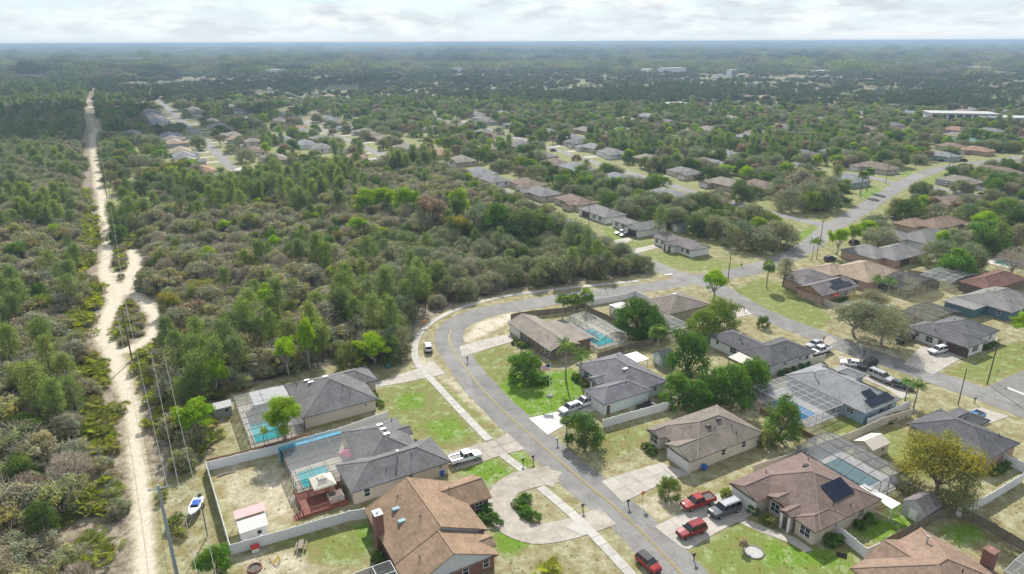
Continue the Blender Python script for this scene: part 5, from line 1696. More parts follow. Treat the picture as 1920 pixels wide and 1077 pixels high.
pool('teal pool with paved rim behind the lime tree', A0_, -11.2, -2.0, -1.5, 15.2, d=(1.0, 3.4, 1.2, 8.0))
cage('grey screened pool cage behind the lime tree', A0_, -11.4, -1.8, -1.8, 15.3, 2.6, .5, 4, 7, 'flat', ALU)
m_ = house('flat screened porch roof between pool cage and charcoal roof', A0_, [(-8.5, -1.9, 9.0, 15.0, 'flat', 'u', 2.75, 0)], 'grey', mat('porch_panel', (.30, .31, .32), .7, var=.1), name='porch_roof', cat='porch roof')
E0 = (42.9, 78.9)
cage('bronze pool cage behind the mauve-brown house', E0, 15.4, 25.0, 2.2, 15.8, 2.6, 1.0, 4, 6, 'mansard', ALU)
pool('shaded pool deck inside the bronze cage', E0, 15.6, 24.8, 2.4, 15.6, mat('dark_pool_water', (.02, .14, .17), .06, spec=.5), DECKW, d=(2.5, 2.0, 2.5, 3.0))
H0 = (8.3, 139.3)
cage('white-framed pool cage of the low brown gable house', H0, 13.3, 21.5, -.5, 13.5, 2.5, 1.3, 4, 7, 'dome', ALUW)
pool('blue pool under the white-framed cage', H0, 13.4, 21.4, -.4, 13.4, d=(1.2, 1.8, 1.5, 3))
J0 = (65.6, 111.4)
cage('white-framed pool cage of the blue solar house', J0, -9.5, -.2, 4.5, 18.0, 2.5, .5, 5, 7, 'flat', ALUW)
pool('bright blue pool by the blue solar house', J0, -9.4, -.3, 4.7, 17.8, mat('bright_pool_water', (.02, .22, .55), .06, spec=.5), DECKW, d=(1.5, 3.5, 2.5, 3.0))
O0 = G(1333, 571, 2.6)
cage('grey cage behind the taupe house', O0, -21.5, -14.2, -8, -2.2, 2.4, .4, 3, 3, 'flat', ALUW)
P0 = G(1636, 529, 2.6)
cage('barrel-topped grey pool cage behind the orange gable house', P0, 2, 17, -9.5, -.6, 2.4, 2.0, 5, 4, 'dome', ALU, SCREEND)
K0 = (102.4, 139.8)
cage('grey pool cage behind the white and navy house', K0, 8.5, 22, 13.2, 21, 2.5, .8, 4, 4, 'mansard', ALU, SCREEND)
cage('white-framed enclosure by the dark red-brown roof', G(1858, 545, 2.6), -3, 12, 9.3, 18, 2.5, .9, 5, 4, 'dome', ALUW)
pool('green pool at the right edge near the bare tree', G(1879, 494), -4, 8, -4, 4, WATERG, DECKC, d=(2, 3, 1.5, 2))
pool('pale blue pool behind the palms beside the orange gable house', G(1622, 574), -6, 6, -5, 5, None, CONC, d=(1, 2.5, 1.5, 3))
cage('dark pool enclosure on the end of the brown-roofed white house', G(1800, 381, 2.6), 10.4, 22, .5, 10.5, 2.5, 1.2, 4, 4, 'dome', ALU, SCREEND)
cage('grey cage behind the corner brown roof', (44.3, 72.2), 17.2, 26, -19, -10.5, 2.5, 1.0, 4, 4, 'mansard', ALUW)
cage('grey screen roof in the near left of the brown brick house', (-10.9, 71.3), -11.0, -3.6, -3.5, 5.2, 2.4, .3, 3, 4, 'flat', ALUW, SCREEND)

# ------------------------------------------------------------------ vehicles
RUB = mat('tyre_rubber', (.02, .02, .02), .9)
RIM = mat('wheel_rim', (.45, .46, .47), .35, metal=.7)
CGL = mat('car_glass', (.015, .02, .025), .05, spec=.7)
LAMP = mat('headlamp', (.75, .76, .78), .15, spec=.6)
TAIL = mat('tail_lamp', (.35, .02, .02), .25)
def paint(name, c, metal=.0):
    return mat('paint_' + name, c, .22, metal=metal, spec=.55)
PAINT = {k: paint(k, c) for k, c in dict(red=(.29, .028, .026), darkred=(.24, .022, .024), white=(.74, .75, .76), silver=(.42, .43, .45), graphite=(.10, .105, .115), black=(.018, .019, .022), navy=(.03, .05, .09), blue=(.07, .17, .30), tan=(.30, .26, .2)).items()}
WHEEL = {}
def wheel_mesh(r, w):
    if (r, w) not in WHEEL:
        t = MB(); t.tube([(0, -w / 2, 0), (0, -w / 2 + .03, 0), (0, w / 2 - .03, 0), (0, w / 2, 0)], [r * .93, r, r, r * .93], 16)
        q = MB(); q.tube([(0, -w / 2 - .012, 0), (0, w / 2 + .012, 0)], r * .62, 12)
        WHEEL[(r, w)] = (t.mesh('wheel', RUB, False), q.mesh('rim', RIM))
    return WHEEL[(r, w)]
SPEC = {   # length, width, hull stations (x from rear 0..1, half-width factor, bottom, top), cabin (rear base, rear roof, front roof, front base), belt, roof, wheel r
 'suv': (4.7, 1.86, [(0, .86, .45, .95), (.03, .95, .36, 1.02), (.2, 1, .3, 1.05), (.55, 1, .28, 1.04), (.72, .99, .28, 1.02), (.9, .95, .32, .95), (.975, .88, .38, .86), (1, .78, .45, .72)], (.015, .07, .56, .72), 1.02, 1.68, .36),
 'bigsuv': (5.3, 2.0, [(0, .9, .5, 1.05), (.02, .97, .42, 1.12), (.2, 1, .36, 1.14), (.6, 1, .34, 1.13), (.74, .99, .34, 1.12), (.93, .97, .36, 1.06), (.985, .93, .42, 1.0), (1, .86, .5, .85)], (.01, .04, .62, .735), 1.11, 1.88, .4),
 'pickup': (5.7, 1.98, [(0, .93, .52, 1.02), (.01, .98, .46, 1.08), (.38, 1, .4, 1.1), (.6, 1, .38, 1.09), (.75, .99, .36, 1.09), (.94, .97, .38, 1.03), (.985, .93, .44, .97), (1, .88, .5, .85)], (.37, .40, .645, .745), 1.08, 1.82, .39),
 'sedan': (4.7, 1.82, [(0, .82, .42, .88), (.03, .93, .34, .96), (.2, 1, .28, .97), (.5, 1, .26, .95), (.72, .99, .26, .93), (.9, .94, .28, .82), (.975, .86, .34, .72), (1, .74, .42, .6)], (.06, .2, .52, .70), .93, 1.42, .33),
 'mini': (3.85, 1.74, [(0, .84, .4, .9), (.03, .94, .32, .96), (.2, 1, .27, .97), (.55, 1, .26, .95), (.78, .99, .26, .93), (.93, .94, .3, .86), (.985, .86, .36, .76), (1, .74, .42, .62)], (.02, .08, .62, .75), .94, 1.42, .32),
}
def vehicle(label, typ, col, px, py, heading, roofcol=None, cat='car', name='parked_car', at=None, detail=True, group=None):
    """heading: world direction of the bonnet, degrees"""
    Lc, Wc, hull, cab, belt, rf, wr = SPEC[typ]
    x, y = at or G(px, py)
    root = empty(name, (x, y, .07), R(heading)); tag(root, label, cat, group)
    P_ = PAINT[col]
    hw = Wc / 2
    m = MB()
    prev = None
    for f, w, zb, zt in hull:
        X = (f - .5) * Lc; w *= hw
        ring = [(X, -w * .86, zb), (X, -w, zb + .14), (X, -w, zb + (zt - zb) * .6), (X, -w * .95, zt - .05), (X, -w * .84, zt), (X, 0, zt + .025), (X, w * .84, zt), (X, w * .95, zt - .05), (X, w, zb + (zt - zb) * .6), (X, w, zb + .14), (X, w * .86, zb)]
        i = len(m.v); m.v += ring
        if prev is not None:
            for k in range(11):
                k2 = (k + 1) % 11
                m.f.append((prev + k, prev + k2, i + k2, i + k)); m.m.append(0)
        else:
            m.f.append(tuple(range(i, i + 11))); m.m.append(0)
        prev = i
    m.f.append(tuple(range(prev, prev + 11))[::-1]); m.m.append(0)
    rb, rr, fr, fb = [(q - .5) * Lc for q in cab]
    bw, tw = hw * .90, hw * .74
    c = [(rb, -bw, belt), (fb, -bw, belt), (fb, bw, belt), (rb, bw, belt), (rr, -tw, rf - .05), (fr, -tw, rf - .05), (fr, tw, rf - .05), (rr, tw, rf - .05)]
    i = len(m.v); m.v += c
    for q in ((0, 1, 5, 4), (1, 2, 6, 5), (2, 3, 7, 6), (3, 0, 4, 7), (4, 5, 6, 7)):
        m.f.append(tuple(i + k for k in q)); m.m.append(0)
    body = m.build('body', P_, root)
    r_ = MB()
    e = .04
    t0 = [(rr - e, -tw - .01, rf - .045), (fr + e, -tw - .01, rf - .045), (fr + e, tw + .01, rf - .045), (rr - e, tw + .01, rf - .045)]
    t1 = [(rr + .12, -tw * .85, rf + .02), (fr - .12, -tw * .85, rf + .02), (fr - .12, tw * .85, rf + .02), (rr + .12, tw * .85, rf + .02)]
    r_.face(t1)
    for k in range(4):
        r_.face([t0[k], t0[(k + 1) % 4], t1[(k + 1) % 4], t1[k]])
    r_.build('roof', PAINT[roofcol] if roofcol else P_, root)
    def pane(nm, p, off):
        p = [Vector(q) for q in p]
        ctr = sum(p, Vector()) / 4
        p = [ctr + (q - ctr) * .92 + Vector(off) for q in p]
        q = MB(); q.face(p); q.build(nm, CGL, root)
    pane('windscreen', [c[1], c[2], c[6], c[5]], (.02, 0, .015))
    pane('rear_window', [c[3], c[0], c[4], c[7]], (-.02, 0, .015))
    for s, (a, b, d, e2) in ((-1, (0, 1, 5, 4)), (1, (3, 2, 6, 7))):
        A, B, D, E2 = (Vector(c[k]) for k in (a, b, d, e2))
        nw = 1 if typ == 'pickup' and False else 3 if typ == 'bigsuv' else 2
        for k in range(nw):
            f0, f1 = k / nw + .015, (k + 1) / nw - .015
            q = [A.lerp(B, f0), A.lerp(B, f1), E2.lerp(D, f1), E2.lerp(D, f0)]
            pane('side_window', q if s < 0 else q[::-1], (0, .02 * s, .01))
    for xf in (.165, .80) if typ != 'pickup' else (.18, .81):
        for s in (-1, 1):
            t, rm = wheel_mesh(wr, .24)
            o = put('wheel', t, root, ((xf - .5) * Lc, s * (hw - .10), wr - .05)); put('rim', rm, o)
    if detail:
        for s in (-1, 1):
            q = MB(); z = hull[-2][3] - .16; xx = Lc / 2 - .06
            q.box(xx - .12, xx + .035, s * hw * .62 - .2, s * hw * .62 + .2, z - .13, z + .02); q.build('headlight', LAMP, root)
            q = MB(); z = hull[1][3] - .2
            q.box(-Lc / 2 - .02, -Lc / 2 + .1, s * hw * .78 - .1, s * hw * .78 + .1, z - .2, z + .1); q.build('tail_light', TAIL, root)
        q = MB(); q.box(Lc / 2 - .08, Lc / 2 + .05, -hw * .8, hw * .8, .4, .56); q.build('front_bumper', BLACK if typ != 'pickup' else STEEL, root)
        q = MB(); q.box(-Lc / 2 - .06, -Lc / 2 + .08, -hw * .85, hw * .85, .42, .58); q.build('rear_bumper', BLACK if typ != 'pickup' else STEEL, root)
        for s in (-1, 1):
            q = MB(); q.box(fb - .25, fb - .08, s * (bw + .02), s * (bw + .22), belt + .0, belt + .16); q.build('wing_mirror', BLACK, root)
    if typ == 'pickup':                                # sunk cargo bed: dark floor between raised sides
        q = MB(); x0, x1 = -Lc / 2 + .12, rb - .1
        q.box(x0, x1, -hw * .78, hw * .78, 1.075, 1.125)
        q.build('bed_floor', BLACK, root)
        q = MB()
        for s in (-1, 1):
            q.box(x0 - .1, x1 + .06, s * hw * .86 - .08, s * hw * .86 + .08, 1.04, 1.26)
        q.box(x0 - .1, x0, -hw * .8, hw * .8, 1.04, 1.26)
        q.build('bed_side', P_, root)
    else:
        q = MB()
        for s in (-1, 1):
            q.bar((rr + .3, s * tw * .8, rf + .03), (fr - .2, s * tw * .8, rf + .03), .04)
        if typ in ('suv', 'bigsuv'):
            q.build('roof_rail', BLACK, root)
    return root
SG = math.degrees(AG)
vehicle('red pickup truck with an open bed on the gravel beside the drive', 'pickup', 'red', 1308, 948, 180 + SG - 6, cat='pickup', name='pickup_truck')
vehicle('dark silver-topped large SUV on the drive by the garage', 'bigsuv', 'graphite', 1358, 962, 180 + SG - 3, 'silver', cat='SUV')
vehicle('red SUV at the street end of the drive', 'suv', 'darkred', 1296, 1001, 180 + SG - 4, cat='SUV')
vehicle('small red car with a black roof on the street at the bottom', 'mini', 'red', 1215, 1062, -57, 'black')
vehicle('white crew-cab pickup on the drive of the dark grey house', 'pickup', 'white', 873, 864, SG - 3, cat='pickup', name='pickup_truck')
vehicle('white van-like SUV parked by the pavement on the bend', 'suv', 'white', 803, 656, 100, cat='SUV')
vehicle('silver SUV on the white drive before the pale green house', 'suv', 'silver', 1068, 772, 180 + SG + 4, cat='SUV')
vehicle('white car with dark windows nearest the garage on the white drive', 'bigsuv', 'white', 1097, 760, 180 + SG, cat='car')
vehicle('white SUV on the pale drive of the white and navy house', 'suv', 'white', 1757, 662, 180 + SG - 8, cat='SUV')
vehicle('black pickup on the grass beside the white and navy house', 'pickup', 'black', 1696, 640, 180 + SG + 2, cat='pickup', name='pickup_truck')
vehicle('white pickup beside the black-roofed house', 'pickup', 'white', 1538, 662, 180 + SG - 2, cat='pickup', name='pickup_truck')
vehicle('silver car behind the white pickup at the black-roofed house', 'sedan', 'silver', 1526, 650, 180 + SG)
vehicle('black SUV on the drive of the blue solar house', 'bigsuv', 'black', 1626, 690, 180 + SG + 4, cat='SUV')
vehicle('silver pickup-sized SUV at an angle in front of the blue solar house', 'bigsuv', 'silver', 1651, 712, -62, cat='SUV')
vehicle('dark sedan beside the palm in front of the blue solar house', 'sedan', 'graphite', 1690, 727, -38)
vehicle('white sedan half hidden by the blue house roof', 'sedan', 'white', 1596, 686, 160)
vehicle('blue pickup on the drive behind the peach house', 'pickup', 'blue', 1822, 790, 180 + SG, cat='pickup', name='pickup_truck')
for i, (lb, ty, cl, px, py, hd) in enumerate([
  ('black SUV on the short drive below the white chimney house', 'suv', 'black', 1602, 458, SG),
  ('dark blue car by the two palms on the avenue', 'suv', 'navy', 1556, 489, SG),
  ('white car on the drive of the wide brown-roofed house', 'suv', 'white', 1677, 409, SG),
  ('black sedan on the green strip right of the avenue', 'sedan', 'black', 1714, 377, SG),
  ('white SUV in front of the shaded garage right of the avenue', 'suv', 'white', 1776, 349, SG),
  ('silver sedan parked along the side street', 'sedan', 'silver', 1813, 362, -40),
  ('dark car near the end of the avenue on the left', 'sedan', 'black', 1763, 303, 20),
  ('dark car near the orange-brown gabled house', 'suv', 'black', 1807, 303, 20),
  ('dark car before the gable-fronted white house', 'sedan', 'graphite', 1172, 443, 180 + SG),
  ('white car beside the dark car at the gable-fronted white house', 'sedan', 'white', 1163, 439, 180 + SG),
  ('blue car at the end of the wooded street', 'suv', 'blue', 904, 343, -60),
  ('first silver car parked on the back street', 'sedan', 'silver', 972, 268, SG),
  ('dark car parked on the back street corner', 'sedan', 'black', 995, 275, SG),
  ('blue car below the pale fence on the back street', 'suv', 'navy', 1038, 284, SG),
  ('dark car by the grey tree on the straight street', 'sedan', 'black', 378, 285, SG),
  ('grey car beside it on the straight street', 'sedan', 'silver', 364, 283, SG),
  ('white van by the tan hip-roofed house on the straight street', 'bigsuv', 'white', 472, 299, SG),
  ('dark car on the second street near the brown roof', 'sedan', 'black', 712, 269, SG)]):
    vehicle(lb, ty, cl, px, py, hd, detail=i < 6)

# brown flatbed trailer on the side street
o = empty('flatbed_trailer', (*G(1845, 368), .05), R(-50)); tag(o, 'rusty brown trailer standing on the side street', 'trailer')
m = MB(); m.box(-2.6, 2.6, -1.1, 1.1, .6, .75); m.build('deck', mat('rusty_steel', (.12, .07, .05), .8, var=.2), o)
m = MB(); m.box(-2.6, 2.6, -1.15, -1.05, .75, 1.2); m.box(-2.6, 2.6, 1.05, 1.15, .75, 1.2); m.bar((2.6, 0, .6), (3.8, 0, .5), .1); m.build('rail', BLACK, o)
for xx in (-.6, .5):
    for s in (-1, 1):
        t, rm = wheel_mesh(.36, .24); q = put('wheel', t, o, (xx, s * 1.22, .36)); put('rim', rm, q)

# boat on its trailer
_b0, _b1 = G(379, 938), G(359, 984)
o = empty('motor_boat', (*G(368, 960), 0), math.atan2(_b1[1] - _b0[1], _b1[0] - _b0[0])); o.scale = (.85, .85, .85); tag(o, 'white motor boat with a blue cockpit beside the vinyl fence', 'boat')
m = MB(); pr = None
for X, w, zb, zt in ((-2.6, .95, .85, 1.35), (-1.0, 1.08, .75, 1.38), (.6, 1.02, .75, 1.45), (1.7, .72, .85, 1.55), (2.5, .3, 1.1, 1.65), (2.85, .03, 1.4, 1.7)):
    ring = [(X, -w, zt), (X, -w * .85, zb + .2), (X, 0, zb - .1), (X, w * .85, zb + .2), (X, w, zt)]
    i = len(m.v); m.v += ring
    if pr is not None:
        for k in range(4):
            m.f.append((pr + k, i + k, i + k + 1, pr + k + 1)); m.m.append(0)
    else:
        m.f.append((i, i + 1, i + 2, i + 3, i + 4)); m.m.append(0)
    pr = i
m.build('hull', mat('gelcoat', (.72, .73, .75), .3, spec=.5), o)
m = MB(); m.face([(-2.6, -.94, 1.34), (-1, -1.06, 1.37), (.6, -1.0, 1.44), (1.7, -.7, 1.54), (2.5, -.28, 1.64), (2.85, 0, 1.69), (2.5, .28, 1.64), (1.7, .7, 1.54), (.6, 1.0, 1.44), (-1, 1.06, 1.37), (-2.6, .94, 1.34)]); m.build('deck', MATS['gelcoat'], o)
m = MB(); m.box(-1.6, .7, -.72, .72, 1.46, 1.5); m.build('cockpit_cover', mat('blue_canvas', (.03, .10, .42), .8), o)
m = MB(); m.face([(.75, -.7, 1.48), (.75, .7, 1.48), (.4, .6, 1.85), (.4, -.6, 1.85)]); m.build('windscreen', CGL, o)
m = MB(); m.box(-3.15, -2.6, -.25, .25, 1.0, 1.75); m.box(-3.05, -2.8, -.1, .1, .4, 1.0); m.build('outboard_motor', BLACK, o)
m = MB(); m.bar((-2.6, -.6, .5), (2.2, -.2, .55), .1); m.bar((-2.6, .6, .5), (2.2, .2, .55), .1); m.bar((2.2, 0, .55), (4.2, 0, .5), .1); m.bar((-1.2, -1, .45), (-1.2, 1, .45), .08)
m.build('trailer_frame', STEEL, o)
for s in (-1, 1):
    t, rm = wheel_mesh(.3, .2); q = put('wheel', t, o, (-1.2, s * 1.05, .3)); put('rim', rm, q)

# ------------------------------------------------------------------ sheds, deck, gazebo and yard things
def shed(label, px, py, L, Wd, wall, roofm, h=2.0, p=.5, rz=AG, name='garden_shed', door=True):
    x, y = G(px, py)
    o = empty(name, (x, y, 0), rz); tag(o, label, 'shed')
    m = MB(); m.box(-L / 2, L / 2, -Wd / 2, Wd / 2, -.05, h); zr = h + p * Wd / 2
    for s in (-1, 1):
        f = [(s * L / 2, -Wd / 2, h), (s * L / 2, Wd / 2, h), (s * L / 2, 0, zr)]
        m.face(f if s > 0 else f[::-1])
    m.build('wall', wall, o)
    for s in (-1, 1):
        m = MB(); e = .15
        a = [(-L / 2 - e, s * (Wd / 2 + e), h - p * e + .02), (L / 2 + e, s * (Wd / 2 + e), h - p * e + .02), (L / 2 + e, 0, zr + .02), (-L / 2 - e, 0, zr + .02)]
        if s > 0: a = a[::-1]
        b = [(q[0], q[1], q[2] + .07) for q in a]
        m.face(b)
        for k in range(4): m.face([a[k], a[(k + 1) % 4], b[(k + 1) % 4], b[k]])
        m.build('roof_panel', roofm, o)
    if door:
        m = MB(); m.box(-L / 2 - .04, -L / 2 + .01, -.6, .6, 0, 1.8); m.build('door', TRIM, o)
        m = MB(); m.box(L * .1, L * .1 + .6, -Wd / 2 - .03, -Wd / 2 + .01, 1.0, 1.6); m.build('window', GLASS, o)
    FOOT.append([(x - 2, y - 2), (x + 2, y - 2), (x + 2, y + 2), (x - 2, y + 2)])
    return o
METW = mat('white_metal_roof', (.64, .63, .60), .5, var=.08)
shed('grey metal shed with a pale rusty roof by the grey pool cage', 419, 776, 3.0, 2.6, mat('grey_metal_siding', (.30, .31, .32), .6, var=.1), METW)
shed('white shed with a pink canopy on its back in the fenced yard', 476, 1002, 3.7, 3.2, mat('white_siding', (.62, .62, .60), .7, var=.08), METW, 2.1, .3)
shed('beige gable-roofed shed behind the bronze pool cage', 1631, 848, 4.6, 3.4, WALLM['cream'], mat('cream_roof', (.60, .54, .46), .7, var=.06), 2.1, .5)
shed('grey shed with dark shingled roof beside the white fence', 1724, 966, 4.0, 3.4, mat('grey_board_siding', (.44, .44, .43), .8, var=.1), ROOF['dusk'], 2.3, .7)
shed('pale blue shed under the dark tall tree', 1243, 680, 3.4, 2.8, WALLM['paleblue'], ROOF['silver'], 2.2, .7)
shed('white metal shed behind the glossy dark tree', 1160, 588, 4.0, 3.2, mat('white_siding', (.62, .62, .60), .7), METW, 2.2, .2)
shed('small shed under the wide oak above the lone white house', 1273, 433, 4, 3.5, WALLM['grey'], ROOF['pewter'], 2.2, .5)
# pink canopy on the white shed
x, y = G(472, 985)
o = empty('shade_canopy', (x, y, 0), AG); tag(o, 'pink cloth canopy against the back of the white shed', 'canopy')
m = MB(); m.face([(-2.2, -1.2, 2.75), (2.1, -1.2, 2.75), (2.2, 1.5, 2.35), (-2.1, 1.5, 2.3)]); m.build('cloth', mat('pink_canvas', (.56, .34, .35), .85, var=.06), o)
m = MB()
for q in ((-2.1, 1.4), (2.1, 1.4), (-2.1, -1.1), (2.1, -1.1)):
    m.bar((*q, 0), (*q, 2.3 if q[1] > 0 else 2.72), .06)
m.build('pole_frame', STEEL, o)
# open white carport roof by the pale green house
x, y = G(1188, 672, 2.3)
o = empty('patio_canopy', (x, y, 0), AG); tag(o, 'flat white patio canopy on posts behind the pale green house', 'canopy')
m = MB(); m.box(-2.6, 2.6, -2.2, 2.2, 2.3, 2.45); m.build('roof_panel', METW, o)
for q in ((-2.4, -2), (2.4, -2), (-2.4, 2), (2.4, 2)):
    m = MB(); m.box(q[0] - .06, q[0] + .06, q[1] - .06, q[1] + .06, 0, 2.3); m.build('post', TRIM, o)
FOOT.append([(x - 3, y - 3), (x + 3, y - 3), (x + 3, y + 3), (x - 3, y + 3)])
# lean-to awning of the black-roofed house
o = empty('lean_to_awning', (54.9, 131.5, 0), AG); tag(o, 'pale lean-to awning on the side of the black-roofed house', 'awning')
m = MB(); m.face([(-3.2, .5, 2.0), (.9, .5, 2.55), (.9, 8.5, 2.55), (-3.2, 8.5, 2.0)]); m.face([(-3.2, 8.5, 1.94), (.9, 8.5, 2.49), (.9, .5, 2.49), (-3.2, .5, 1.94)]); m.build('roof_panel', mat('tan_metal_roof', (.45, .42, .38), .6, var=.08), o)
for q in (.7, 3.2, 5.8, 8.3):
    m = MB(); m.box(-3.1, -3.0, q - .05, q + .05, 0, 1.98); m.build('post', DARKTRIM, o)
# white triangular awning at the corner of the mauve-brown house
o = empty('corner_awning', (42.9, 78.9, 0), AG); tag(o, 'white sloping awning on the back corner of the mauve-brown house', 'awning')
m = MB(); m.face([(14.6, -1.8, 2.25), (17.2, -1.6, 2.1), (16.2, 3.8, 2.6), (14.6, 3.8, 2.65)]); m.face([(14.6, 3.8, 2.6), (16.2, 3.8, 2.55), (17.2, -1.6, 2.05), (14.6, -1.8, 2.2)]); m.build('cloth', TRIM, o)
m = MB(); m.bar((17.0, -1.4, 0), (17.0, -1.4, 2.1), .08); m.bar((14.8, -1.6, 0), (14.8, -1.6, 2.2), .08); m.build('post', TRIM, o)

# red deck with gazebo and hot tub
REDW = mat('red_deck_wood', (.16, .055, .04), .75, col2=(.23, .085, .06), scale=2, rnd=.12)
DK = empty('timber_deck', (*B0, 0), AG); tag(DK, 'red-stained timber deck between pool cage and house', 'deck')
du0, du1, dv0, dv1 = -7.6, -.6, 1.0, 7.0
n = 24
pm = MB(); pm.box(0, du1 - du0, 0, (dv1 - dv0) / n - .02, 0, .05); pmesh = pm.mesh('plank', REDW)
for i in range(n):
    put('plank', pmesh, DK, (du0, dv0 + (dv1 - dv0) * i / n, .55))
m = MB(); m.box(du0 + .05, du1 - .05, dv0 + .05, dv1 - .05, .0, .54); m.build('skirt', REDW, DK)
for a, b in (((du0, dv0), (du1 - 1.4, dv0)), ((du0, dv0 + 1.6), (du0, dv1))):
    m = MB(); m.bar((*a, 1.5), (*b, 1.5), .1, .08); m.bar((*a, 1.05), (*b, 1.05), .06, .05); m.build('handrail', REDW, DK)
    k = 5
    for i in range(k + 1):
        q = (a[0] + (b[0] - a[0]) * i / k, a[1] + (b[1] - a[1]) * i / k)
        m = MB(); m.box(q[0] - .05, q[0] + .05, q[1] - .05, q[1] + .05, .6, 1.46); m.build('rail_post', REDW, DK)
for i in range(4):
    m = MB(); m.box(du0 - .35 * (i + 1), du0 - .35 * i, dv0 + .1, dv0 + 1.5, 0, .58 - .13 * (i + 1)); m.build('step', REDW, DK)
o = empty('gazebo', (*[B0[0] + -3.4 * UX - 5.3 * UY, B0[1] - 3.4 * UY + 5.3 * UX], .6), AG); tag(o, 'cream canopy gazebo standing on the red deck', 'gazebo')
CANV = mat('cream_canvas', (.62, .57, .47), .85, var=.05)
m = MB(); s, h0, h1, t = 1.75, 2.05, 2.75, .55
c0 = [(-s, -s, h0), (s, -s, h0), (s, s, h0), (-s, s, h0)]; c1 = [(-t, -t, h1), (t, -t, h1), (t, t, h1), (-t, t, h1)]
for k in range(4):
    m.face([c0[k], c0[(k + 1) % 4], c1[(k + 1) % 4], c1[k]])
    m.face([(c0[k][0], c0[k][1], h0 - .25), (c0[(k + 1) % 4][0], c0[(k + 1) % 4][1], h0 - .25), c0[(k + 1) % 4], c0[k]])
m.build('canopy', CANV, o)
m = MB(); c2 = [(q[0] * 1.25, q[1] * 1.25, h1 + .12) for q in c1]
for k in range(4):
    m.face([c2[k], c2[(k + 1) % 4], (0, 0, h1 + .45)])
m.build('top_vent', CANV, o)
for q in c0:
    m = MB(); m.box(q[0] * .95 - .05, q[0] * .95 + .05, q[1] * .95 - .05, q[1] * .95 + .05, 0, h0 - .02); m.build('post', BLACK, o)
o = empty('hot_tub', (*[B0[0] - 2.2 * UX - 2.6 * UY, B0[1] - 2.2 * UY + 2.6 * UX], .6), AG); tag(o, 'square hot tub with brown cover in front of the gazebo', 'hot tub')
m = MB(); m.box(-1.1, 1.1, -1.0, 1.0, 0, .8); m.build('shell', mat('grey_spa_shell', (.45, .43, .40), .7), o)
m = MB(); m.box(-1.0, 1.0, -.9, .9, .8, .88); m.build('cover', mat('brown_spa_cover', (.12, .085, .07), .7, var=.2), o)

def bin_(label, px, py, col, rz=0.0):
    o = empty('wheelie_bin', (*G(px, py), 0), rz); tag(o, label, 'bin')
    m = MB(); b, t = .26, .33
    c0 = [(-b, -b, .08), (b, -b, .08), (b, b, .08), (-b, b, .08)]; c1 = [(-t, -t, 1.0), (t, -t, 1.0), (t, t, 1.0), (-t, t, 1.0)]
    m.face(c0[::-1])
    for k in range(4): m.face([c0[k], c0[(k + 1) % 4], c1[(k + 1) % 4], c1[k]])
    m.build('body', col, o)
    m = MB(); m.box(-t - .02, t + .02, -t - .05, t + .02, 1.0, 1.07); m.build('lid', col, o)
    for s in (-1, 1):
        t_, rm = wheel_mesh(.12, .08); put('wheel', t_, o, (s * .25, .28, .12))
BLUEP = mat('blue_plastic', (.03, .13, .45), .5); TEALP = mat('teal_plastic', (.02, .22, .22), .5)
bin_('blue bin beside the grey-brown bungalow wall', 1320, 882, BLUEP, AG)
bin_('blue bin by the corner of the dark grey house', 829, 893, BLUEP, AG)
bin_('teal bin at the edge of the woods by the charcoal-roofed house', 728, 691, TEALP, AG)
bin_('teal bin beside the white car near the navy garage', 1797, 655, TEALP, AG)
bin_('dark teal bin next to the wall of the black-roofed house', 1507, 682, TEALP, AG)

# letter boxes, signs, flag, bird bath
def mailbox(label, px, py, col=BLACK, h=1.05):
    o = empty('mailbox', (*G(px, py), 0), AG); tag(o, label, 'mailbox')
    m = MB(); m.box(-.06, .06, -.06, .06, -.1, h); m.box(-.3, .06, -.05, .05, h - .25, h - .15); m.build('post', BARKD, o)
    m = MB(); m.box(-.35, .2, -.13, .13, h, h + .14); m.tube([(-.35, 0, h + .13), (.2, 0, h + .13)], .13, 10); m.build('box', col, o)
mailbox('dark mailbox left of the street near the circular drive top', 981, 872)
mailbox('mailbox just below it on the same verge', 1000, 866)
mailbox('mailbox on the strip between pavement and street', 1093, 958)
mailbox('mailbox at the left corner of the orange sign drive', 1178, 950)
mailbox('mailbox at the lower edge of the lawn by the red SUV', 1301, 1052)
mailbox('mailbox on the bend beside the brown gable house drive', 877, 679)
mailbox('pale mailbox by the small palm at the white drive', 1045, 832, TRIM)
mailbox('mailbox on the cross street left verge', 1395, 585)
mailbox('mailbox on the cross street by the black-roofed house', 1544, 642)
mailbox('mailbox near the parked cars of the blue solar house', 1620, 668)
mailbox('mailbox on the cross street in front of the peach house', 1827, 757)
mailbox('mailbox beside the green corner lot', 1390, 502)
def sign(label, px, py, txt, face, fg, h, w, hh, diamond=False, rz=0.0, post=STEEL, size=.3):
    o = empty('street_sign', (*G(px, py), 0), rz); tag(o, label, 'sign')
    m = MB(); m.bar((0, 0, -.1), (0, 0, h + hh / 2), .07); m.build('post', post, o)
    m = MB()
    if diamond:
        m.face([(0, -.05, h - hh / 2), (w / 2, -.05, h), (0, -.05, h + hh / 2), (-w / 2, -.05, h)]); m.face([(-w / 2, -.035, h), (0, -.035, h + hh / 2), (w / 2, -.035, h), (0, -.035, h - hh / 2)])
    else:
        m.box(-w / 2, w / 2, -.06, -.04, h - hh / 2, h + hh / 2)
    m.build('plate', face, o)
    return o
ORG = mat('orange_sign', (.55, .22, .03), .5)
sign('orange diamond warning sign beside the street by the short drive', 1204, 946, '', ORG, None, 2.1, .95, .95, True, R(20))
sign('yellow curve sign at the woods on the bend', 797, 614, '', ORG, None, 1.6, 1.0, .8, False, R(40))
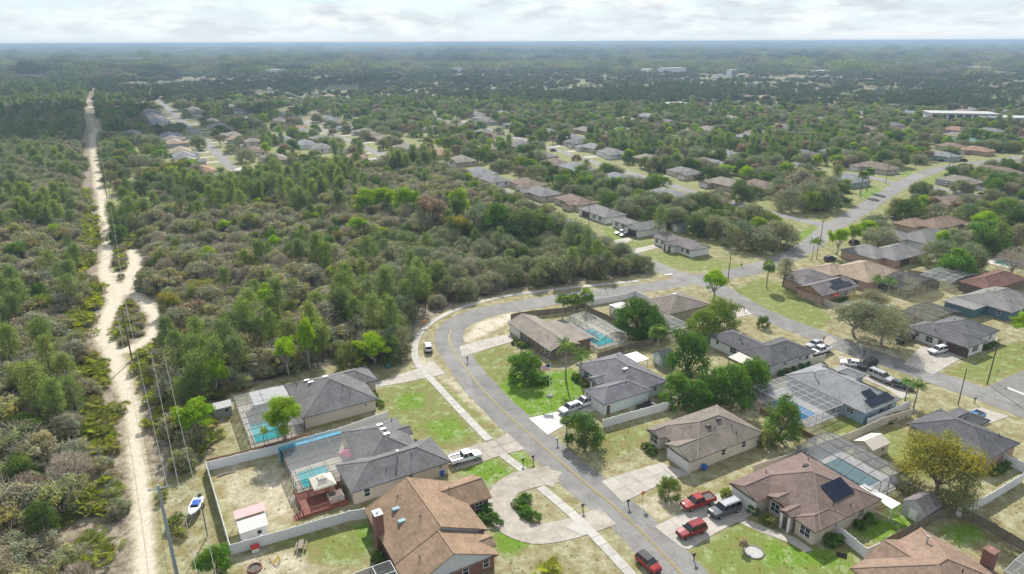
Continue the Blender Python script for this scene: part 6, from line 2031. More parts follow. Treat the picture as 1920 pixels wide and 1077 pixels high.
sign('green street name sign on the corner lawn', 1865, 716, '', mat('green_sign', (.03, .20, .12), .5), None, 2.6, .9, .25, False, R(20))
sign('dark basketball board on a post at the lower right lawn', 1573, 1068, '', BLACK, None, 2.4, 1.3, .9, False, R(-28))
o = empty('flagpole', (*G(1030.5, 743), 0)); tag(o, 'white flagpole with a striped flag on the vivid lawn', 'flagpole')
m = MB(); m.tube([(0, 0, 0), (0, 0, 7.3)], [.06, .035], 8); m.tube([(0, 0, 7.3), (0, 0, 7.45)], .07, 8); m.build('pole', TRIM, o)
RED, WHI, BLU = mat('flag_red', (.45, .03, .04), .8), mat('flag_white', (.72, .72, .72), .8), mat('flag_blue', (.02, .04, .2), .8)
fl = MB(); Lf, hf = 2.0, 1.15
for s in range(13):
    for k in range(10):
        def fp(i, z): f = i / 10; return (-.05 - f * Lf * .93, .14 * math.sin(f * 7) * (.3 + f), 7.1 - hf + z - f * f * .35)
        z0, z1 = hf * (12 - s) / 13, hf * (13 - s) / 13
        fl.face([fp(k, z0), fp(k + 1, z0), fp(k + 1, z1), fp(k, z1)], 2 if (s < 7 and k < 4) else (0 if s % 2 == 0 else 1))
fl.build('flag', [RED, WHI, BLU], o)
m = MB(); m.tube([(0, 0, 0), (0, 0, .12), (0, 0, .28)], [.75, .7, .55], 14); mb_ = m.build('flower_ring', mat('grey_stone', (.25, .24, .23), .9, var=.2), o)
o = empty('gravel_bed', (*G(1413, 1036), 0)); tag(o, 'pale round gravel bed on the lawn by the small shrub', 'garden bed')
m = MB(); m.tube([(0, 0, 0), (0, 0, .06)], [1.3, 1.25], 18); m.build('bed', mat('pale_gravel', (.42, .41, .39), .9, var=.25, scale=6), o)
for k in range(22):
    a = 6.283 * k / 22; q = MB(); q.box(-.14, .14, -.09, .09, 0, .16); t = q.build('edging_stone', MATS['grey_stone'], o); t.location = (1.32 * math.cos(a), 1.32 * math.sin(a), 0); t.rotation_euler.z = a + 1.57
o = empty('patio_umbrella', (*G(1560, 565), 0)); tag(o, 'red patio umbrella beside the orange gable house', 'umbrella')
m = MB(); m.bar((0, 0, 0), (0, 0, 2.4), .06); m.build('pole', STEEL, o)
m = MB()
for k in range(8):
    a, b = 6.283 * k / 8, 6.283 * (k + 1) / 8
    m.face([(0, 0, 2.6), (1.5 * math.cos(a), 1.5 * math.sin(a), 2.0), (1.5 * math.cos(b), 1.5 * math.sin(b), 2.0)])
m.build('canopy', mat('red_canvas', (.5, .09, .05), .8), o)
o = empty('parasol', (*G(655, 866), .1)); tag(o, 'magenta parasol under the pool cage beside the house wall', 'parasol')
m = MB(); m.bar((0, 0, 0), (0, 0, 2.0), .06); m.build('pole', STEEL, o)
m = MB()
for k in range(8):
    a, b = 6.283 * k / 8, 6.283 * (k + 1) / 8
    m.face([(0, 0, 2.2), (1.4 * math.cos(a), 1.4 * math.sin(a), 1.75), (1.4 * math.cos(b), 1.4 * math.sin(b), 1.75)])
m.build('canopy', mat('magenta_canvas', (.45, .06, .18), .8), o)
# picnic table, toys and round pit in the near yard
o = empty('picnic_table', (*G(565, 1028), 0), AG + 1.2); tag(o, 'wooden play bench beside the long white fence', 'bench')
for (a, b, c, d, z0, z1) in ((-.9, .9, -.35, .35, .7, .76), (-.9, .9, -.8, -.55, .42, .47), (-.9, .9, .55, .8, .42, .47)):
    m = MB(); m.box(a, b, c, d, z0, z1); m.build('board', WOODF, o)
for s in (-.7, .7):
    m = MB(); m.bar((s, -.75, 0), (s, .2, .7), .08); m.bar((s, .75, 0), (s, -.2, .7), .08); m.build('leg', WOODF, o)
o = empty('fire_pit', (*G(478, 1066), 0)); tag(o, 'round brick fire pit on the sandy near yard', 'fire pit')
for k in range(14):
    a = 6.283 * k / 14; q = MB(); q.box(-.2, .2, -.1, .1, 0, .22); t = q.build('brick', WALLM['brick'], o); t.location = (.9 * math.cos(a), .9 * math.sin(a), 0); t.rotation_euler.z = a + 1.57
m = MB(); m.tube([(0, 0, 0), (0, 0, .05)], .8, 14); m.build('ash_bed', mat('ash', (.12, .11, .10), .95), o)
o = empty('toy_slide', (*G(520, 1055), 0), .6); tag(o, 'yellow plastic toy slide on the near sandy yard', 'toy')
YP = mat('yellow_plastic', (.60, .40, .03), .45)
m = MB(); m.bar((-.6, 0, .1), (.3, 0, .9), .4, .06); m.build('chute', YP, o)
m = MB(); m.bar((.35, -.2, 0), (.3, -.2, .95), .07); m.bar((.35, .2, 0), (.3, .2, .95), .07); m.bar((.33, -.2, .4), (.33, .2, .4), .05); m.build('ladder', YP, o)
o = empty('dog_house', (*G(479, 1033), 0), AG); tag(o, 'small red and white playhouse outside the long white fence', 'playhouse')
m = MB(); m.box(-.5, .5, -.4, .4, 0, .7); m.build('wall', TRIM, o)
m = MB(); m.face([(-.6, -.5, .65), (.6, -.5, .65), (.6, 0, 1.1), (-.6, 0, 1.1)]); m.face([(.6, .5, .65), (-.6, .5, .65), (-.6, 0, 1.1), (.6, 0, 1.1)]); m.build('roof', mat('red_plastic', (.45, .04, .03), .5), o)
o = empty('fallen_log', (*G(424, 890), 0), .5); tag(o, 'pale fallen log lying in the corner of the fenced yard', 'log')
m = MB(); m.tube([(-1.4, 0, .12), (0, .08, .15), (1.5, -.05, .1)], [.1, .12, .07], 8); m.build('stem', BARKG, o)
o = empty('tandem_trailer', (*G(1215, 764), 0), AG); tag(o, 'small black trailer with paired wheels beside the pale green house', 'trailer')
m = MB(); m.box(-2.4, 1.4, -.8, .8, .5, .7); m.bar((-2.4, 0, .55), (-3.4, 0, .5), .1); m.build('deck', BLACK, o)
for xx in (.2, 1.0):
    for s in (-1, 1):
        t, rm = wheel_mesh(.36, .24); q = put('wheel', t, o, (xx, s * .95, .4)); put('rim', rm, q)

# ------------------------------------------------------------------ utility poles and wires
POLEW = mat('pole_wood', (.10, .08, .065), .9, col2=(.15, .125, .10), scale=2)
POLEC = mat('pole_concrete', (.24, .27, .30), .85, col2=(.30, .33, .36), scale=1)
WIRE = mat('wire', (.30, .30, .30), .5, metal=.3)
def upole(label, base, h, m=None, arms=1, r=.16, rz=AG, trans=False, lean=0):
    o = empty('utility_pole', (base[0], base[1], 0), rz); tag(o, label, 'pole')
    q = MB(); q.tube([(0, 0, -.2), (0, 0, h)], [r, r * .65], 10); q.build('pole', m or POLEW, o)
    for k in range(arms):
        q = MB(); q.box(-1.2, 1.2, -.16, -.04, h - .5 - 1.3 * k, h - .36 - 1.3 * k); q.build('cross_arm', m or POLEW, o)
        for x_ in (-1.1, 0, 1.1):
            q = MB(); q.tube([(x_, -.1, h - .36 - 1.3 * k), (x_, -.1, h - .16 - 1.3 * k)], [.05, .035], 6); q.build('insulator', TRIM, o)
    if trans:
        q = MB(); q.tube([(.35, 0, h - 2.1), (.35, 0, h - 1.0)], .27, 10); q.build('transformer', STEEL, o)
    return (base[0], base[1], h)
WCOUNT = 0
def wire(a, b, sag=.8, r=.022, lab=None):
    pts = []
    for i in range(9):
        t = i / 8
        pts.append((a[0] + (b[0] - a[0]) * t, a[1] + (b[1] - a[1]) * t, a[2] + (b[2] - a[2]) * t - sag * 4 * t * (1 - t)))
    o_ = pts[0]
    m = MB(); m.tube([(p[0] - o_[0], p[1] - o_[1], p[2] - o_[2]) for p in pts], r, 4, cap=False)
    o = m.build('overhead_wire', WIRE); o.location = o_
    tag(o, lab, 'wire', 'wires ' + lab[lab.index('strung'):] if lab else None)
tp = []
tp.append(upole('thick grey concrete pole at the bottom beside the sandy track', G(296, 910, 15.5), 15.5, POLEC, 1, .26, R(20)))
tp.append(upole('dark wooden pole standing on the sandy fork of the track', G(248, 676), 12.5, None, 2, .17, R(20)))
tp.append(upole('dark pole on the little sandy island of the track', G(218, 474), 12.0, None, 1, .17, R(20)))
tp.append(upole('dark pole where the track meets the side path', G(201, 372), 12.0, None, 1, .17, R(20)))
tp.append(upole('slim dark pole farther up the sandy track', G(188, 296), 12.0, None, 1, .17, R(20)))
tp.append(upole('far slim pole near the top of the track', G(181, 240), 12.0, None, 1, .17, R(20)))
for a, b in zip(tp, tp[1:]):
    for s in (-1.0, 1.0):
        wire((a[0] + s * .94, a[1] + s * .34, a[2] - .2), (b[0] + s * .94, b[1] + s * .34, b[2] - .2), .9, .03, 'thin grey overhead wire strung along the sandy track')
lp = [upole('thin dark pole beside the boat', G(389, 1006), 6.0, None, 0, .09), (*G(312, 676, 9), 9)]
wire((*G(283, 660, 10.5), 10.5), (*G(372, 1090, 9.5), 9.5), .6, .035, 'pale overhead wire strung past the moored boat'.replace('moored boat', 'boat'))
wire((*G(306, 660, 10.0), 10.0), (*G(408, 1090, 9.0), 9.0), .6, .035, 'pale overhead wire strung past the boat')
np_ = [upole('tall pole at the street junction before the corner lot', G(1365, 527), 9.5, None, 1, .15),
       upole('pole on the lawn edge beside the cross street', G(1851, 721), 10.5, None, 1, .15),
       upole('slender pole beside the cross street near the palm', G(1796, 760), 8.0, None, 0, .12),
       upole('pole with a grey transformer by the white fence corner', G(1801, 958), 9.0, None, 0, .14, trans=True),
       upole('pole beside the orange gable house', G(1566, 575), 8.5, None, 0, .13)]
wire(np_[0], np_[4], 1, .022, 'dark overhead wire strung from the junction to the orange gable house')
wire(np_[4], np_[1], 1, .022, 'dark overhead wire strung above the cross street')
wire(np_[1], (np_[1][0] + 40, np_[1][1] - 60, 10), 1, .022, 'dark overhead wire strung off to the right edge')
wire(np_[3], (*G(1420, 700), 7), 1.2, .022, 'dark overhead wire strung across the back yards')
for i, (px, py, h, lb) in enumerate([(1104, 425, 10, 'pole beside the grey hip-roofed house behind the woods'), (1612, 372, 10, 'pole on the avenue left verge near the dark oaks'), (1660, 345, 10, 'pole at the avenue crossing'), (1537, 459, 9, 'pole by the bright green tree on the avenue'), (1216, 318, 10, 'pole on the back street near the brown roof'), (1010, 285, 10, 'pole on the back street near the parked cars'), (1715, 318, 9, 'pole at the far bend of the avenue'), (1886, 385, 9, 'pole on the side street drive'), (1780, 312, 9, 'pole by the shaded garage right of the avenue'), (956, 262, 10, 'pole at the left of the back street'), (1040, 549, 5, 'thin lamp pole on the pavement at the outer bend'), (1136, 545, 6, 'thin post on the verge near the junction')]):
    upole(lb, G(px, py), h, None, 1 if h > 8 else 0, .14 if h > 6 else .07)

# ------------------------------------------------------------------ where plants may stand
GR = 1.5
ox, oy, nxg, nyg = -1250.0, 50.0, 1700, 1040
occ = np.zeros((nyg, nxg), bool)
def cells(x0, x1, y0, y1):
    i0, i1 = max(0, int((x0 - ox) / GR)), min(nxg, int((x1 - ox) / GR) + 1)
    j0, j1 = max(0, int((y0 - oy) / GR)), min(nyg, int((y1 - oy) / GR) + 1)
    if i1 <= i0 or j1 <= j0:
        return None
    X, Y = np.meshgrid(ox + (np.arange(i0, i1) + .5) * GR, oy + (np.arange(j0, j1) + .5) * GR)
    return i0, i1, j0, j1, X, Y
def block_poly(p, mg):
    c = cells(min(q[0] for q in p) - mg, max(q[0] for q in p) + mg, min(q[1] for q in p) - mg, max(q[1] for q in p) + mg)
    if c:
        i0, i1, j0, j1, X, Y = c
        occ[j0:j1, i0:i1] |= sd_poly(X, Y, p) < mg
def block_line(L, hw):
    for a in range(0, len(L) - 1, 12):
        s = L[a:a + 13]
        c = cells(min(q[0] for q in s) - hw, max(q[0] for q in s) + hw, min(q[1] for q in s) - hw, max(q[1] for q in s) + hw)
        if c:
            i0, i1, j0, j1, X, Y = c
            occ[j0:j1, i0:i1] |= dist_line(X, Y, s) < hw
for f in FOOT: block_poly(f, 2.2)
for q_ in ((1795, 218), (1880, 226), (1740, 222)): block_poly([(G(*q_)[0] + a_, G(*q_)[1] + b_) for a_, b_ in ((-24, -15), (24, -15), (24, 8), (-24, 8))], 1)
for f in DRIVES: block_poly(f, 1.2)
for L, w in ROADL.values(): block_line(L, w / 2 + 2.2)
for L in WALKL: block_line(L, 2.0)
block_line(WALKL[3], 4.6)
for L_ in (ROADL['straight_street'][0], ROADL['second_street'][0]): block_line(L_, 6.0)
for tr in [TRACK] + TRACKB:
    Lt = smooth_line(GP([(a, b) for a, b, c in tr]), 4)
    block_line(Lt, 3.3 if tr is TRACK else 4.4)
block_line([p for p in smooth_line(GP([(a, b) for a, b, c in TRACK]), 4) if p[1] > 300], 5.5)
block_line(ROADL['avenue'][0], 12.0)
def free(x, y):
    i, j = int((x - ox) / GR), int((y - oy) / GR)
    if 0 <= i < nxg and 0 <= j < nyg:
        return not occ[j, i]
    return True

# ------------------------------------------------------------------ trees one can point to
T = tree
T('leafy_tree', 'spring_tree', 535, 832, 9.6, 4.6, 'lime-green tree standing before the grey pool cage', var=0)
T('leafy_tree', 'spring_tree', 372, 824, 8.2, 4.2, 'bright green bushy tree at the end of the brown fence', var=1)
T('leafy_tree', 'spring_tree', 408, 742, 8.5, 3.0, 'yellow-green tree behind the grey metal shed', var=2)
T('leafy_tree', 'spring_tree', 543, 706, 10.5, 3.0, 'lime-green slender tree behind the charcoal roof', var=3)
T('leafy_tree', 'spring_tree', 582, 696, 13.0, 2.4, 'taller lime-green tree beside it, highest behind the charcoal roof', var=0)
T('leafy_tree', 'spring_tree', 700, 684, 7.6, 4.8, 'spreading lime-green tree at the wood edge near the teal bin', var=1)
T('leafy_tree', 'broad_tree', 660, 690, 6.5, 4.0, 'mid-green low tree left of the spreading lime tree', var=1)
T('round_tree', 'round_tree', 985, 712, 6.6, 4.0, 'dense round dark green tree on the vivid lawn', var=0)
T('queen_palm', 'queen_palm', 1061, 713, 10.0, 2.9, 'taller palm on the vivid lawn', 'palm', 0)
T('queen_palm', 'queen_palm', 1089, 721, 8.4, 2.7, 'shorter palm by the pale green house wall', 'palm', 1)
T('leafy_tree', 'broad_tree', 1096, 834, 6.8, 3.7, 'grey-green tree at the edge of the white drive', var=0)
T('cabbage_palm', 'cabbage_palm', 1062, 824, 4.6, 1.5, 'small palm before the grey-green tree at the white drive', 'palm', 0)
T('round_tree', 'round_tree', 1193, 622, 8.6, 6.4, 'big glossy dark tree beside the white metal shed', var=1)
T('round_tree', 'round_tree', 1222, 632, 7.4, 4.6, 'smaller glossy tree leaning on the big one', var=2)
T('cabbage_palm', 'cabbage_palm', 1233, 664, 7.0, 2.6, 'stout palm at the wooden fence corner', 'palm', 1)
T('tall_tree', 'round_tree', 1288, 703, 11.5, 5.0, 'tall dark green tree beside the pale blue shed', var=2)
T('leafy_tree', 'broad_tree', 1347, 618, 8.5, 5.6, 'leafy tree over the junction house roof', var=2)
T('leafy_tree', 'broad_tree', 1318, 632, 8.0, 4.6, 'second leafy tree below it', var=3)
T('leafy_tree', 'spring_tree', 1338, 562, 8.6, 4.0, 'airy light green tree at the street junction', var=2)
for i, (x, y, h, r) in enumerate([(1272, 758, 6.8, 3.8), (1305, 764, 6.0, 3.4), (1336, 752, 6.6, 3.6), (1368, 752, 8.2, 4.4), (1402, 736, 7.4, 3.8), (1418, 716, 6.0, 3.0)]):
    T('hedge_tree', 'round_tree', x, y, h, r, ['leftmost', 'second', 'third', 'tallest fourth', 'fifth', 'last'][i] + ' dark green tree in the thick row behind the bungalow', var=i, group='trees in the thick row behind the bungalow')
T('leafy_tree', 'broad_tree', 1464, 824, 9.0, 3.8, 'tree in front of the white-framed cage of the blue house', var=4)
T('leafy_tree', 'broad_tree', 1437, 838, 3.4, 2.0, 'low shrub tree on the dry lawn behind the bungalow', var=1)
T('amber_tree', 'amber_tree', 1752, 930, 12.0, 6.3, 'large amber and green tree in the fenced yard', var=0)
T('live_oak', 'street_oak', 1602, 632, 9.5, 6.6, 'grey-green oak leaning over the cross street, left one', var=0)
T('live_oak', 'street_oak', 1652, 646, 9.8, 7.2, 'grey-green oak over the cross street beside the black pickup', var=1)
T('live_oak', 'street_oak', 1625, 600, 8.5, 5.0, 'olive oak behind the two street oaks', var=2)
T('queen_palm', 'queen_palm', 1712, 768, 6.6, 2.4, 'palm on the verge by the dark sedan', 'palm', 0)
T('queen_palm', 'queen_palm', 1697, 752, 5.2, 2.0, 'smaller palm beside the verge palm', 'palm', 1)
T('cabbage_palm', 'cabbage_palm', 1437, 540, 8.2, 2.3, 'round-headed palm on the corner lawn', 'palm', 2)
T('conifer', 'conifer', 1467, 538, 8.6, 3.0, 'grey-green conifer beside the round-headed palm', var=0)
T('leafy_tree', 'spring_tree', 1568, 478, 10.5, 3.6, 'bright green upright tree beside the avenue', var=3)
T('queen_palm', 'queen_palm', 1522, 489, 8.0, 2.2, 'left palm of the pair beside the avenue', 'palm', 0)
T('queen_palm', 'queen_palm', 1531, 486, 7.4, 2.2, 'right palm of the pair beside the avenue', 'palm', 1)
T('live_oak', 'street_oak', 1261, 430, 8.8, 6.8, 'wide brown-grey oak behind the lone white house', var=3)
for i, (x, y, h, r) in enumerate([(1340, 445, 9, 6.5), (1385, 462, 9.5, 7), (1425, 470, 9, 6.5), (1462, 462, 9.5, 6.5), (1405, 430, 10, 7)]):
    T('live_oak', 'live_oak', x, y, h, r, ['leftmost', 'second', 'third', 'rightmost', 'rear'][i] + ' oak of the grove beyond the green corner lot', var=i, group='oaks of the grove beyond the green corner lot')
T('leafy_tree', 'spring_tree', 1418, 452, 9.5, 4.0, 'light green tree in the middle of the oak grove', var=1)
T('leafy_tree', 'broad_tree', 1390, 385, 11, 6, 'broad green tree by the back street bend', var=2)
T('live_oak', 'live_oak', 1345, 388, 8, 6, 'grey oak left of the broad green tree', var=1)
for i, (x, y, h, r) in enumerate([(1480, 395, 10, 7), (1515, 385, 12, 8), (1545, 392, 11, 7), (1500, 360, 11, 7), (1555, 368, 10, 6), (1460, 372, 10, 7)]):
    T('live_oak', 'live_oak', x, y, h, r, ['lower left', 'tallest', 'right', 'upper left', 'rear right', 'far left'][i] + ' dark oak in the clump by the avenue bend', var=i + 1, group='dark oaks in the clump by the avenue bend')
for i, (x, y) in enumerate([(1613, 365), (1625, 358)]):
    T('cabbage_palm', 'cabbage_palm', x, y, 11, 3.0, ['nearer', 'farther'][i] + ' of the two tall palms on the avenue left verge', 'palm', i)
T('leafy_tree', 'broad_tree', 1733, 364, 6, 4, 'small round tree right of the avenue crossing', var=3)
for i, (x, y, h, r, k) in enumerate([(1790, 520, 9, 6, 'round_tree'), (1760, 500, 9, 6, 'live_oak'), (1815, 505, 9, 5.5, 'live_oak'), (1850, 470, 11, 7, 'round_tree'), (1900, 440, 11, 7, 'broad_tree'), (1880, 420, 11, 7, 'broad_tree'), (1840, 440, 9, 5, 'spring_tree'), (1930, 470, 10, 6, 'live_oak')]):
    T('leafy_tree' if 'oak' not in k else 'live_oak', k, x, y, h, r, ['dark dense tree below the striped lawn', 'grey-green tree left of the striped lawn', 'grey oak right of the dark dense tree', 'large dark tree at the right edge of the yards', 'spreading green tree at the far right edge', 'green tree above the right edge oaks', 'light green tree among the right edge trees', 'oak cut by the right picture edge'][i], var=i)
T('bare_tree', 'bare_tree', 1895, 520, 9.5, 5, 'bare grey tree by the green pool', var=0)
T('rust_tree', 'rust_tree', 1745, 400, 7, 3.4, 'rusty-leaved tree behind the wide brown roof', var=0)
T('rust_tree', 'rust_tree', 1790, 405, 6.5, 3, 'second rusty-leaved tree behind the wide brown roof', var=1)
T('leafy_tree', 'broad_tree', 1860, 575, 5, 3.2, 'small round tree on the lawn by the blue-grey house', var=1)
T('leafy_tree', 'spring_tree', 1925, 640, 8, 4, 'light green tree cut by the right edge', var=2)
T('queen_palm', 'queen_palm', 1640, 560, 7, 2.6, 'palm behind the pale blue pool', 'palm', 0)
T('queen_palm', 'queen_palm', 1662, 566, 7.5, 2.6, 'second palm behind the pale blue pool', 'palm', 1)
T('leafy_tree', 'broad_tree', 1430, 614, 3.2, 1.8, 'small bush tree beside the cross street', var=2)
for i, (x, y) in enumerate([(1055, 603), (1076, 600), (1098, 605)]):
    T('cabbage_palm', 'cabbage_palm', x, y, [7.2, 6.8, 9.0][i], 2.3, ['left', 'middle', 'tallest right'][i] + ' of three round-headed palms behind the white-framed cage', 'palm', i)
T('leafy_tree', 'broad_tree', 1253, 932, 3.8, 1.9, 'thin young tree on the verge above the red pickup', var=0)
T('cypress_shrub', 'round_tree', 404, 1082, 5.2, 2.5, 'dense bright cypress-like shrub at the bottom by the white fence', 'shrub', 0)
T('fan_palm', 'palmetto', 1017, 1080, 2.0, 1.9, 'small fan palm on the dry lawn at the bottom', 'palm', 1)
T('rust_tree', 'rust_tree', 1393, 1032, 1.7, .8, 'small brown shrub beside the gravel bed', 'shrub', 0)
T('bush', 'dark_bush', 912, 962, 1.7, 1.4, 'upper clipped bush beside the brick house wall', 'bush', 0)
T('bush', 'dark_bush', 905, 978, 1.5, 1.3, 'left clipped bush beside the round drive', 'bush', 1)
T('bush', 'dark_bush', 928, 980, 1.5, 1.3, 'right clipped bush beside the round drive', 'bush', 2)
for i, (x, y, r) in enumerate([(976, 950, 1.4), (985, 965, 1.3), (998, 972, 1.4), (985, 940, 1.2)]):
    T('bush', 'dark_bush', x, y, 1.4, r, ['left', 'middle', 'right', 'upper'][i] + ' bush on the island of the round drive', 'bush', i)
for i, (x, y, k) in enumerate([(1362, 930, 'bush'), (1412, 962, 'dark_bush'), (1437, 978, 'bush'), (1448, 985, 'bush'), (1612, 990, 'dark_bush'), (1630, 978, 'dark_bush'), (1545, 1008, 'bush'), (1212, 842, 'bush'), (1222, 850, 'bush')]):
    T('bush', k, x, y, 1.4, 1.1, ['small bush left of the cream house garage', 'round bush by the large SUV', 'bush under the front window of the cream house', 'low bush beside the arched porch', 'dark bush in the side yard of the cream house', 'second dark bush in the side yard', 'low bush at the cream house corner', 'bush under the bungalow front windows', 'second bush under the bungalow front windows'][i], 'bush', i)
for i, (x, y) in enumerate([(968, 645), (976, 648), (984, 652)]):
    T('bush', 'bush', x, y, 1.3, 1.2, ['left', 'middle', 'right'][i] + ' yellowish bush under the brown gable house windows', 'bush', i)
for i, (x, y) in enumerate([(1000, 722), (1012, 720), (1024, 717)]):
    T('bush', 'dark_bush', x, y, 1.4, 1.3, ['left', 'middle', 'right'][i] + ' bush of the low hedge by the flagpole', 'bush', i)
for i, (x, y, h, r, k, lb) in enumerate([
   (690, 414, 11, 5.5, 'spring_tree', 'bright green tree, left of the row at the top of the scrub'), (722, 408, 11, 4.5, 'spring_tree', 'second bright green tree of the row at the top of the scrub'),
   (766, 418, 12, 5, 'spring_tree', 'upright bright green tree left of the russet tree'), (812, 434, 12, 5.5, 'rust_tree', 'russet tree in the middle of the wood'),
   (863, 420, 12, 4.5, 'spring_tree', 'bright green tree right of the russet tree'), (858, 455, 9, 5, 'amber_tree', 'yellowish tree below the bright green one'),
   (900, 450, 11, 6.5, 'live_oak', 'dark oak clump, left, in the middle of the wood'), (935, 455, 12, 6.5, 'round_tree', 'dark oak clump, centre, in the middle of the wood'), (975, 460, 11, 6.5, 'broad_tree', 'dark green tree at the right of the oak clump'), (1010, 455, 10, 6, 'broad_tree', 'grey-green tree right of the oak clump'),
   (1040, 450, 9, 6, 'live_oak', 'grey oak at the right end of the wood'), (1078, 470, 9, 5.5, 'live_oak', 'dusky oak near the wooded street'), (672, 450, 7, 4.5, 'spring_tree', 'low yellow-green tree in the grey scrub'),
   (380, 566, 7.5, 4.2, 'amber_tree', 'yellow-topped tree near the sandy loop'), (322, 590, 7, 3.6, 'amber_tree', 'small yellow tree left of the yellow-topped one'), (368, 612, 7.5, 3.6, 'rust_tree', 'bare reddish tree beside the sandy loop'),
   (1113, 495, 6, 3.0, 'spring_tree', 'bright green sapling near the wooded street'), (1145, 500, 6.5, 3.2, 'broad_tree', 'upright dark tree beside the wooded street')]):
    T('leafy_tree', k, x, y, h * (1.22 if y < 480 else 1), r * (1.2 if y < 480 else 1), lb, var=i)
T('leafy_tree', 'broad_tree', 284, 345, 9, 7, 'olive tree group at the clearing by the track, left', var=1)
T('amber_tree', 'amber_tree', 330, 330, 9, 8, 'wide yellow-olive tree above the clearing', var=1)
T('live_oak', 'live_oak', 262, 318, 9, 7, 'grey oak left of the yellow-olive tree', var=2)
T('live_oak', 'live_oak', 325, 252, 9, 9, 'dark oak on the verge of the straight street', var=1)
T('live_oak', 'live_oak', 372, 277, 9, 6.5, 'grey conical tree on the straight street', var=3)
T('live_oak', 'live_oak', 345, 208, 12, 11, 'big grey oak at the top of the straight street', var=4)

for i, (x, y, h, r) in enumerate([(322, 990, 1.5, 1.3), (338, 1000, 1.3, 1.2), (330, 978, 1.2, 1.1), (303, 935, 1.2, 1.1)]):
    T('palmetto_shrub', 'palmetto', x, y, h, r, ['left', 'right', 'rear', 'farthest'][i] + ' palmetto of the clump around the grey concrete pole', 'palmetto', i)
OR5 = ['first', 'second', 'third', 'fourth', 'fifth', 'sixth']
def wall_bushes(org, pts, where, key='bush', ang=AG):
    for i, (u, v) in enumerate(pts):
        x, y = org[0] + u * math.cos(ang) - v * math.sin(ang), org[1] + u * math.sin(ang) + v * math.cos(ang)
        plant('bush', rng.choice(('bush', 'dark_bush')), (x, y), rng.uniform(.8, 1.5), '%s low bush along %s' % (OR5[i], where), 'bush', 'bushes along ' + where, True, r=rng.uniform(.7, 1.2))
wall_bushes((18.2, 115.5), [(3.6, 12 + 1.3 * i) for i in range(4)], 'the front wall of the pale green house')
wall_bushes((54.9, 131.5), [(3 + 2.2 * i, -.9) for i in range(5)], 'the white side wall of the black-roofed house')
wall_bushes((102.4, 139.8), [(9 + 1.6 * i, .6) for i in range(4)], 'the right end of the white and navy house')
wall_bushes((65.6, 111.4), [(5.5 + 1.4 * i, -1.4) for i in range(4)], 'the patio of the blue solar house')
wall_bushes((78.3, 96.3), [(1 + 2.1 * i, -.9) for i in range(4)], 'the peach house wall')
wall_bushes((42.9, 78.9), [(2.5 + 1.5 * i, -.8) for i in range(3)], 'the side of the cream house near the short white fence')
wall_bushes((-10.9, 71.3), [(-4.2, 3 + 1.5 * i) for i in range(5)], 'the left wall of the brick house')
wall_bushes(G(1542, 556, 2.6), [(2 + 1.7 * i, -.9) for i in range(6)], 'the hedge line of the orange gable house')
wall_bushes(G(1897, 587, 2.6), [(1 + 2.4 * i, -.9) for i in range(4)], 'the blue-grey house at the right edge')
wall_bushes((-37.5, 111.6), [(13.8, 1 + 1.6 * i) for i in range(4)], 'the front of the charcoal-roofed house')
wall_bushes((-24.6, 88.6), [(14.6, 9 + 1.5 * i) for i in range(3)], 'the porch of the dark grey house')
# ------------------------------------------------------------------ woods and far trees: the largest are individuals, the rest one mass
srg = random.Random(5)
CAND = {}            # name -> [(size, key, x, y, h, r, zone)]
def cand(name, key, x, y, h, r, zone):
    d = math.hypot(math.hypot(x, y), CAMH)
    fx, fy = PX(x, y, h * .5)
    vis = -30 < fx < 1950 and -50 < fy < 1110
    CAND.setdefault(name, []).append(((h * .5 + r) / d * (1 if vis else .01), key, x, y, h, r, zone))
_vn = np.random.default_rng(3).random((64, 64))
def vnoise(x, y, s):
    x, y = x / s, y / s
    i, j = math.floor(x), math.floor(y)
    fx, fy = x - i, y - j
    fx, fy = fx * fx * (3 - 2 * fx), fy * fy * (3 - 2 * fy)
    g_ = lambda a_, b_: _vn[a_ % 64, b_ % 64]
    return (g_(i, j) * (1 - fx) + g_(i + 1, j) * fx) * (1 - fy) + (g_(i, j + 1) * (1 - fx) + g_(i + 1, j + 1) * fx) * fy
def jitter(poly, sp):
    x0, x1 = min(p[0] for p in poly), max(p[0] for p in poly)
    y0, y1 = min(p[1] for p in poly), max(p[1] for p in poly)
    X, Y = np.meshgrid(np.arange(x0, x1, sp), np.arange(y0, y1, sp))
    X = (X + nrg.uniform(-.45, .45, X.shape) * sp).ravel(); Y = (Y + nrg.uniform(-.45, .45, Y.shape) * sp).ravel()
    k = pip(X, Y, poly)
    return list(zip(X[k], Y[k]))
def near_planted(x, y, f=.75):
    return any((x - a_) ** 2 + (y - b_) ** 2 < (r_ * f) ** 2 for a_, b_, r_ in PLANTED)
TRL = smooth_line(GP([(a, b) for a, b, c in TRACK]), 6)
def track_d(x, y):
    return min(math.hypot(x - p[0], y - p[1]) for p in TRL)
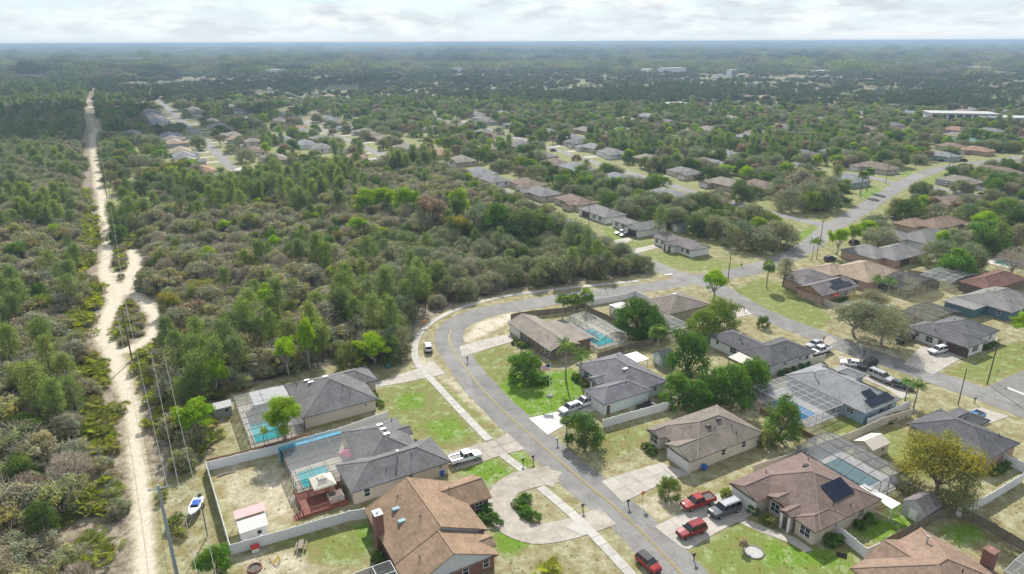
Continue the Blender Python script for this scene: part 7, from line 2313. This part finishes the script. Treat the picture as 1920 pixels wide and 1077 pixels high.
for zone in ('left', 'mid', 'strip'):
    for x, y in jitter(WOODS[zone], 3.7):
        if not free(x, y) or near_planted(x, y, .5):
            continue
        td = track_d(x, y) if x < -30 else 99
        if td < 6.0 or (td < (9.0 if zone == 'left' else 7.0) and srg.random() < .9):
            continue
        n = vnoise(x, y, 26); n2 = vnoise(x + 500, y, 11); q = srg.random()
        fx, fy = PX(x, y)
        if y > 330 and zone == 'left':                       # the far left wood: taller and darker
            if q < .45: cand('live_oak', 'live_oak', x, y, srg.uniform(4.5, 8), srg.uniform(3, 4.8), zone)
            elif q < .55: cand('bare_shrub', 'bare_tree', x, y, srg.uniform(4.5, 7), srg.uniform(2.5, 3.6), zone)
            elif q < .62: cand('sand_pine', 'sand_pine', x, y, srg.uniform(8, 12), 2.6, zone)
            elif q < .85: cand('scrub_oak', 'scrub_oak', x, y, srg.uniform(3.5, 5.5), srg.uniform(2.4, 3.2), zone)
            continue
        pine = n > (.58 if zone == 'left' else .65)
        if zone == 'mid' and fy < 410 and fx < 660: pine = n > .3
        elif zone == 'mid' and fy < 560 and fx > 420: pine = n > .78
        if pine and q < .27:
            tall = zone == 'mid' and fy < 410
            cand('sand_pine', 'sand_pine', x, y, srg.uniform(9.5, 14) if tall else srg.uniform(7.5, 13), srg.uniform(2.3, 3.2) if tall else srg.uniform(1.8, 2.6), zone)
        elif q < .03:
            cand('sand_pine', 'sand_pine', x, y, srg.uniform(5, 9), srg.uniform(1.5, 2.1), zone)
        elif q < .10 + .32 * max(0, n2 - .35) - (.1 if zone == 'mid' and fx > 650 else 0):
            cand('bare_shrub', 'bare_shrub', x, y, srg.uniform(2.2, 4.2), srg.uniform(1.6, 2.5), zone)
        elif q < .115 + .32 * max(0, n2 - .35) and not (zone == 'mid' and fx > 650):
            cand('bare_shrub', 'bare_tree', x, y, srg.uniform(4.5, 8), srg.uniform(2.4, 3.8), zone)
        elif q < .935:
            big = srg.random() ** 1.6
            hh = (2.6 + 4.6 * big) * (.75 + .5 * n2)
            bend = zone == 'mid' and fx > 700 and fy > 440
            if bend and big > .3: cand('live_oak', 'live_oak', x, y, hh * 1.1, 2.6 + 2.6 * big, zone)
            else: cand('scrub_oak', 'scrub_oak', x, y, hh, 1.9 + 3.2 * big, zone)
        elif q < .975:
            cand('woodland_tree', 'spring_tree' if srg.random() < .3 else 'broad_tree', x, y, srg.uniform(5, 8), srg.uniform(2.4, 3.4), zone)
for zone, sp, lim in (('left', 1.55, 11.0), ('strip', 2.3, 99), ('mid', 3.6, 99)):
    for x, y in jitter(WOODS[zone], sp):
        if not free(x, y) or y > 330: continue
        td = track_d(x, y) if x < -20 else 99
        if td > lim and srg.random() > .10: continue
        if vnoise(x + 90, y + 40, 5) < .37: continue
        if zone == 'left' and td < lim and srg.random() < .16:
            cand('scrub_oak', 'scrub_oak', x, y, srg.uniform(1.0, 2.4), srg.uniform(1.0, 1.9), zone); continue
        if zone == 'mid' and srg.random() > .25: continue
        cand('palmetto_shrub', 'palmetto', x, y, srg.uniform(1.1, 2.1), srg.uniform(1.3, 2.1), zone)
# low brush along the track and between its sandy branches
ALLT = [smooth_line(GP([(a, b) for a, b, c in tr]), 3) for tr in [TRACK] + TRACKB]
def any_track(x, y):
    return min(min(math.hypot(x - p[0], y - p[1]) for p in L) for L in ALLT)
for x, y in jitter(WOODS['loops'], 1.7):
    if any_track(x, y) < 3.0 or vnoise(x, y, 4) < .3: continue
    q = srg.random()
    if q < .5: cand('palmetto_shrub', 'palmetto', x, y, srg.uniform(.8, 1.5), srg.uniform(1.0, 1.5), 'mid')
    elif q < .8: cand('scrub_oak', 'scrub_oak', x, y, srg.uniform(.9, 2.0), srg.uniform(1, 1.7), 'mid')
    else: cand('bare_shrub', 'bare_shrub', x, y, srg.uniform(.8, 1.6), srg.uniform(.9, 1.4), 'mid')
# back-yard and street trees of the farther blocks
blk = [(-420, 235), (40, 235), (62, 246), (150, 215), (330, 215), (700, 520), (700, 640), (-800, 1000), (-520, 620), (-150, 262)]
for x, y in jitter(blk, 7.2):
    if not free(x, y) or near_planted(x, y, .8): continue
    if pip(np.array([x]), np.array([y]), WOODS['left'])[0] or pip(np.array([x]), np.array([y]), WOODS['mid'])[0]: continue
    rd = min(min(math.hypot(x - p[0], y - p[1]) for p in L[::4]) for L, w in ROADL.values())
    n = vnoise(x, y, 55); q = srg.random()
    dens = (.18 if rd < 16 else (.58 + .6 * (n - .4))) if x > 50 else (.14 if rd < 16 else (.48 + .55 * (n - .4)))
    if y > 480: dens = .2 if rd < 16 else .52
    rl = min(min(math.hypot(x - p[0], y - p[1]) for p in ROADL[k_][0][::4]) for k_ in ('straight_street', 'second_street'))
    if rl < 48: dens = .10 if rl < 16 else .27
    if q > dens: continue
    k = srg.random()
    if n > .66 and k < .35 and rd > 20: cand('sand_pine', 'sand_pine', x, y, srg.uniform(9, 14), 2.5, 'blocks')
    elif k < .42: cand('live_oak', 'live_oak', x, y, srg.uniform(5.5, 9), srg.uniform(4.2, 7.2), 'blocks')
    elif k < .86: cand('leafy_tree', 'broad_tree', x, y, srg.uniform(5.5, 10), srg.uniform(3.8, 6.2), 'blocks')
    elif k < .93: cand('leafy_tree', 'spring_tree', x, y, srg.uniform(6, 10), srg.uniform(3, 4.5), 'blocks')
    else: cand('leafy_tree', 'rust_tree', x, y, srg.uniform(6, 9), srg.uniform(3, 4.2), 'blocks')
ZL = {'left': 'left of the sandy track', 'mid': 'in the wood between track and street', 'strip': 'between the sandy track and the pool cages', 'blocks': 'among the farther house blocks'}
KL = {'sand_pine': ('slender dark green pine standing', 'pine'), 'scrub_oak': ('low grey-olive scrub oak growing', 'scrub oak'), 'bare_shrub': ('leafless grey-brown shrub growing', 'shrub'), 'palmetto_shrub': ('low yellow-green palmetto growing', 'palmetto'),
      'live_oak': ('dark spreading oak standing', 'oak'), 'leafy_tree': ('green leafy tree standing', 'tree'), 'woodland_tree': ('mid-green leafy tree rising', 'tree')}
REST = {'near': [], 'far': []}
KEYS = {'near': ['scrub_oak', 'bare_shrub', 'bare_tree', 'spring_tree', 'sand_pine', 'palmetto', 'broad_tree', 'live_oak'], 'far': ['broad_tree', 'live_oak', 'sand_pine', 'spring_tree', 'rust_tree', 'far_tree', 'far_pine', 'far_oak']}
def key_index(grp, key, rg):
    b = 0
    for k in KEYS[grp]:
        if k == key:
            j = rg.randrange(len(KINDS[k]))
            return b + j, KINDS[k][j]
        b += len(KINDS[k])
MAXN = {'sand_pine': 260, 'scrub_oak': 290, 'bare_shrub': 150, 'palmetto_shrub': 290, 'live_oak': 230, 'leafy_tree': 230, 'woodland_tree': 60}
LM = [(250, 676, 'pole on the sandy fork'), (218, 474, 'pole on the sandy island'), (201, 372, 'pole where the side path starts'), (188, 296, 'slim pole up the track'), (181, 240, 'far slim pole of the track'), (419, 776, 'grey metal shed'), (368, 962, 'motor boat'), (404, 1082, 'cypress-like shrub'),
      (372, 822, 'bright green bushy tree'), (380, 566, 'yellow-topped tree'), (812, 434, 'russet tree in the wood'), (690, 414, 'bright tree row atop the scrub'), (803, 656, 'white SUV on the bend'), (728, 691, 'teal bin at the woods'), (582, 696, 'tall lime-green tree'), (1040, 549, 'thin lamp pole on the bend'), (1136, 545, 'thin post near the junction'), (1197, 527, 'end of the curved pavement'),
      (270, 390, 'sandy clearing'), (330, 330, 'wide yellow-olive tree'), (1145, 500, 'upright dark tree on the wooded street'), (1040, 450, 'grey oak ending the wood'), (274, 1074, 'foot of the sandy track'), (0, 1077, 'lower left picture corner'), (0, 800, 'left edge below the middle'), (0, 560, 'left edge at the middle'), (0, 380, 'left edge above the middle'), (500, 500, 'centre of the wood'), (600, 600, 'lower centre of the wood'), (420, 440, 'upper left of the wood'),
      (455, 322, 'white flat-roofed house'), (474, 270, 'two-storey beige house'), (655, 238, 'roof with the blue pool cover'), (825, 284, 'long reddish-brown roof'), (902, 320, 'blue-grey house ending the wooded street'), (1018, 289, 'cars parked on the back street'), (1084, 312, 'large grey-blue roof'), (1218, 295, 'brown roof across the back street'), (1255, 362, 'grey-blue roof by the round oak'), (1362, 340, 'long tan roof'), (1592, 333, 'hipped roof by the two palms'), (1507, 286, 'bare sandy lot'), (1642, 253, 'pale roof in the trees'),
      (1800, 336, 'roof right of the avenue'), (1783, 272, 'brown gabled house by the avenue end'), (1815, 262, 'teal metal roof'), (1795, 214, 'flat white school'), (1266, 194, 'white peaked hall'), (1408, 202, 'grey roof left of the school'), (1175, 222, 'tan roof past the back street'), (914, 226, 'left end of the back street'), (345, 208, 'big grey oak atop the straight street'), (262, 318, 'grey oak beside the clearing'), (1850, 470, 'large dark tree at the right edge')]
ORDN = 'first second third fourth fifth sixth seventh eighth ninth tenth eleventh twelfth thirteenth fourteenth fifteenth sixteenth seventeenth eighteenth'.split()
NOUN = {'sand_pine': 'slender dark green pine', 'scrub_oak': 'grey-olive scrub oak', 'bare_shrub': 'leafless grey shrub', 'palmetto_shrub': 'yellow-green palmetto', 'live_oak': 'dark spreading oak', 'leafy_tree': 'green leafy tree', 'woodland_tree': 'mid-green woodland tree'}
LMW = np.array([G(a_, b_) for a_, b_, c_ in LM])
for name, lst in CAND.items():
    lst.sort(key=lambda t: -t[0])
    ind = [t for i, t in enumerate(lst) if i < MAXN[name] and t[0] > .002]
    if ind:                                               # which one it is: counted outwards from the landmark it stands nearest to in rank
        XYi = np.array([(t[2], t[3]) for t in ind])
        D = np.hypot(XYi[:, None, 0] - LMW[None, :, 0], XYi[:, None, 1] - LMW[None, :, 1])
        RK = D.argsort(0).argsort(0)
        best = RK.argmin(1)
    for i, (s, key, x, y, h, r, zone) in enumerate(lst):
        if i < MAXN[name] and s > .002:
            a_, c_ = KL[name]
            k = int(RK[i, best[i]])
            lb = '%s, %s from the %s' % (NOUN[name], ORDN[k], LM[best[i]][2]) if k < len(ORDN) else a_ + ' ' + ZL[zone]
            plant(name, key, (x, y), h, lb, c_, '%s %s' % (c_ + 's', ZL[zone]), parts=i < 70, r=r, pr=srg)
        else:
            grp = 'far' if zone == 'blocks' else 'near'
            if key not in KEYS[grp]: key = 'broad_tree'
            ix, pt = key_index(grp, key, srg)
            REST[grp].append((x, y, r / pt[4], h / pt[3], srg.uniform(0, 6.28), ix))
scatter_stuff('woodland', 'dense grey-olive scrub woodland on both sides of the sandy track', KEYS['near'], REST['near'])
# weeds and grass tufts over the near yards
yard = GP([(300, 1130), (300, 910), (440, 860), (600, 800), (720, 690), (860, 600), (1000, 570), (1260, 530), (1420, 500), (1560, 470), (1700, 440), (1990, 520), (1990, 1130)])
wd = []
for x, y in jitter(yard, .9):
    if free(x, y) and srg.random() < .25 + .75 * max(0, vnoise(x, y, 5) - .35) and not (y > 150 and srg.random() < .5):
        q = srg.uniform(.35, .95)
        wd.append((x, y, q, q * srg.uniform(.6, 1.2), srg.uniform(0, 6.28), srg.randrange(5)))
scatter_stuff('grass', 'tufts of dry and green grass over the yards', ['weed'], wd)
# forest of the plain, out to the horizon
far_pts = REST['far']
for ring, (d0, d1, sp) in enumerate([(420, 900, 8.6), (900, 1700, 11.0)]):
    for X0 in np.arange(-d1 * .82, d1 * .82, sp):
        Y0 = np.arange(300, d1, sp)
        for y in Y0:
            x = X0 + srg.uniform(-.48, .48) * sp; yy = y + srg.uniform(-.48, .48) * sp
            d = math.hypot(x, yy)
            if not d0 <= d < d1 or abs(x) > yy * .86 + 30: continue
            if ring == 0 and pip(np.array([x]), np.array([yy]), blk)[0]: continue
            if ring == 0 and pip(np.array([x]), np.array([yy]), WOODS['left'])[0]: continue
            if not free(x, yy): continue
            n = vnoise(x, yy, 60); n2 = vnoise(x + 900, yy + 300, 170); n3 = vnoise(x + 50, yy + 900, 320)
            wood = n2 > .56
            if n < (.22 if wood else .34) or srg.random() < (.08 if wood else .44): continue
            k = ('far_pine' if srg.random() < .6 else 'far_oak') if wood else ('far_tree' if srg.random() < .35 + .55 * n3 else 'far_oak')
            ix, pt = key_index('far', k, srg)
            h = srg.uniform(8, 13) if k == 'far_pine' else srg.uniform(5.5, 10.5)
            far_pts.append((x, yy, (h / pt[3]) * srg.uniform(.85, 1.25), h / pt[3], srg.uniform(0, 6.28), ix))
scatter_stuff('forest', 'distant forest and tree-covered suburb stretching to the haze', KEYS['far'], far_pts)
make_broad('far_clump', 4, 11, 34, 900, 2.4, ['far_leaf'], BARK, .1, 46, 51, limbs=2, flat=.75, hollow=.6)
cl = []
for d0, d1, sp, sc in ((1650, 3600, 40, 1.0), (3600, 8000, 85, 1.7), (8000, 20000, 190, 3.2)):
    for X0 in np.arange(-d1 * .82, d1 * .82, sp):
        for y in np.arange(d0 * .7, d1, sp):
            x = X0 + srg.uniform(-.5, .5) * sp; yy = y + srg.uniform(-.5, .5) * sp
            d = math.hypot(x, yy)
            if not d0 <= d < d1 or abs(x) > yy * .84: continue
            if vnoise(x, yy, 260) < .30 or srg.random() < .2: continue
            cl.append((x, yy, sc * srg.uniform(.7, 1.2), srg.uniform(.6, 1.5) * (1 + .3 * (sc - 1)) * (1.6 if srg.random() < .1 else 1), srg.uniform(0, 6.28), srg.randrange(4)))
scatter_stuff('far_woods', 'blue-grey forest of the plain fading towards the horizon', ['far_clump'], cl)

# cumulus far above the frame; their shade falls on the plain
CLM = leafmat('cloud_white', [(0.85, 0.85, 0.85), (0.85, 0.85, 0.85)], .5, 0.0)
off = 1000 / math.tan(R(SUN_EL))
for sx, sy, L_, W2 in ((-420, 640, 230, 150), (-260, 1250, 260, 120), (-900, 1750, 420, 200), (900, 2600, 700, 300), (-200, 2500, 600, 260), (300, 4200, 1200, 500)):
    cg = np.random.default_rng(int(abs(sx) + sy))
    cm = MB()
    for q in range(26):
        a_, r_ = cg.uniform(0, 6.28), math.sqrt(cg.random())
        c_ = Vector((math.cos(a_) * r_ * L_, math.sin(a_) * r_ * W2, cg.uniform(0, .3) * W2)); rad = W2 * cg.uniform(.22, .5) * (1.15 - .6 * r_)
        i0 = len(cm.v)
        for la in range(1, 7):
            for lo in range(12):
                t_, p_ = math.pi * la / 7, 6.283 * lo / 12
                k_ = rad * cg.uniform(.85, 1.15)
                cm.v.append((c_.x + k_ * math.sin(t_) * math.cos(p_) * 1.3, c_.y + k_ * math.sin(t_) * math.sin(p_), c_.z + k_ * .7 * math.cos(t_)))
        for la in range(5):
            for lo in range(12):
                cm.f.append((i0 + la * 12 + lo, i0 + (la + 1) * 12 + lo, i0 + (la + 1) * 12 + (lo + 1) % 12, i0 + la * 12 + (lo + 1) % 12)); cm.m.append(0)
        cm.f.append(tuple(i0 + k for k in range(12))); cm.m.append(0); cm.f.append(tuple(i0 + 60 + k for k in range(12))[::-1]); cm.m.append(0)
    co = cm.build('cloud', CLM, None, True); co.location = (sx + off * math.tan(R(SUN_AZ)), sy + off, 1000)
    tag(co, 'white cumulus cloud high over the plain', kind='stuff')
# ------------------------------------------------------------------ the air
hz = MB(); hz.box(-30500, 30500, -90, 32500, -1.0, 71.0)
HM = bpy.data.materials.new('haze'); HM.use_nodes = True
n, l = HM.node_tree.nodes, HM.node_tree.links; n.clear()
pv = n.new('ShaderNodeVolumePrincipled')
pv.inputs['Color'].default_value = (.34, .47, .62, 1)
pv.inputs['Density'].default_value = 1 / 4400
pv.inputs['Anisotropy'].default_value = .25
mo = n.new('ShaderNodeOutputMaterial'); l.new(pv.outputs[0], mo.inputs['Volume'])
tag(hz.build('haze', HM), 'thin pale blue haze over the plain', kind='stuff')
